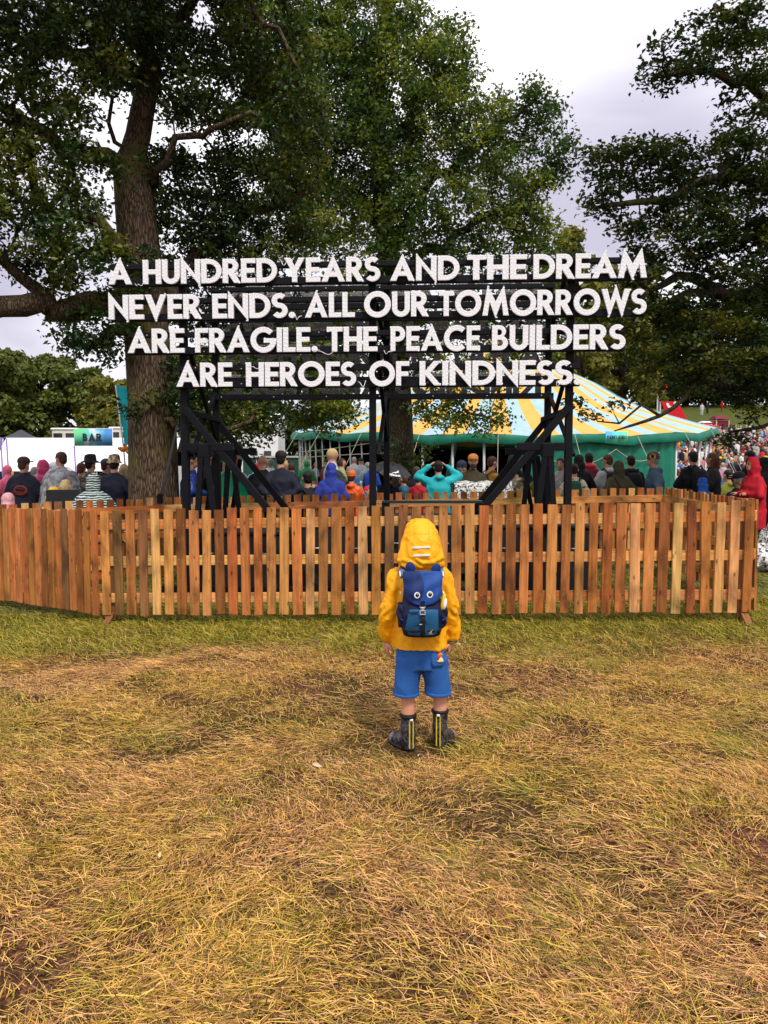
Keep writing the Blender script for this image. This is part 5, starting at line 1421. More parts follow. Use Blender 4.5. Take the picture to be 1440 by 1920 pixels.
    # hair and hats
    if not hood or hat:
        if hair and not bald and not hood:
            hb = MB(); hb.ell(hp((0, -.016, .040)), (.081, .097, .086), Rh)
            hb.ell(hp((0, -.052, -.012)), (.070, .056, .078), Rh)
            if longhair: hb.capsule(hp((0, -.075, .0)), .075, hp((.01, -.09, -.20)), .05); hb.capsule(hp((.05, -.03, 0)), .05, hp((.075, -.01, -.16)), .03); hb.capsule(hp((-.05, -.03, 0)), .05, hp((-.075, -.01, -.16)), .03)
            V, Nn, Fs = remesh(hb, .014, 2); V = folds(V, Nn, .004, 45, 2, .25)
            q = (np.array(V) - np.array(hc)) @ np.array(Rh)
            bad = (q[:, 1] > .055) & (q[:, 2] < .075)
            Fs = [f for f in Fs if not all(bad[i] for i in f)]
            mesh_obj('hair', V, Fs, M_HAIR, t, None, True, HAIRC[hair])
        if beard:
            hb = MB(); hb.ell(hp((0, .045, -.075)), (.06, .058, .05), Rh); hb.build('beard', M_HAIR, t, True, HAIRC[hair])
        if hat:
            hb = MB()
            if hat == 'cap':
                hb.ell(hp((0, -.008, .062)), (.094, .108, .085), Rh); hb.oval([(0, 0, 0, .07, .055), (.008, 0, .0, .075, .06), (.014, 0, 0, .07, .055)])
                k = len(hb.v) - 60
                for i in range(k, len(hb.v)): hb.v[i] = tuple(hp((hb.v[i][0], hb.v[i][1] + .125, .052 + hb.v[i][2] - .10 * max(0, hb.v[i][1]))))
            elif hat == 'beanie':
                hb.ell(hp((0, -.012, .065)), (.093, .108, .098), Rh); hb.ell(hp((0, -.012, .035)), (.098, .112, .04), Rh)
            elif hat in ('bucket', 'brim'):
                wv = .155 if hat == 'brim' else .125
                hb.oval([(.03, 0, 0, wv, wv * 1.05), (.045, 0, 0, wv * .98, wv * 1.03), (.065, 0, 0, .10, .112), (.12, 0, 0, .094, .105), (.165, 0, 0, .085, .095), (.178, 0, 0, .06, .07)])
                hb.v = [tuple(hp((v[0], v[1] - .01, v[2] + .008 * math.sin(v[0] * 40)))) for v in hb.v]
            hb.build(hat if hat != 'brim' else 'brimmed_hat', [jm if False else M_CLOTH] if not isinstance(hatcol, bpy.types.Material) else hatcol, t, True, hatcol if not isinstance(hatcol, bpy.types.Material) else None)
    if glasses:
        gl = MB()
        for q in (-1, 1):
            c = hp((q * .033, .098, .008)); ring = [c + Rh @ Vector((.022 * math.cos(a), 0, .017 * math.sin(a))) for a in np.linspace(0, 2 * PI, 13)]
            gl.tube(ring, .0035, 5); gl.tube([hp((q * .055, .095, .01)), hp((q * .08, 0, .012))], .003, 5)
        gl.build('glasses', M_DARK, t)
    if strap:
        mb = MB(); mb.tube([(-.12, -.06, 1.46 + dz), (-.06, -.165, 1.30 + dz), (.06, -.168, 1.05 + dz), (.15, -.15, .86 + dz)], .014, 6, squash=.5); mb.build('shoulder_strap', M_DARK, t, True)
    if pack:
        b = thing('backpack', pack[1], 'backpack', (0, 0, 0), 0, 'backpacks in the crowd')
        b.location = Vector((p.x, d, g)); b.rotation_euler = (0, 0, R(face)); b.scale = t.scale
        mb = MB(); mb.oval([(.95 + dz, 0, -.22, .12, .075), (1.0 + dz, 0, -.23, .145, .09), (1.25 + dz, 0, -.225, .15, .09), (1.38 + dz, 0, -.20, .13, .075), (1.43 + dz, 0, -.19, .09, .05)], sq=3)
        mb.build('bag', M_CLOTH, b, True, pack[0])
        mb = MB(); mb.oval([(.99 + dz, 0, -.31, .10, .03), (1.02 + dz, 0, -.315, .115, .04), (1.15 + dz, 0, -.31, .11, .04), (1.18 + dz, 0, -.30, .09, .03)], sq=3); mb.build('pocket', M_CLOTH, b, True, tuple(c * 1.5 + .004 for c in pack[0]))
        for q in (-1, 1):
            mb = MB(); mb.tube([(q * .09, -.17, 1.40 + dz), (q * .115, -.05, 1.495 + dz), (q * .12, .10, 1.42 + dz), (q * .125, .165, 1.25 + dz), (q * .15, .10, 1.05 + dz), (q * .13, -.15, 1.0 + dz)], .02, 6, squash=.45); mb.build('strap', M_DARK, b, True)
    return t
NAVY = (.012, .014, .03); BLK = (.007, .007, .009); OLIVE = (.055, .045, .018)
M_CAMO = pattern_mat('camouflage_cloth', [(.03, .035, .015), (.16, .12, .06), (.05, .08, .03), (.12, .04, .02), (.30, .26, .16)], 11.0)
M_WAVE = pattern_mat('wave_print', [(.008, .03, .035), (.01, .10, .10), (.55, .60, .58)], 7.5, (1, 1, 1.3), 3.0, stops=[0, .42, .74], dist=5.0, kind='wave')
M_FLORAL = pattern_mat('light_floral_print', [(.60, .55, .48), (.55, .35, .02), (.03, .03, .03)], 14.0, stops=[0, .55, .63])
M_BW = pattern_mat('black_white_print', [(.65, .65, .62), (.015, .015, .015), (.7, .7, .68)], 9.0, stops=[0, .47, .56], dist=2.5)
M_YHAT = pattern_mat('yellow_print_hat', [(.62, .38, .03), (.60, .50, .30), (.15, .06, .02)], 24.0)
def clear_mat(name, col, mixf):
    m, nt = new_mat(name)
    b = N(nt, 'ShaderNodeBsdfPrincipled', ins={'Base Color': (*col, 1), 'Roughness': .25}); tr = N(nt, 'ShaderNodeBsdfTransparent')
    n = N(nt, 'ShaderNodeTexNoise', ins={'Scale': 9.0, 'Detail': 4.0}); mr = N(nt, 'ShaderNodeMapRange', ins={'From Min': .35, 'From Max': .65, 'To Min': mixf - .25, 'To Max': mixf + .25}); nt.links.new(n.outputs['Fac'], mr.inputs[0])
    x = N(nt, 'ShaderNodeMixShader'); nt.links.new(mr.outputs[0], x.inputs[0]); nt.links.new(tr.outputs[0], x.inputs[1]); nt.links.new(b.outputs[0], x.inputs[2]); finish(nt, x.outputs[0]); return m
M_CLEAR = clear_mat('clear_poncho_film', (.62, .63, .66), .42)
M_PINKFILM = clear_mat('pink_poncho_film', (.72, .07, .20), .82)
def poncho(owner, m, name, secs, amp=.02, col=None, hoodr=None, seed=1.0):
    mb = MB(); mb.oval(secs, 40)
    V = np.array(mb.v); c = np.array([0, 0, 0]); Nn = V.copy(); Nn[:, 2] = 0; Nn /= np.linalg.norm(Nn, axis=1)[:, None] + 1e-6
    a = np.arctan2(V[:, 1], V[:, 0]); zt = (V[:, 2].max() - V[:, 2]) / (V[:, 2].max() - V[:, 2].min())
    V = V + Nn * (amp * zt * (np.sin(a * 9 + seed + 2 * np.sin(V[:, 2] * 4)) + .6 * np.sin(a * 17 + seed * 2)))[:, None]
    n = 40; Fs = mb.f[:-2]
    o = mesh_obj(name, V, Fs, m, owner, None, True, col); return o
PON = lambda z0, r0: [(z0, 0, 0, r0, r0 * .8), ((z0 + 1.2) / 2, 0, 0, r0 * .92, r0 * .74), (1.2, 0, 0, .30, .22), (1.36, 0, -.01, .255, .18), (1.45, 0, -.01, .19, .14), (1.52, 0, 0, .10, .09)]

# --- left group
a = person('man in a brown cap and black hoodie with a round red print, arms folded', 43, 853, 12.0, 4, NAVY, NAVY, 'brown', 'cap', (.055, .035, .02), 'front', wide=1.08, head_turn=-20)
mb = MB(); mb.ell((0, 0, 0), (.115, .012, .085)); mb.ell((0, -.006, .012), (.085, .010, .05), mi=1); mb.bar((-.09, -.014, -.02), (.07, -.014, -.035), .012, .01, mi=0); mb.bar((-.06, -.016, .03), (.09, -.016, .02), .012, .01, mi=0)
o = mb.build('round_print', [mat('red_print', (.22, .03, .02), .7), M_DARK], a, True); o.location = (0.01, -.165, 1.22)
a = person('person in a pink hooded rain poncho beside the man with the brown cap', 79, 858, 12.4, -8, (.62, .05, .16), (.05, .05, .06), hood=True, jm=M_SHINY, pose='front', wide=1.1)
poncho(a, M_PINKFILM, 'poncho', PON(1.02, .30), .015); poncho(a, M_CLEAR, 'poncho_skirt', [(.62, 0, 0, .33, .27), (.85, 0, 0, .31, .25), (1.06, 0, 0, .29, .23)], .015)
a = person('tall short haired man in a clear poncho over a grey jacket looking left', 113, 845, 12.1, 20, (.055, .06, .068), (.04, .04, .05), 'brown', pose='front', wide=1.08, head_turn=48)
poncho(a, M_CLEAR, 'poncho', PON(.75, .36), .02)
def camp_chair(label, px, y0, d, face, w_=.50):
    p = at(px, y0, d); g = gzf(p.x, d); t = thing('camping_chair', label, 'camping chair', (p.x, d, g), R(face), 'camping chairs in the crowd')
    h = p.z - g
    mb = MB(); mb.box((0, -.22, (h + .45) / 2), (w_, .025, h - .45), Matrix.Rotation(R(-8), 3, 'X'), bev=.01); mb.build('backrest', M_DARK, t)
    mb = MB(); mb.box((0, .02, .43), (w_, .46, .03), bev=.01); mb.build('seat', M_DARK, t)
    for q in (-1, 1):
        for y in (-.24, .24):
            mb = MB(); mb.tube([(q * w_ * .5, y, 0), (q * w_ * .5, -y * .4, .44 if y > 0 else h - .03)], .011, 6); mb.build('leg', M_BLACK, t)
        mb = MB(); mb.box((q * w_ * .53, 0, .62), (.05, .42, .025), bev=.008); mb.build('armrest', M_DARK, t)
    return t
person('blond woman sitting in the black camping chair', 122, 897, 11.6, 5, (.40, .40, .42), NAVY, 'blond', seated=True, longhair=True)
camp_chair('black camping chair carrying the blond woman', 125, 917, 11.45, 5)
person('small child in a yellow hood beside the black camping chair', 98, 909, 11.5, -20, (.65, .40, .02), (.3, .3, .32), hood=True, jm=M_SHINY, pose='front', seated=True, wide=.95)
person('person with dark red brown hair between clear poncho and camouflage jacket', 151, 866, 13.0, 0, (.45, .42, .48), NAVY, 'auburn', pose='down')
person('man in a dark wide brimmed hat and camouflage jacket', 169, 853, 12.5, 10, NAVY, NAVY, 'dark', 'brim', (.02, .016, .013), 'front', jm=M_CAMO, wide=1.12, head_turn=-35)
a = person('seated person wrapped in a teal wave patterned poncho', 174, 882, 11.3, 6, NAVY, NAVY, hood=True, jm=M_WAVE, seated=True, wide=1.25, pose='front')
poncho(a, M_WAVE, 'poncho', [(z - .46, cx_, cy_, rx * 1.12, ry * 1.1) for z, cx_, cy_, rx, ry in PON(.82, .40)], .02)
person('man in a grey patterned cap behind the teal poncho', 197, 857, 12.9, -30, NAVY, NAVY, 'brown', 'cap', (.07, .06, .055), 'down', wide=1.05, head_turn=-20)
person('person in a yellow print bucket hat and black coat close to the oak trunk', 213, 853, 12.1, 0, NAVY, (.10, .09, .08), 'dark', 'bucket', M_YHAT, 'pocket', skirt=.12, wide=1.12, hood=False)
person('woman with wavy fair hair half hidden behind the black coat', 232, 868, 13.2, 10, (.30, .10, .12), NAVY, 'blond', longhair=True, pose='front')
person('person in a pink white poncho far down at the left edge', 14, 921, 11.0, 15, (.62, .30, .34), NAVY, hood=True, jm=M_SHINY, seated=True)
# --- behind the left sign legs
person('woman with dark hair and glasses in a royal blue poncho smiling to the right', 356, 849, 11.6, -78, (.012, .035, .20), NAVY, 'dark', glasses=True, jm=M_SHINY, skirt=.25, wide=1.15, pose='front', longhair=False)
person('dark haired man in black behind the left trestle', 389, 843, 12.3, -60, BLK, BLK, 'dark', pose='front')
person('person in a dark hoodie behind the green poncho', 406, 856, 13.0, 150, BLK, BLK, 'dark', pose='front')
a = person('blond person in a green cape between the left sign legs', 428, 856, 11.9, 30, (.01, .20, .09), (.01, .15, .07), 'blond', jm=M_SHINY, wide=1.1, longhair=True, pose='point', poseL='front')
poncho(a, M_SHINY, 'cape', PON(.78, .44), .03, (.01, .22, .10))
person('person with long red brown hair and pale top beside the green cape', 441, 853, 12.6, -10, (.38, .36, .34), NAVY, 'red', longhair=True, pose='front')
person('bald man in a black jacket', 492, 851, 12.0, -4, BLK, BLK, None, bald=True, pose='front', wide=1.15)
person('man in a dark cap with hands clasped behind his back', 526, 842, 11.8, 3, NAVY, NAVY, 'dark', 'cap', (.025, .014, .014), 'behind', wide=1.15)
person('seated person in black carrying a black backpack', 577, 881, 12.6, 30, BLK, (.05, .06, .06), 'dark', pose='front', seated=True, pack=(BLK, 'black backpack worn by the seated person in black'))
person('person in a bright blue hoodie with the hood up', 621, 863, 11.5, 2, (.025, .045, .30), BLK, hood=True, pose='down', wide=1.08)
person('person in an orange poncho and orange beanie', 659, 880, 12.0, -10, (.75, .10, .01), (.6, .08, .01), 'brown', 'beanie', (.62, .14, .04), jm=M_SHINY, skirt=.5, wide=1.1, pose='front')
person('person in blue with hood behind the orange poncho', 668, 890, 12.5, 10, (.02, .10, .25), NAVY, hood=True, pose='down')
# --- middle
person('person in a navy jacket under the large black umbrella', 729, 882, 11.9, 5, NAVY, (.02, .035, .07), 'dark', pose='front')
person('child in a teal top under the right rim of the umbrella', 758, 888, 12.2, 60, (.015, .12, .18), NAVY, 'auburn', pose='down')
person('dark clad man with short hair behind the red coated child', 780, 873, 12.9, -25, BLK, BLK, 'brown', pose='front')
person('child in a long red coat', 784, 886, 12.1, -30, (.38, .012, .025), (.2, .01, .02), 'brown', skirt=.35, pose='down')
person('woman in a turquoise jacket holding both hands up to her head', 822, 862, 11.3, 2, (.02, .42, .46), (.22, .01, .14), 'dark', pose='raised', wide=1.12, longhair=False)
person('person in a dark top beside the turquoise jacket', 848, 880, 12.4, -40, BLK, NAVY, 'dark', pose='front', longhair=True)
person('man in a navy beanie and yellow jacket', 864, 862, 12.4, -60, (.62, .42, .05), NAVY, 'grey', 'beanie', (.02, .03, .06), 'front', jm=M_SHINY)
person('bearded man in an orange cap and olive jacket facing the sign', 887, 848, 11.9, 176, (.05, .042, .022), BLK, 'brown', 'cap', (.55, .21, .05), 'front', wide=1.12, beard=True)
person('person in a mustard and navy jacket behind the right raking strut', 921, 854, 12.4, -60, (.40, .20, .03), NAVY, 'brown', pose='phone', pack=(NAVY, 'navy backpack on the mustard jacket'))
person('dark haired woman standing at the right strut', 961, 850, 12.7, -10, BLK, NAVY, 'dark', pose='front', longhair=True)
person('person in a patterned dark top leaning over beside the right strut', 968, 869, 12.0, 60, BLK, BLK, 'dark', jm=M_CAMO, pose='point', seated=False)
person('person in an olive green rain jacket behind the right trestle', 1012, 870, 11.7, 40, (.09, .10, .02), (.05, .06, .02), 'dark', jm=M_SHINY, wide=1.25, pose='point', skirt=.1)
person('person with a navy beanie behind the right trestle', 987, 862, 12.9, 10, NAVY, NAVY, 'brown', 'beanie', (.03, .025, .07), 'front')
person('woman with a dark face half hidden by the right front post', 1052, 857, 12.6, 150, (.40, .36, .34), (.05, .1, .08), 'dark', pose='down')
person('person in a light floral top and green rucksack by the right post', 1077, 868, 11.7, -14, NAVY, (.35, .40, .40), 'dark', jm=M_FLORAL, pose='down', pack=((.015, .07, .04), 'dark green rucksack on the floral top'))
person('person in a black hooded jacket right of the front post', 1086, 848, 12.1, -6, BLK, BLK, hood=True, pose='front', wide=1.05)
a = person('person in a maroon rain poncho with a bright red hood lining', 1105, 847, 12.4, -12, (.40, .03, .04), (.1, .01, .02), 'dark', jm=M_SHINY, wide=1.1, pose='front')
poncho(a, M_SHINY, 'poncho', PON(.72, .34), .02, (.16, .012, .03))
mb = MB(); mb.ell((0, -.02, 1.50), (.14, .13, .075)); mb.build('hood_collar', M_SHINY, a, True, (.55, .03, .04))
person('brown haired person with a white hood over a black bag', 1141, 850, 12.2, 14, (.48, .46, .44), (.06, .10, .14), 'auburn', pose='front', pack=(BLK, 'black bag on the white hooded top'), head_turn=20)
person('person in an olive hooded parka with a black shoulder strap', 1161, 859, 11.6, 6, OLIVE, OLIVE, hood=True, pose='pocket', wide=1.2, strap=True, skirt=.1)
person('dark haired man in black with a large black rucksack', 1184, 852, 12.3, -3, BLK, BLK, 'dark', pose='front', pack=(BLK, 'large black rucksack beside the olive parka'), wide=1.05)
a = person('man in a grey blue hooded jacket and beanie with a sunflower', 1228, 845, 11.6, 68, (.055, .095, .14), NAVY, 'grey', 'beanie', (.10, .06, .075), 'pocket', wide=1.22)
M_SUNF = mat('sunflower_yellow', (.75, .45, .01), .6)
def sunflower(owner, loc, nrm, r=.05):
    mb = MB(); nrm = Vector(nrm).normalized(); u = nrm.orthogonal().normalized(); v = nrm.cross(u); c = Vector(loc)
    for k in range(12):
        a = 2 * PI * k / 12; d = u * math.cos(a) + v * math.sin(a); e = nrm.cross(d)
        mb.add([c + d * r * .3, c + d * r * .7 + e * r * .2 + nrm * .006, c + d * r * 1.15, c + d * r * .7 - e * r * .2 + nrm * .006], [(0, 1, 2, 3)])
    q = nrm.to_track_quat('Z', 'Y').to_matrix(); mb.ell(c, (r * .45, r * .45, .012), q, 10, 6, 1)
    mb.build('sunflower', [M_SUNF, M_DARK], owner)
sunflower(a, (-.085, .03, 1.70), (-1, .1, .15), .055)
person('black clad person standing before the hillside crowd', 1301, 844, 12.0, 10, BLK, BLK, 'dark', pose='phone', wide=1.25, hood=False, pack=(BLK, 'bulky black backpack before the hillside crowd'))
person('dark haired woman in a dark jacket looking down to the left', 1338, 847, 12.2, 70, (.02, .018, .022), (.06, .02, .08), 'auburn', pose='phone', longhair=True, head_turn=0)
person('child in a blue hood near the right end of the fence', 1319, 892, 11.2, 40, (.015, .09, .40), (.01, .05, .2), hood=True, pose='down', wide=1.15)
person('man in a dark cap and navy jacket sitting before the red coat', 1388, 881, 11.6, 12, NAVY, NAVY, 'grey', 'cap', (.02, .02, .02), 'front', seated=True, wide=1.2)
person('small person in a lime olive top farther back at the right', 1367, 879, 14.5, 20, (.16, .17, .02), NAVY, 'dark', pose='front', seated=True)
person('black clad person behind the red coat', 1408, 843, 12.2, 30, BLK, BLK, 'dark', pose='phone', wide=1.1)
person('black clad person at the right edge behind the red coat', 1437, 853, 11.6, 40, BLK, BLK, 'dark', hood=True, pose='front', wide=1.1)
a = person('woman in a red hooded coat with a yellow flower at the right edge', 1414, 853, 10.4, 98, (.42, .008, .022), (.02, .06, .05), hood=True, pose='fold', wide=1.28, skirt=.24, pack=None)
sunflower(a, (.10, .17, 1.30), (.3, 1, .2), .06)
# --- umbrellas
def umbrella(label, px, py0, py1, wpx, d, col, tilt, logo=False, ax='Y'):
    c = at(px, (py0 + py1) / 2, d); t = thing('umbrella', label, 'umbrella', c, 0, 'dark umbrellas held in the crowd')
    r = wpx / 2 * d / F; hgt = r * .42
    M_ = Matrix.Rotation(R(tilt), 3, 'Y') @ Matrix.Rotation(R(18), 3, 'X')
    mb = MB(); n = 32; rings = []
    for i, f in enumerate((.03, .25, .5, .75, .92, 1.0)):
        ring = []
        for k in range(n):
            a = 2 * PI * k / n; sc_ = 1 - .055 * f * (1 - abs(math.cos(a * 4)))
            ring.append(M_ @ Vector((r * f * sc_ * math.cos(a), r * f * sc_ * math.sin(a), hgt * (1 - f ** 2.1) - hgt * .35 + .03 * f * abs(math.cos(a * 4)))))
        rings.append(ring)
    mb.loft(rings, cap=False); o = mb.build('canopy', M_SHINY, t, True, col)
    for k in range(8):
        a = 2 * PI * k / 8; mb = MB(); mb.tube([M_ @ Vector((r * f * math.cos(a), r * f * math.sin(a), hgt * (1 - f ** 2.1) - hgt * .35 - .01)) for f in (.03, .4, .75, .99)], .006, 5); mb.build('rib', M_BLACK, t)
    mb = MB(); mb.tube([M_ @ Vector((0, 0, hgt * .78)), M_ @ Vector((0, 0, -.75))], .011, 6); mb.build('shaft', M_BLACK, t)
    mb = MB(); mb.tube([M_ @ Vector((0, 0, -.72)), M_ @ Vector((0, 0, -.84))], .018, 8); mb.build('handle', M_DARK, t)
    if logo:
        # white leaping cat mark over a slanted word on the panel that faces us
        def onpan(u, v):    # u across, v up the panel -> canopy point
            a = R(-90 + 16 + u * 60); f = .92 - v * .62; return M_ @ Vector((r * f * math.cos(a), r * f * math.sin(a), hgt * (1 - f ** 2.1) - hgt * .35 + .012)) + Vector((0, -.018, .004))
        cat_ = [(-.16, .30), (-.05, .36), (.10, .40), (.22, .50), (.30, .52), (.34, .47), (.27, .43), (.24, .36), (.30, .30), (.20, .32), (.06, .29), (-.02, .22), (-.06, .28), (-.20, .22), (-.26, .12), (-.24, .24)]
        mb = MB(); mb.add([onpan(u * .9, v) for u, v in cat_], [tuple(range(len(cat_)))])
        x = -.36
        for wv in (.08, .03, .09, .09, .08, .10, .10, .08):
            mb.add([onpan(x, .02), onpan(x + wv * .75, .02), onpan(x + wv * .75 + .02, .15), onpan(x + .02, .15)], [(0, 1, 2, 3)]); x += wv
        mb.build('white_mark', M_WHITE, t)
    return t
umbrella('large black umbrella with a white leaping mark before the grey trunk', 735, 862, 898, 74, 11.75, (.018, .018, .022), 14, True)
umbrella('dark green umbrella between the blue hoodie and the orange poncho', 640, 878, 920, 44, 12.3, (.012, .022, .02), 62)
# --- table with a patterned cloth
c = at(902, 905, 11.55); g = gzf(c.x, c.y); hw = 52 * 11.55 / F
t = thing('folding_table', 'folding table under the black and white cloth', 'table', (c.x, 11.55, g)); htab = c.z - g
mb = MB(); mb.box((0, 0, htab - .02), (2 * hw * .96, .55, .03), bev=.005); mb.build('tabletop', M_WHITEPVC, t)
for sx in (-1, 1):
    for sy in (-1, 1):
        mb = MB(); mb.tube([(sx * hw * .88, sy * .22, 0), (sx * hw * .84, sy * .22, htab - .03)], .014, 6); mb.build('leg', M_BOLT, t)
v = []; f = []; nx = 24
prof_ = [(-.34, -.34), (-.33, -.2), (-.315, -.04), (-.29, .0), (0, .012), (.29, 0), (.32, -.15)]
for i in range(nx + 1):
    x = (i / nx - .5) * 2 * hw * 1.03
    for j, (y, z) in enumerate(prof_):
        hang = 1.0 if z < -.1 else 0
        v.append((x, y - .03 * hang * math.sin(i * 1.3) - .01 * hang, htab + z * (1 + .35 * math.sin(i * .9) * (j == 0)) + .004 + .02 * math.sin(i * .7 + j) * (z > -.1)))
for i in range(nx):
    for j in range(len(prof_) - 1): a_ = i * len(prof_) + j; f.append((a_, a_ + len(prof_), a_ + len(prof_) + 1, a_ + 1))
o = mesh_obj('patterned_cloth', v, f, M_BW, None, None, True); o.location = (c.x, 11.55, g)
tag(o, 'black and white patterned cloth hanging over the folding table', 'cloth')
# heap of patterned blanket at the right of the fence
p = at(1436, 1006, 9.6); g = gzf(p.x, 9.6); mb = MB(); mb.ell((0, 0, .16), (.42, .35, .2)); mb.ell((.2, .1, .28), (.3, .3, .2)); mb.ell((-.25, -.05, .1), (.25, .25, .13)); mb.capsule((-.1, 0, .1), .15, (.1, 0, .5), .12)
V, Nn, Fs = remesh(mb, .025, 5); V = folds(V, Nn, .035, 9, 3)
o = mesh_obj('blanket', V, Fs, M_BW, None, None, True); o.location = (p.x, 9.6, g); tag(o, 'crumpled black and white blanket in the grass beyond the right fence end', 'blanket')

# --- crowd farther back: one small mesh per pose, coloured per person
def low_person(kind, skin=M_SKIN, rot=0):
    mb = MB()
    if kind == 'seated':
        mb.oval([(.05, 0, .05, .22, .30), (.30, 0, 0, .21, .20), (.55, 0, 0, .21, .15), (.72, 0, 0, .17, .11), (.80, 0, 0, .07, .07)], 10)
        for q in (-1, 1): mb.capsule((q * .19, 0, .68), .065, (q * .25, .08, .42), .055, 6); mb.capsule((q * .25, .08, .42), .05, (q * .08, .24, .40), .04, 6); mb.capsule((q * .12, .1, .12), .10, (q * .15, .5, .15), .08, 6)
        hz = .93
    else:
        for q in (-1, 1): mb.capsule((q * .09, 0, .88), .1, (q * .10, 0, .08), .06, 6)
        mb.oval([(.78, 0, 0, .19, .14), (1.05, 0, 0, .19, .14), (1.32, 0, 0, .21, .14), (1.42, 0, 0, .16, .10), (1.50, 0, 0, .07, .07)], 10)
        for q in (-1, 1): mb.capsule((q * .19, 0, 1.36), .065, (q * .27, .02, 1.1), .055, 6); mb.capsule((q * .27, .02, 1.1), .05, (q * (.08 if kind == 'front' else .25), .2 if kind == 'front' else .05, 1.1 if kind == 'front' else .86), .04, 6)
        hz = 1.63
    mb.ell((0, .01, hz), (.095, .11, .125), n=10, m=8)
    V, Nn, Fs = remesh(mb, .034, 2)
    return V, Fs, hz
LOWS = []
HM = {k: mat('hair_' + k, c, .6, .3) for k, c in HAIRC.items()}
HATS = {'white hat': (.6, .6, .58), 'red hat': (.5, .02, .02), 'straw hat': (.5, .38, .18), 'black hat': (.01, .01, .012)}
for k, c in HATS.items(): HM[k] = mat('hat_' + k.replace(' ', '_'), c, .7, .1)
def low_mesh(kind, hairk):
    V, Fs, hz = low_person(kind)
    hat_ = 'hat' in hairk; hooded = hairk == 'hood'
    mi = []
    for f in Fs:
        c = V[list(f)].mean(0)
        if c[2] > hz - .13:
            q = c - np.array([0, .01, hz])
            if hooded: mi.append(1 if q[1] > .05 and abs(q[0]) < .08 and q[2] < .07 else 0)
            elif q[2] > (.035 if hat_ else .045) or (q[1] < .0 and q[2] > (-.0 if hat_ else -.09)): mi.append(2)
            else: mi.append(1)
        else: mi.append(0)
    me = bpy.data.meshes.new('person'); me.from_pydata([tuple(v) for v in V], [], Fs)
    for m in (M_CLOTH, M_SKIN, HM.get(hairk, HM['brown'])): me.materials.append(m)
    me.polygons.foreach_set('material_index', mi); me.polygons.foreach_set('use_smooth', [True] * len(mi)); me.update()
    return me
KINDS_ = ['seated', 'front', 'down']
HK = ['brown', 'dark', 'blond', 'grey', 'hood', 'hood', 'hood', 'hood', 'white hat', 'red hat', 'straw hat', 'black hat']
LOWM = {(k, h): low_mesh(k, h) for k in KINDS_ for h in dict.fromkeys(HK)}
CC = {'red': (.45, .015, .02), 'navy': (.015, .02, .05), 'black': (.012, .012, .014), 'white': (.62, .62, .62), 'pale grey': (.36, .37, .38), 'pink': (.60, .12, .22), 'yellow': (.65, .42, .03), 'orange': (.65, .14, .02), 'royal blue': (.02, .07, .34), 'green': (.03, .20, .07), 'teal': (.02, .20, .24), 'beige': (.38, .28, .18), 'maroon': (.16, .012, .03), 'light blue': (.25, .40, .52), 'lime': (.35, .50, .04)}
CW = ['red', 'navy', 'navy', 'black', 'black', 'white', 'white', 'pale grey', 'pale grey', 'pink', 'yellow', 'orange', 'royal blue', 'green', 'teal', 'beige', 'beige', 'maroon', 'light blue', 'lime', 'white', 'black', 'navy', 'pale grey', 'pink', 'black', 'white']
HW = {'brown': 'brown hair', 'dark': 'dark hair', 'blond': 'fair hair', 'grey': 'grey hair', 'hood': 'hood up'}
rc = random.Random(3); NCROWD = 0
def crowd_person(x, y, zone, group, kinds=KINDS_, cw=CW):
    global NCROWD
    k = rc.choice(kinds); h = rc.choice(HK); cname = rc.choice(cw)
    o = bpy.data.objects.new('person', LOWM[(k, h)]); COL.objects.link(o)
    c = CC[cname]; o.color = (*[v * rc.uniform(.7, 1.2) for v in c], 1)
    s = rc.uniform(.88, 1.04); o.scale = (s * rc.uniform(.95, 1.15), s * rc.uniform(.95, 1.1), s)
    o.location = (x, y, gzf(x, y)); o.rotation_euler = (0, 0, R(rc.gauss(0, 40) if rc.random() < .75 else rc.uniform(0, 360)))
    pose_ = 'sitting' if k == 'seated' else ('standing with folded arms' if k == 'front' else 'standing')
    tag(o, f"{pose_} person in {cname} with {HW.get(h, h)} {zone}", 'person', group)
    NCROWD += 1
def zone(n, px0, px1, d0, d1, text, group, kinds=KINDS_, cw=CW, mind=.62):
    pts = []; tries = 0
    while len(pts) < n and tries < n * 60:
        tries += 1
        d = math.sqrt(rc.uniform(d0 ** 2, d1 ** 2)); px = rc.uniform(px0, px1); x = (px - 720) / F * d
        if all((x - a) ** 2 + (d - b) ** 2 > mind ** 2 for a, b in pts): pts.append((x, d))
    for x, y in pts: crowd_person(x, y, text, group, kinds, cw)
S3 = ['seated'] * 7 + ['front', 'down']
zone(30, 530, 640, 13.6, 20, 'before the tent poles', 'crowd before the left side of the tent', S3)
zone(30, 640, 700, 15, 30, 'left of the middle posts', 'crowd left of the middle posts', S3)
zone(44, 545, 690, 23.5, 34, 'under the left tent edge', 'crowd under the left tent edge', S3, [c for c in CW])
zone(14, 720, 850, 13.4, 18, 'around the grey trunk', 'crowd around the grey trunk', ['seated'])
zone(24, 0, 245, 13.4, 24, 'before the white marquee', 'crowd before the white marquee', ['front', 'seated', 'seated'])
zone(18, 380, 520, 13.5, 22, 'behind the left sign legs', 'crowd behind the left sign legs', S3)
zone(16, 900, 1190, 13.4, 20, 'before the green tent wall', 'crowd before the green tent wall', ['seated'])
zone(80, 1195, 1450, 25, 42, 'in the first hillside rows', 'first rows of the hillside crowd', ['seated'])
zone(72, 1195, 1450, 42, 53, 'in the middle hillside rows', 'middle rows of the hillside crowd', S3)
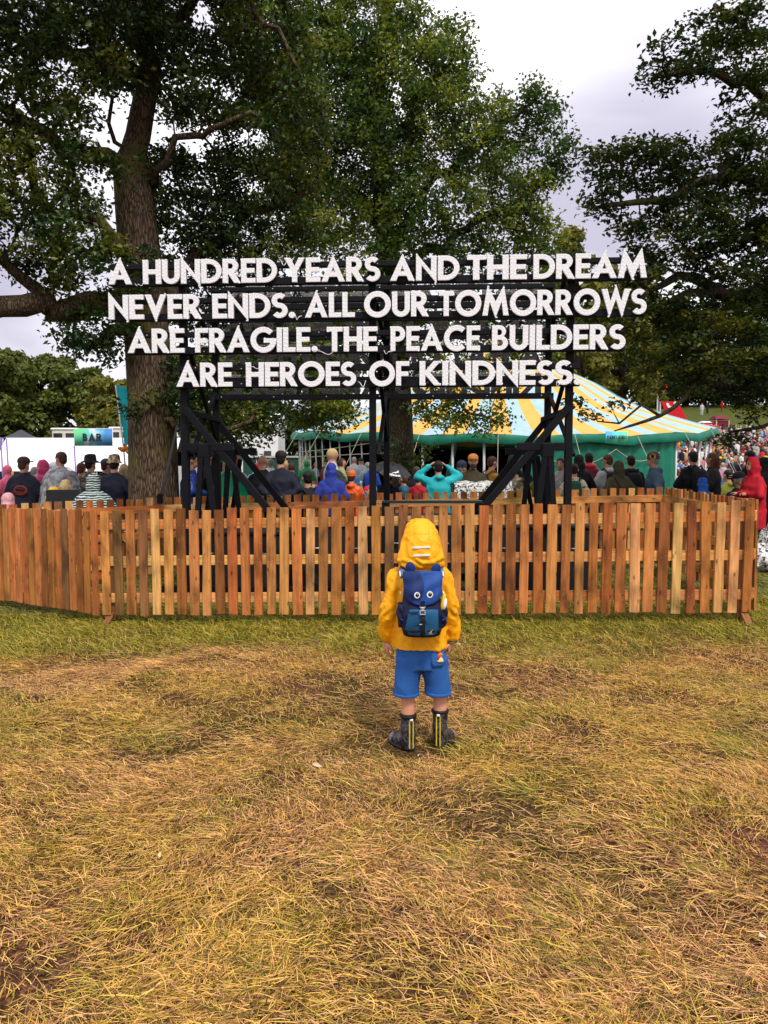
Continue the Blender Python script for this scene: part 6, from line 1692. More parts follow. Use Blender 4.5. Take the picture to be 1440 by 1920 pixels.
# the mass on the slope beyond
def crowd_mass(n, px0, px1, d0, d1):
    Vs, Fs, Cs = [], [], []; off = 0; base = {}
    for k in ('seated', 'front'):
        mb = MB(); hz = .9 if k == 'seated' else 1.6
        if k == 'seated': mb.oval([(0, 0, .1, .25, .35), (.35, 0, 0, .22, .2), (.66, 0, 0, .2, .12), (.76, 0, 0, .06, .06)], 8)
        else: mb.oval([(0, 0, 0, .15, .12), (.8, 0, 0, .19, .14), (1.35, 0, 0, .21, .13), (1.45, 0, 0, .06, .06)], 8)
        nb = len(mb.v); mb.ell((0, 0, hz), (.10, .11, .13), n=8, m=6); me = bpy.data.meshes.new('t'); me.from_pydata(mb.v, [], mb.f)
        bm = bmesh.new(); bm.from_mesh(me); bmesh.ops.triangulate(bm, faces=bm.faces); bm.to_mesh(me); bm.free()
        base[k] = (np.array([v.co[:] for v in me.vertices]), np.array([p.vertices[:] for p in me.polygons]), nb, hz); bpy.data.meshes.remove(me)
    cl = [CC[c] for c in CW]; hh = list(HAIRC.values()) + [(.5, .5, .5), (.45, .3, .2), (.4, .05, .05)]
    for i in range(n):
        k = 'seated' if rc.random() < .72 else 'front'; B, T, nb, hz = base[k]
        d = math.sqrt(rc.uniform(d0 ** 2, d1 ** 2)); x = (rc.uniform(px0, px1) - 720) / F * d; s = rc.uniform(.85, 1.1); a = rc.gauss(0, .8)
        V = B * s; V = np.stack([V[:, 0] * math.cos(a) - V[:, 1] * math.sin(a) + x, V[:, 0] * math.sin(a) + V[:, 1] * math.cos(a) + d, V[:, 2] + gzf(x, d)], 1)
        C = np.empty((len(B), 3)); C[:nb] = np.array(rc.choice(cl)) * rc.uniform(.7, 1.2)
        head = B[nb:]; C[nb:] = np.array(rc.choice(hh)); C[nb:][(head[:, 1] > .03) & (head[:, 2] < hz + .04)] = (.45, .23, .15)
        Vs.append(V); Fs.append(T + off); Cs.append(C); off += len(B)
    o = fast_mesh('crowd', np.concatenate(Vs), np.concatenate(Fs), tint_mat('crowd_clothes'), None, np.concatenate(Cs), True)
    tag(o, 'dense festival crowd sitting up the far hillside', 'crowd', kind='stuff')
crowd_mass(1900, 1180, 1470, 44, 87)
# a few walkers on the far lawn
for k, (px, d) in enumerate(((1312, 106), (1322, 108), (1349, 110))):
    x = (px - 720) / F * d; crowd_person(x, d, ('left of the pair on the far lawn', 'right of the pair on the far lawn', 'alone on the far lawn')[k], 'walkers on the far lawn', ['down'], [('white', 'black', 'red')[k]])
print('crowd', NCROWD)
# ================================================================== the child
CX0, CY0 = 0.192, 3.83
PXM = 3.83 / F
def kx(px): return (px - 789) * PXM
def kz(py): return (1410 - py) * PXM
child = thing('person', 'child in yellow hooded raincoat, blue shorts and black boots facing the sign', 'person', (CX0, CY0, float(gzn(np.array([[CX0, CY0, 0]]))[0]) + .001))
M_COAT = mat('yellow_raincoat', (.84, .37, .004), .48, .10, 5, .4, 30, spec=.25)
M_SHORT = mat('blue_jersey', (.022, .105, .36), .85, .12, 9, .3, 220)
M_KSKIN = mat('child_skin', (.58, .27, .17), .5, .07, 30)
# skeleton points
SHL, SHR = Vector((kx(742), 0, kz(1082))), Vector((kx(837), 0, kz(1082)))
ELL, ELR = Vector((kx(728), -.012, kz(1145))), Vector((kx(846), -.012, kz(1145)))
WRL, WRR = Vector((kx(722.5), .03, kz(1200))), Vector((kx(849), .03, kz(1200)))
LK, RK = kx(765.5), kx(827)
mb = MB(); hands = MB()
HC = Vector((kx(789), .035, kz(1022)))
mb.ell(HC + Vector((0, -.005, .02)), (.070, .086, .088)); mb.ell(HC + Vector((0, .03, -.04)), (.056, .056, .058)); mb.ell(HC + Vector((0, .088, -.012)), (.011, .015, .014), n=10, m=8)
mb.ell(HC + Vector((0, .080, -.050)), (.020, .009, .007), n=10, m=6)
for q in (-1, 1):
    mb.ell(HC + Vector((q * .071, 0, -.005)), (.010, .02, .027), n=10, m=8); mb.ell(HC + Vector((q * .034, .068, -.024)), (.022, .018, .02), n=10, m=8)
mb.capsule((kx(789), .0, kz(1075)), .045, (kx(789), .02, kz(1045)), .042)
mb.capsule((kx(789), 0, kz(1205)), .070, (kx(789), 0, kz(1105)), .070)
for sh, e, w_ in ((SHL, ELL, WRL), (SHR, ELR, WRR)):
    mb.capsule(sh, .036, e, .029); mb.capsule(e, .029, w_ + (w_ - e).normalized() * .015, .021)
for xk, sx, yk in ((LK, -1, -.02), (RK, 1, .0)):
    mb.capsule((sx * .05, 0, kz(1225)), .052, (xk, yk + .005, kz(1312)), .040); mb.capsule((xk, yk + .005, kz(1312)), .037, (xk, yk + .0, kz(1345)), .038); mb.capsule((xk, yk + .002, kz(1345)), .036, (xk, yk + .002, .06), .026)
    mb.capsule((xk, yk - .01, .05), .03, (xk + sx * .04, yk + .09, .03), .026)
hand_shape(hands, WRL + Vector((0, .004, -.012)), (.06, .10, -1), (.85, .35, .1), -1, .82, .55)
hand_shape(hands, WRR + Vector((0, .004, -.012)), (-.08, .18, -1), (-.85, .4, .1), 1, .82, 1.35)
V, Nn, Fs = remesh(mb, .0085, 4)
o_ = MB(); o_.v = [tuple(v) for v in V]; o_.f = list(Fs); o_.m = [0] * len(Fs)
k0 = len(o_.v); o_.v += hands.v; o_.f += [tuple(i + k0 for i in f) for f in hands.f]; o_.m += [0] * len(hands.f)
M_EYEW = mat('eye_white', (.8, .8, .78), .2, .02); M_IRIS = mat('eye_iris', (.04, .05, .06), .15, .05); M_LIP = mat('lip', (.42, .13, .11), .45, .05)
for q in (-1, 1):
    o_.ell(HC + Vector((q * .029, .072, .012)), (.013, .010, .009), n=10, m=8, mi=1); o_.ell(HC + Vector((q * .029, .080, .012)), (.006, .004, .006), n=10, m=6, mi=2); o_.ell(HC + Vector((q * .03, .078, .032)), (.016, .005, .004), n=8, m=6, mi=2)
o_.ell(HC + Vector((0, .085, -.050)), (.017, .006, .0045), n=10, m=6, mi=3)
o_.build('body', [M_KSKIN, M_EYEW, M_IRIS, M_LIP], child, True)
hb = MB(); hb.ell(HC + Vector((0, -.008, .03)), (.078, .092, .088)); hb.ell(HC + Vector((0, .05, .075)), (.06, .045, .03))
V, Nn, Fs = remesh(hb, .01, 2); q = V - np.array(HC); Fs = [f for f in Fs if not all(q[i, 1] > .055 and q[i, 2] < .055 for i in f)]
mesh_obj('hair', V, Fs, M_HAIR, child, None, True, (.12, .06, .025))
# --- raincoat: body, sleeves and hood as one skin
jb = MB()
jb.oval([(kz(1217.5), kx(787), 0, .149, .114), (kz(1212), kx(787), 0, .148, .113), (kz(1185), kx(788), 0, .140, .106), (kz(1150), kx(788), 0, .128, .104), (kz(1115), kx(788), -.002, .126, .100), (kz(1090), kx(788.5), -.004, .128, .092), (kz(1074), kx(789), -.004, .118, .078), (kz(1062), kx(789), 0, .085, .066)], 28, sq=2.3)
for sh, e, w_, s in ((SHL, ELL, WRL, -1), (SHR, ELR, WRR, 1)):
    jb.capsule(sh + Vector((-s * .012, 0, .0)), .050, e, .050, 16); jb.capsule(e, .050, w_ + Vector((0, 0, .015)), .043, 16); jb.capsule(e + Vector((s * .004, 0, -.04)), .045, w_ + Vector((0, 0, .03)), .046, 16)
jb.oval([(kz(1063), kx(789), .0, .118, .098), (kz(1052), kx(789), .0, .128, .112), (kz(1040), kx(789), .006, .126, .122), (kz(1024), kx(789.5), .014, .112, .124), (kz(1008), kx(790), .02, .099, .118), (kz(995), kx(790), .026, .087, .106), (kz(984), kx(790), .032, .068, .084), (kz(977.5), kx(790), .036, .046, .055), (kz(975), kx(790), .038, .02, .03)], 32, sq=2.25)
V, Nn, Fs = remesh(jb, .0062, 5)
up = sm((V[:, 2] - kz(1060)) / .05)
V = folds(V, Nn, .0034, 12, 1.7, .55); V = creases(V, Nn, .0125, 12, 2.0, .62); V = creases(V, Nn, .006, 25, 5.0, .6)
# panel seams of the hood and the flattened crown
hoodm = sm((V[:, 2] - kz(1052)) / .02)
for sx in (-1, 1): V -= Nn * (.0032 * np.exp(-((V[:, 0] - kx(789.5) - sx * (.044 + .10 * np.clip(kz(1000) - V[:, 2], 0, 1))) / .0035) ** 2) * hoodm * (V[:, 1] < .06))[:, None]
V -= Nn * (.003 * np.exp(-((V[:, 2] - kz(1000)) / .0035) ** 2) * (np.abs(V[:, 0] - kx(789.5)) < .046) * hoodm)[:, None]
# gathered creases: elbows, hood base, hem
cre = np.exp(-((V[:, 2] - kz(1150)) / .035) ** 2) * (np.abs(V[:, 0]) > .13); V += Nn * (.0045 * np.sin(V[:, 2] * 120 + np.sign(V[:, 0]) * V[:, 0] * 95 + 60 * V[:, 1]) * cre)[:, None]
cre = np.exp(-((V[:, 2] - kz(1050)) / .022) ** 2); V += Nn * (.005 * np.sin(V[:, 2] * 150 + np.sin(V[:, 0] * 31 + 1) * 3.2 + V[:, 0] * 25) * cre)[:, None]
cre = np.exp(-((V[:, 2] - kz(1100)) / .05) ** 2) * (V[:, 1] < 0); V += Nn * (.004 * np.sin(np.abs(V[:, 0]) * 95 + V[:, 2] * 60) * cre)[:, None]
cen = np.array([kx(790), .02, kz(1018)]); q = V - cen
open_ = (q[:, 1] > .045) & ((q[:, 0] / .066) ** 2 + ((q[:, 2]) / .082) ** 2 < 1)
Fs = [f for f in Fs if not all(open_[i] for i in f)]
coat = mesh_obj('raincoat', V, Fs, M_COAT, child, None, True)
cV = V.copy()
def back_y(x, z, r=.02, default=-.10):
    m = (np.abs(cV[:, 0] - x) < r) & (np.abs(cV[:, 2] - z) < r) & (cV[:, 1] < .02)
    return float(cV[m, 1].min()) if m.any() else default
M_REFL = mat('reflective_strip', (.78, .78, .76), .3, .05)
def patch(name, x0, x1, zc0, zc1, hgt, m, parent, off=.004, thick_=.0015, n=8):
    v = []; f = []
    for i in range(n + 1):
        x = x0 + (x1 - x0) * i / n; zc = zc0 + (zc1 - zc0) * i / n; y = back_y(x, zc, .012) - off
        for dz in (-hgt / 2, hgt / 2):
            for e in (0, thick_ + .004): v.append((x, y + e, zc + dz))
    for i in range(n):
        a = i * 4; b_ = a + 4; f += [(a, b_, b_ + 2, a + 2), (a + 1, a + 3, b_ + 3, b_ + 1), (a + 2, b_ + 2, b_ + 3, a + 3), (a, a + 1, b_ + 1, b_)]
    return mesh_obj(name, v, f, m, parent)
patch('reflective_strip', kx(772), kx(804), kz(1023), kz(1021.5), .0105, M_REFL, child)
patch('reflective_strip', kx(773.5), kx(804), kz(1037.5), kz(1036), .0100, M_REFL, child)
# hem and cuffs: stitched bands standing 2 mm proud
def band(name, c, rx, ry, z0, z1, m, parent, n=36, sq=2.0):
    mb = MB(); mb.oval([(z0, c[0], c[1], rx, ry), (z0 + .002, c[0], c[1], rx + .003, ry + .003), (z1 - .002, c[0], c[1], rx + .003, ry + .003), (z1, c[0], c[1], rx, ry)], n, sq=sq); return mb.build(name, m, parent, True)
# --- shorts
sb = MB()
sb.oval([(kz(1255), kx(790), 0, .128, .098), (kz(1235), kx(789), 0, .132, .100), (kz(1218), kx(788), 0, .126, .090), (kz(1195), kx(788), 0, .116, .082)], 24, sq=2.2)
for xk, h0, h1, cxx, yk in ((kx(764), 1307, 1, kx(762), -.012), (kx(817), 1307, 1, kx(823), 0)):
    sb.oval([(kz(1305.5), cxx, yk, .067, .074), (kz(1301), cxx, yk, .068, .075), (kz(1285), cxx * .98, yk, .066, .078), (kz(1262), (cxx + xk) / 2 + (.006 if xk < 0 else -.006), yk * .5, .071, .086), (kz(1250), (cxx + xk) / 2 + (.010 if xk < 0 else -.010), yk * .3, .073, .088), (kz(1235), (cxx + xk) / 2, 0, .062, .090)], 20, sq=2.2)
V, Nn, Fs = remesh(sb, .0066, 4); V = folds(V, Nn, .0032, 17, 4.2, .6); V = creases(V, Nn, .008, 13, 3.0, .45)
cre = np.exp(-((V[:, 0] - kx(789)) / .012) ** 2) * (V[:, 1] < 0) * (V[:, 2] > kz(1275)); V[:, 1] += .010 * cre
shorts = mesh_obj('shorts', V, Fs, M_SHORT, child, None, True)
sV = V
def sh_y(x, z):
    m = (np.abs(sV[:, 0] - x) < .012) & (np.abs(sV[:, 2] - z) < .012) & (sV[:, 1] < .02); return float(sV[m, 1].min()) if m.any() else -.1
def sheet(name, outline, m, parent, off, yfun):
    c = (sum(p[0] for p in outline) / len(outline), sum(p[1] for p in outline) / len(outline))
    v = []; n = len(outline)
    ring = lambda s, o: [(c[0] + (p[0] - c[0]) * s, yfun(c[0] + (p[0] - c[0]) * s, c[1] + (p[1] - c[1]) * s) - o, c[1] + (p[1] - c[1]) * s) for p in outline]
    mb = MB(); r = [ring(1, -.002), ring(1, off), ring(.6, off + .0005), ring(.25, off + .0005)]
    mb.loft(r, cap=False); mb.add(r[-1], [tuple(range(n))]); return mb.build(name, m, parent, True)
px_ = [(kx(x), kz(y)) for x, y in ((808, 1219), (832, 1219), (833, 1236), (829, 1246), (810, 1247), (807, 1238))]
pk = sheet('back_pocket', px_, M_SHORT, shorts, .004, sh_y)
M_EMR = mat('patch_red', (.55, .03, .04), .7, .1); M_EMY = mat('patch_cream', (.70, .62, .25), .7, .1); M_EMO = mat('patch_orange', (.70, .22, .02), .7, .1)
e1 = sheet('round_patch', [(kx(824 + 5.3 * math.cos(a)), kz(1227 + 6.2 * math.sin(a))) for a in np.linspace(0, 2 * PI, 15)[:-1]], M_EMR, shorts, .007, sh_y)
sheet('patch_sky', [(kx(824 + 4.6 * math.cos(a)), kz(1226 + 5.4 * math.sin(a))) for a in np.linspace(PI, 2 * PI, 9)], M_EMO, shorts, .0085, sh_y)
sheet('patch_hill', [(kx(x), kz(y)) for x, y in ((817.5, 1235), (822, 1232.5), (825, 1228), (828, 1230), (830.5, 1234), (829, 1237), (821, 1237))], M_EMY, shorts, .010, sh_y)
for cxx, yk in ((kx(762), -.012), (kx(823), 0)): band('hem', (cxx, yk), .0675, .0745, kz(1307), kz(1301), M_SHORT, shorts, sq=2.2)
# --- wellington boots
M_BOOT = pattern_mat('camouflage_rubber', [(.008, .009, .013), (.035, .037, .05), (.095, .095, .115), (.012, .013, .02)], 26.0, stops=[0, .47, .56, .62], rough=.28, dist=1.2)
M_SOLE = mat('black_rubber', (.008, .008, .009), .45, .15); M_STRIPE = mat('yellow_stripe', (.55, .40, .02), .4, .08)
M_GREYTOE = mat('mauve_toe_rubber', (.20, .18, .25), .3, .3, 30)
for xk, s, yk, top_, ang in ((LK, -1, -.035, kz(1343.5), 37), (RK, 1, .0, kz(1338.5), -31)):
    bt = thing('wellington_boot', None, None); bt.parent = child; bt.location = (xk, yk, 0)
    del_keys = [k for k in list(bt.keys())]
    a = R(ang * .92); fx, fy = -math.sin(a), math.cos(a)
    sb_ = MB()
    sb_.oval([(.006, 0, 0, .040, .044), (.05, 0, 0, .040, .043), (.09, 0, -.002, .039, .041), (.14, 0, 0, .0405, .043), (top_, 0, 0, .0425, .045)], 24)
    for q_ in range(9):
        t_ = .01 + .112 * q_ / 8; r_ = (.039, .040, .041, .042, .043, .044, .044, .042, .036)[q_]; h_ = (.058, .056, .053, .049, .045, .041, .037, .033, .028)[q_]
        sb_.ell((fx * t_, fy * t_, h_ * .52 + .010), (r_, r_, h_), n=18, m=12)
    V, Nn, Fs = remesh(sb_, .0065, 4)
    V[:, 2] = np.maximum(V[:, 2], .010)
    V = folds(V, Nn, .0022, 24, 2.0)
    mi = []
    for f in Fs:
        c = V[list(f)].mean(0); t_ = c[0] * fx + c[1] * fy
        mi.append(1 if t_ > .098 and c[2] < .06 else 0)
    mesh_obj('boot_upper', V, Fs, [M_BOOT, M_GREYTOE], bt, mi, True)
    band('top_rim', (0, 0), .0425, .045, top_ - .012, top_ + .003, M_SOLE, bt)
    so = MB(); n = 28; rings = []
    for z in (-.002, .014):
        r_ = []
        for k in range(n):
            b_ = 2 * PI * k / n; u = .100 * math.cos(b_) + .055; v_ = .046 * math.sin(b_) * (1.0 + .1 * math.cos(b_)); r_.append((fx * u - fy * v_ * -1 * -1, fy * u + fx * v_ * 1, z) if False else (fx * u + fy * v_, fy * u - fx * v_, z))
        rings.append(r_)
    so.loft(rings); so.build('sole', M_SOLE, bt, True)
    # twin yellow stripes down the back of the shaft
    for off in (-.0095, .0095):
        base = -s * .004 + (.012 if s < 0 else -.008)
        pts = []
        for z in np.linspace(.018, top_ - .022, 10):
            x = base + off * 1.0; m = (np.abs(V[:, 0] - x) < .012) & (np.abs(V[:, 2] - z) < .012) & (V[:, 1] < 0.01)
            y = V[m, 1].min() if m.any() else -.044
            pts.append((x, y, z))
        v = []; f = []
        for (x, y, z) in pts:
            for dx, dy in ((-.0034, .003), (-.003, -.0018), (.003, -.0018), (.0034, .003)): v.append((x + dx, y + dy, z))
        for i in range(len(pts) - 1):
            for k in range(3): q_ = i * 4 + k; f.append((q_, q_ + 1, q_ + 5, q_ + 4))
        mesh_obj('stripe', v, f, M_STRIPE, bt)
    pl = MB(); pl.box((base, min(p[1] for p in pts) - .001, top_ - .016), (.018, .006, .012), bev=.002); pl.build('pull_tab', M_REFL, bt)
# --- wristbands
wb = MB(); c = WRR + Vector((.0, .002, -.016))
ring = [c + Vector((.026 * math.cos(a), .024 * math.sin(a), .002 * math.sin(2 * a))) for a in np.linspace(0, 2 * PI, 17)]
wb.tube(ring, .006, 6); wb.build('wristband', mat('wristband_dark', (.02, .03, .06), .6), child, True)
wb = MB(); ring = [c + Vector((.027 * math.cos(a), .025 * math.sin(a), -.011)) for a in np.linspace(0, 2 * PI, 17)]; wb.tube(ring, .0035, 6); wb.build('wristband', mat('wristband_green', (.03, .22, .12), .6), child, True)
wb = MB(); wb.box(c + Vector((.031, -.012, -.004)), (.008, .012, .012), bev=.002); wb.build('wristband_clasp', mat('wristband_pink', (.6, .25, .35), .4), child)
wb = MB(); wb.bar(c + Vector((.028, -.012, -.014)), c + Vector((.046, -.014, -.022)), .008, .002); wb.build('wristband_tail', M_REFL, child)

# ================================================================== the backpack
BY = -.105        # where the back panel touches the coat
bp = thing('backpack', "child's blue backpack with a bear face, round ears and white eyes", 'backpack', (CX0 - .0, CY0 + BY, child.location.z + .055))
bp.scale = (.93, .95, .93)
def X(px): return kx(px)
M_PBLUE = mat('pack_blue', (.009, .056, .25), .6, .1, 12, .25, 90); M_PNAVY = mat('pack_navy', (.005, .009, .036), .65, .12, 12, .25, 90)
M_PTEAL = mat('pack_petrol', (.010, .085, .20), .65, .12, 12, .3, 150); M_PBLACK = mat('pack_base', (.006, .007, .012), .7, .15)
M_PDEEP = mat('pack_deep_blue', (.006, .022, .11), .6, .1, 12, .25, 90)
k = 3.72 / 3.83
def zz(py): return (1410 - py) * PXM * k + .022
mb = MB()
mb.oval([(zz(1186), X(788), -.045, .082, .040), (zz(1181), X(788), -.055, .096, .060), (zz(1165), X(788), -.062, .108, .070), (zz(1140), X(788), -.066, .113, .076), (zz(1122), X(788.5), -.060, .108, .066), (zz(1112), X(788.5), -.050, .104, .052), (zz(1090), X(789), -.044, .098, .044), (zz(1068), X(789), -.040, .090, .036), (zz(1060), X(789), -.036, .080, .028)], 32, sq=2.9)
V, Nn, Fs = remesh(mb, .007, 3); V = folds(V, Nn, .003, 20, 1.0)
mesh_obj('bag', V, Fs, M_PNAVY, bp, None, True)
pV = V
def py_(x, z, r=.012):
    m = (np.abs(pV[:, 0] - x) < r) & (np.abs(pV[:, 2] - z) < r); return float(pV[m, 1].min()) if m.any() else -.10
mb = MB(); mb.oval([(zz(1188), X(788), -.05, .080, .045), (zz(1184), X(788), -.057, .099, .066), (zz(1172), X(788), -.064, .109, .078), (zz(1168), X(788), -.064, .107, .075)], 32, sq=2.9); mb.build('base_panel', M_PBLACK, bp, True)
# lid: a curved flap over the top that narrows to a point at the buckle
def lid_shape():
    nu, nv = 72, 40; v = []; f = []
    def half(t):   # half width and lowest point per row: t 0 at the rear seam, 1 at the tip
        return 0
    outl = []
    for j in range(nv + 1):
        t = j / nv
        for i in range(nu + 1):
            u = i / nu * 2 - 1
            lowz = 1121 - 17 * abs(u) ** 2.6 - 4 * abs(u)          # rounded chin; the right side flares out
            side = (.101 + .010 * math.sin(min(1, t * 1.3) * PI)) * (1 + (.10 * max(0, t - .25) if u > 0 else .02 * t))
            if t < .3:   # over the top
                a = t / .3 * PI / 2
                z = zz(1054) - .03 * (1 - math.sin(a)); y = -.012 - .078 * math.sin(a) * 1.0 if False else -.015 - .085 * (1 - math.cos(a))
                z = zz(1055) - .018 * (1 - math.sin(a)) - .004 * u * u
            else:
                w_ = (t - .3) / .7; z = zz(1055) - .004 * u * u + (zz(lowz) - zz(1055)) * w_; y = -.100 - .052 * math.sin(min(1, w_ * 1.05) * PI * .52) * (1 - .28 * u * u) + .012 * w_
            x = X(789) + u * side * (1 - .10 * (1 - t))
            y += .022 * abs(u) ** 4
            y += .004 * math.sin(9 * u + 5 * t) * t + .003 * math.sin(17 * t + 3 * u)
            v.append((x, y, z))
    for j in range(nv):
        for i in range(nu): a = j * (nu + 1) + i; f.append((a, a + nu + 1, a + nu + 2, a + 1))
    n = len(v); v2 = [(p[0], p[1] + .006, p[2]) for p in v]
    f2 = [tuple(reversed([i + n for i in q])) for q in f]
    edge = [i for i in range(nu + 1)] + [(j + 1) * (nu + 1) - 1 for j in range(1, nv + 1)] + [nv * (nu + 1) + i for i in range(nu - 1, -1, -1)] + [j * (nu + 1) for j in range(nv - 1, 0, -1)]
    f3 = [(edge[i], edge[(i + 1) % len(edge)], edge[(i + 1) % len(edge)] + n, edge[i] + n) for i in range(len(edge))]
    mi = []
    for q in f:
        c = np.mean([v[i] for i in q], axis=0)
        # the darker left half of the face ends in a curved seam
        s = X(784) + .020 * math.sin((c[2] - zz(1110)) / (zz(1058) - zz(1110)) * PI) if c[2] > zz(1112) else X(770)
        mi.append(1 if c[0] < s else 0)
    return v + v2, f + f2 + f3, mi + mi + [0] * len(f3)
v, f, mi = lid_shape()
lid = mesh_obj('lid', v, f, [M_PBLUE, M_PDEEP], bp, mi, True)
lv = np.array(v)
def ly(x, z, r=.010):
    m = (np.abs(lv[:, 0] - x) < r) & (np.abs(lv[:, 2] - z) < r); return float(lv[m, 1].min()) if m.any() else -.145
for (ex, ey, r) in ((777.8, 1099.5, 5.6), (802.3, 1098.3, 5.9)):
    x, z = X(ex), zz(ey); y = ly(x, z); rr = r * PXM
    mb = MB(); n = 20
    mb.loft([[(x + rr * math.cos(2 * PI * q / n), y + .004, z + rr * 1.08 * math.sin(2 * PI * q / n)) for q in range(n)], [(x + rr * math.cos(2 * PI * q / n), y - .003, z + rr * 1.08 * math.sin(2 * PI * q / n)) for q in range(n)]], 0)
    e = mb.build('eye', M_WHITE, lid)
    mb = MB(); mb.loft([[(x + .001 + rr * .62 * math.cos(2 * PI * q / n), y - .0028, z + rr * .68 * math.sin(2 * PI * q / n)) for q in range(n)], [(x + .001 + rr * .58 * math.cos(2 * PI * q / n), y - .0048, z + rr * .64 * math.sin(2 * PI * q / n)) for q in range(n)]], 0); mb.build('pupil', M_DARK, e)
    mb = MB(); mb.ell((x + rr * .1, y - .005, z + rr * .35), (rr * .16, .001, rr * .16), n=8, m=6); mb.build('glint', M_WHITE, e)
x, z = X(788.5), zz(1114); y = ly(x, z) - .002
mb = MB(); mb.loft([[(x - .013, y + .003, z + .009), (x + .013, y + .003, z + .009), (x + .010, y + .003, z - .011), (x - .010, y + .003, z - .011)], [(x - .012, y - .005, z + .008), (x + .012, y - .005, z + .008), (x + .009, y - .005, z - .010), (x - .009, y - .005, z - .010)]]); mb.build('nose', M_PBLACK, lid)
for s, ex, ey, tl in ((-1, 766, 1051, -8), (1, 816, 1054, 22)):
    c = Vector((X(ex), -.045, zz(ey))); M_ = Matrix.Rotation(R(tl), 3, 'Y')
    mb = MB(); mb.ell(c, (.0255, .012, .033), M_, 16, 12); e = mb.build('ear', M_PDEEP, bp, True)
    mb = MB(); mb.tube([c + M_ @ Vector((.025 * math.cos(a), -.002, .033 * math.sin(a))) for a in np.linspace(-.3, PI + .3, 14)], .0022, 5); mb.build('ear_piping', M_PBLUE, e)
# front pocket, straps, buckle
pocket = [(X(px), zz(py)) for px, py in ((764, 1129), (776, 1128), (800, 1128), (818, 1129), (819, 1150), (819, 1170), (814, 1180), (790, 1182), (762, 1180), (755, 1168), (759, 1148))]
c = np.mean(pocket, axis=0); mb = MB(); rings = []
for s_, o in ((1.0, -.006), (1.0, .010), (.93, .018), (.55, .022), (.2, .023)):
    rings.append([(c[0] + (p[0] - c[0]) * s_, min(py_(c[0] + (p[0] - c[0]) * .9, c[1] + (p[1] - c[1]) * .9), -.10) - o + .012 * ((p[0] - c[0]) / .09) ** 2 * s_, c[1] + (p[1] - c[1]) * s_) for p in pocket])
mb.loft(rings, cap=False); mb.add(rings[-1], [tuple(range(len(pocket)))]); pocket_o = mb.build('front_pocket', M_PTEAL, bp, True)
FY = min(p[1] for r in rings for p in r)
mb = MB(); mb.tube([(X(788.5), FY - .002 + d, z) for z, d in ((zz(1135), -.001), (zz(1150), -.003), (zz(1168), -.002), (zz(1183), .012))], .012, 8, squash=.22); mb.build('centre_strap', M_PBLACK, bp, True)
M_STEEL = mat('silver_buckle', (.62, .62, .62), .3, .08, metal=.6)
bx, bz, by = X(787.8), zz(1126), FY - .010
mb = MB(); mb.box((bx, by, bz + .009), (.018, .006, .010), bev=.002); mb.box((bx, by, bz), (.010, .006, .010), bev=.002)
for s in (-1, 1):
    mb.bar((bx + s * .004, by, bz + .004), (bx + s * .014, by, bz + .016), .005, .006); mb.bar((bx + s * .013, by, bz - .006), (bx + s * .013, by, bz - .026), .005, .006)
mb.box((bx, by, bz - .026), (.031, .006, .005), bev=.001); mb.box((bx, by, bz - .006), (.026, .006, .005), bev=.001); mb.build('buckle', M_STEEL, bp)
mb = MB(); mb.box((bx, by + .003, bz - .016), (.018, .004, .012), bev=.001); mb.build('buckle_tongue', M_PTEAL, bp)
mb = MB(); mb.box((X(785.5), FY - .006, zz(1155.5)), (.020, .002, .004)); mb.build('label_tab', mat('tab_cream', (.5, .48, .4), .7), bp)
for s, px, n_ in ((-1, 746, 5), (1, 832, 5)):
    x = X(px) + s * -.012
    mb = MB(); mb.oval([(zz(1170), x, -.05, .020, .040), (zz(1150), x + s * .004, -.055, .027, .050), (zz(1130), x + s * .003, -.055, .028, .050), (zz(1121), x, -.054, .024, .046)], 18, sq=2.4)
    V, Nn, Fs = remesh(mb, .006, 2); V = V + Nn * (.0035 * np.sin(V[:, 0] * 160 + V[:, 2] * 90))[:, None]; mesh_obj('side_pocket', V, Fs, M_PNAVY, bp, None, True)
    mb = MB(); mb.tube([(x + s * .026, -.03, zz(1146)), (x + s * .02, -.095, zz(1148)), (x - s * .004, -.115, zz(1152))], .003, 5); mb.build('compression_cord', M_PBLUE, bp)
M_SPAD = mat('strap_grey_blue', (.10, .13, .22), .7, .1)
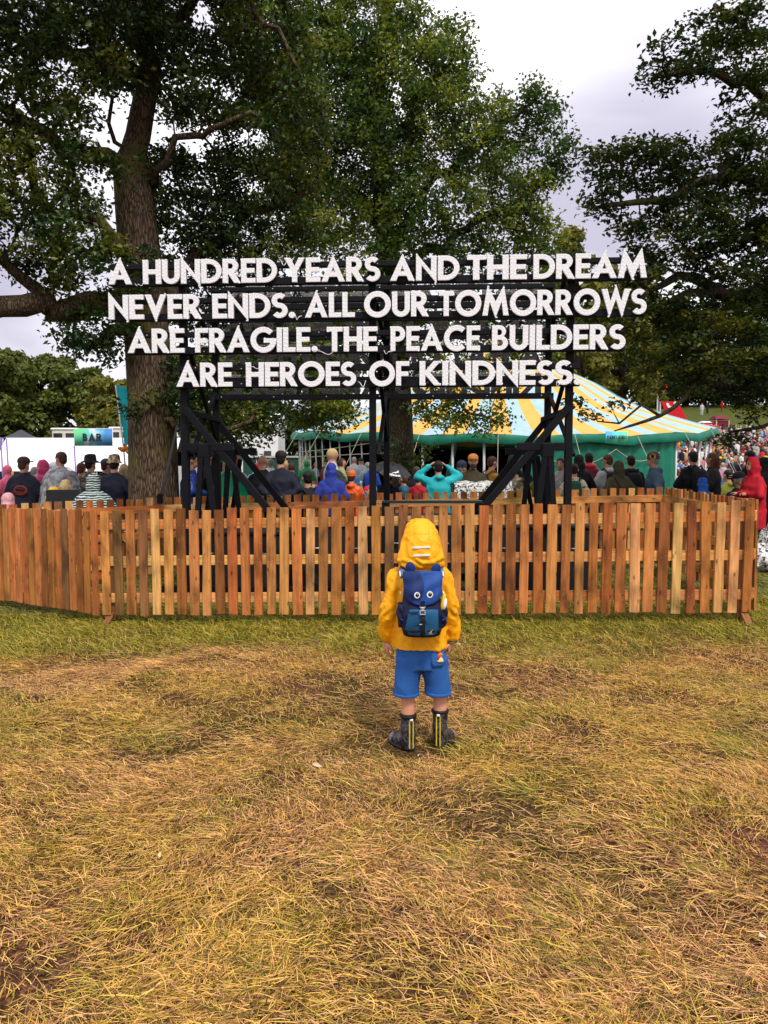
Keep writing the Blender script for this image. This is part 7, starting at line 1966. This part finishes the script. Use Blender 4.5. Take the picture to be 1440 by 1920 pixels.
for s, px in ((-1, 748), (1, 829)):
    mb = MB(); pts = [(X(px) + s * -.012, -.035, zz(1071)), (X(px) - s * .004, .0, zz(1062)), (X(px) - s * .008, .075, zz(1058)), (X(px) - s * .012, .175, zz(1075)), (X(px) - s * .008, .212, zz(1105)), (X(px) + s * .012, .18, zz(1140)), (X(px) + s * .02, .09, zz(1158)), (X(px) - s * .01, -.0, zz(1164))]
    mb.tube(pts, [.017, .019, .019, .018, .016, .009, .008, .008], 8, squash=.42); mb.build('shoulder_strap', M_SPAD, bp, True)
    mb = MB(); mb.tube([(X(px) + s * .004, -.04, zz(1068)), (X(px) + s * .006, -.0, zz(1060))], .0035, 6); mb.build('strap_edge', M_REFL, bp)
    mb = MB(); mb.box((X(747.5 if s < 0 else 830.5), -.03, zz(1102)), (.010, .05, .014), bev=.003); mb.build('reflective_tab', M_REFL, bp)
o = text_mesh('KIKKI', .020, 'lettering', M_PBLACK, bp, .0006); o.location = (X(771), FY + .004, zz(1134))
M_GOLD = mat('gold_print', (.45, .36, .06), .5, .05)
mb = MB(); mx, mz, my = X(803.5), zz(1170), FY + .0015
for q in ([(-.009, -.006), (.004, -.007), (.006, .0), (.002, .004), (-.002, -.001)], [(.001, .003), (.008, .003), (.010, .010), (.008, .012), (.006, .006)]):
    mb.add([(mx + a, my - .004, mz + b_) for a, b_ in q], [tuple(range(len(q)))])
mb.build('gold_emblem', M_GOLD, bp)
o = text_mesh('deuter', .0085, 'lettering', mat('pale_print', (.25, .35, .4), .6), bp, .0004); o.location = (mx, my - .003, mz - .0125)
# --- yellow and white thing stuck in the side pocket
M_LEM = mat('lemon_plastic', (.75, .50, .03), .45, .1)
c = Vector((CX0 + X(826), CY0 + BY - .09, child.location.z + zz(1117)))
mb = MB(); M_ = Matrix.Rotation(R(10), 3, 'Y'); mb.ell((0, 0, 0), (.013, .018, .045), M_, 14, 10)
yo = mb.build('water_bottle', M_LEM, None, True); yo.location = c; tag(yo, 'small yellow and white bottle tucked into the backpack side pocket', 'bottle')
mb = MB(); mb.ell((.008, -.008, -.008), (.011, .014, .030), M_, 12, 8); mb.build('white_side', M_WHITE, yo, True)
bpy.context.view_layer.update()
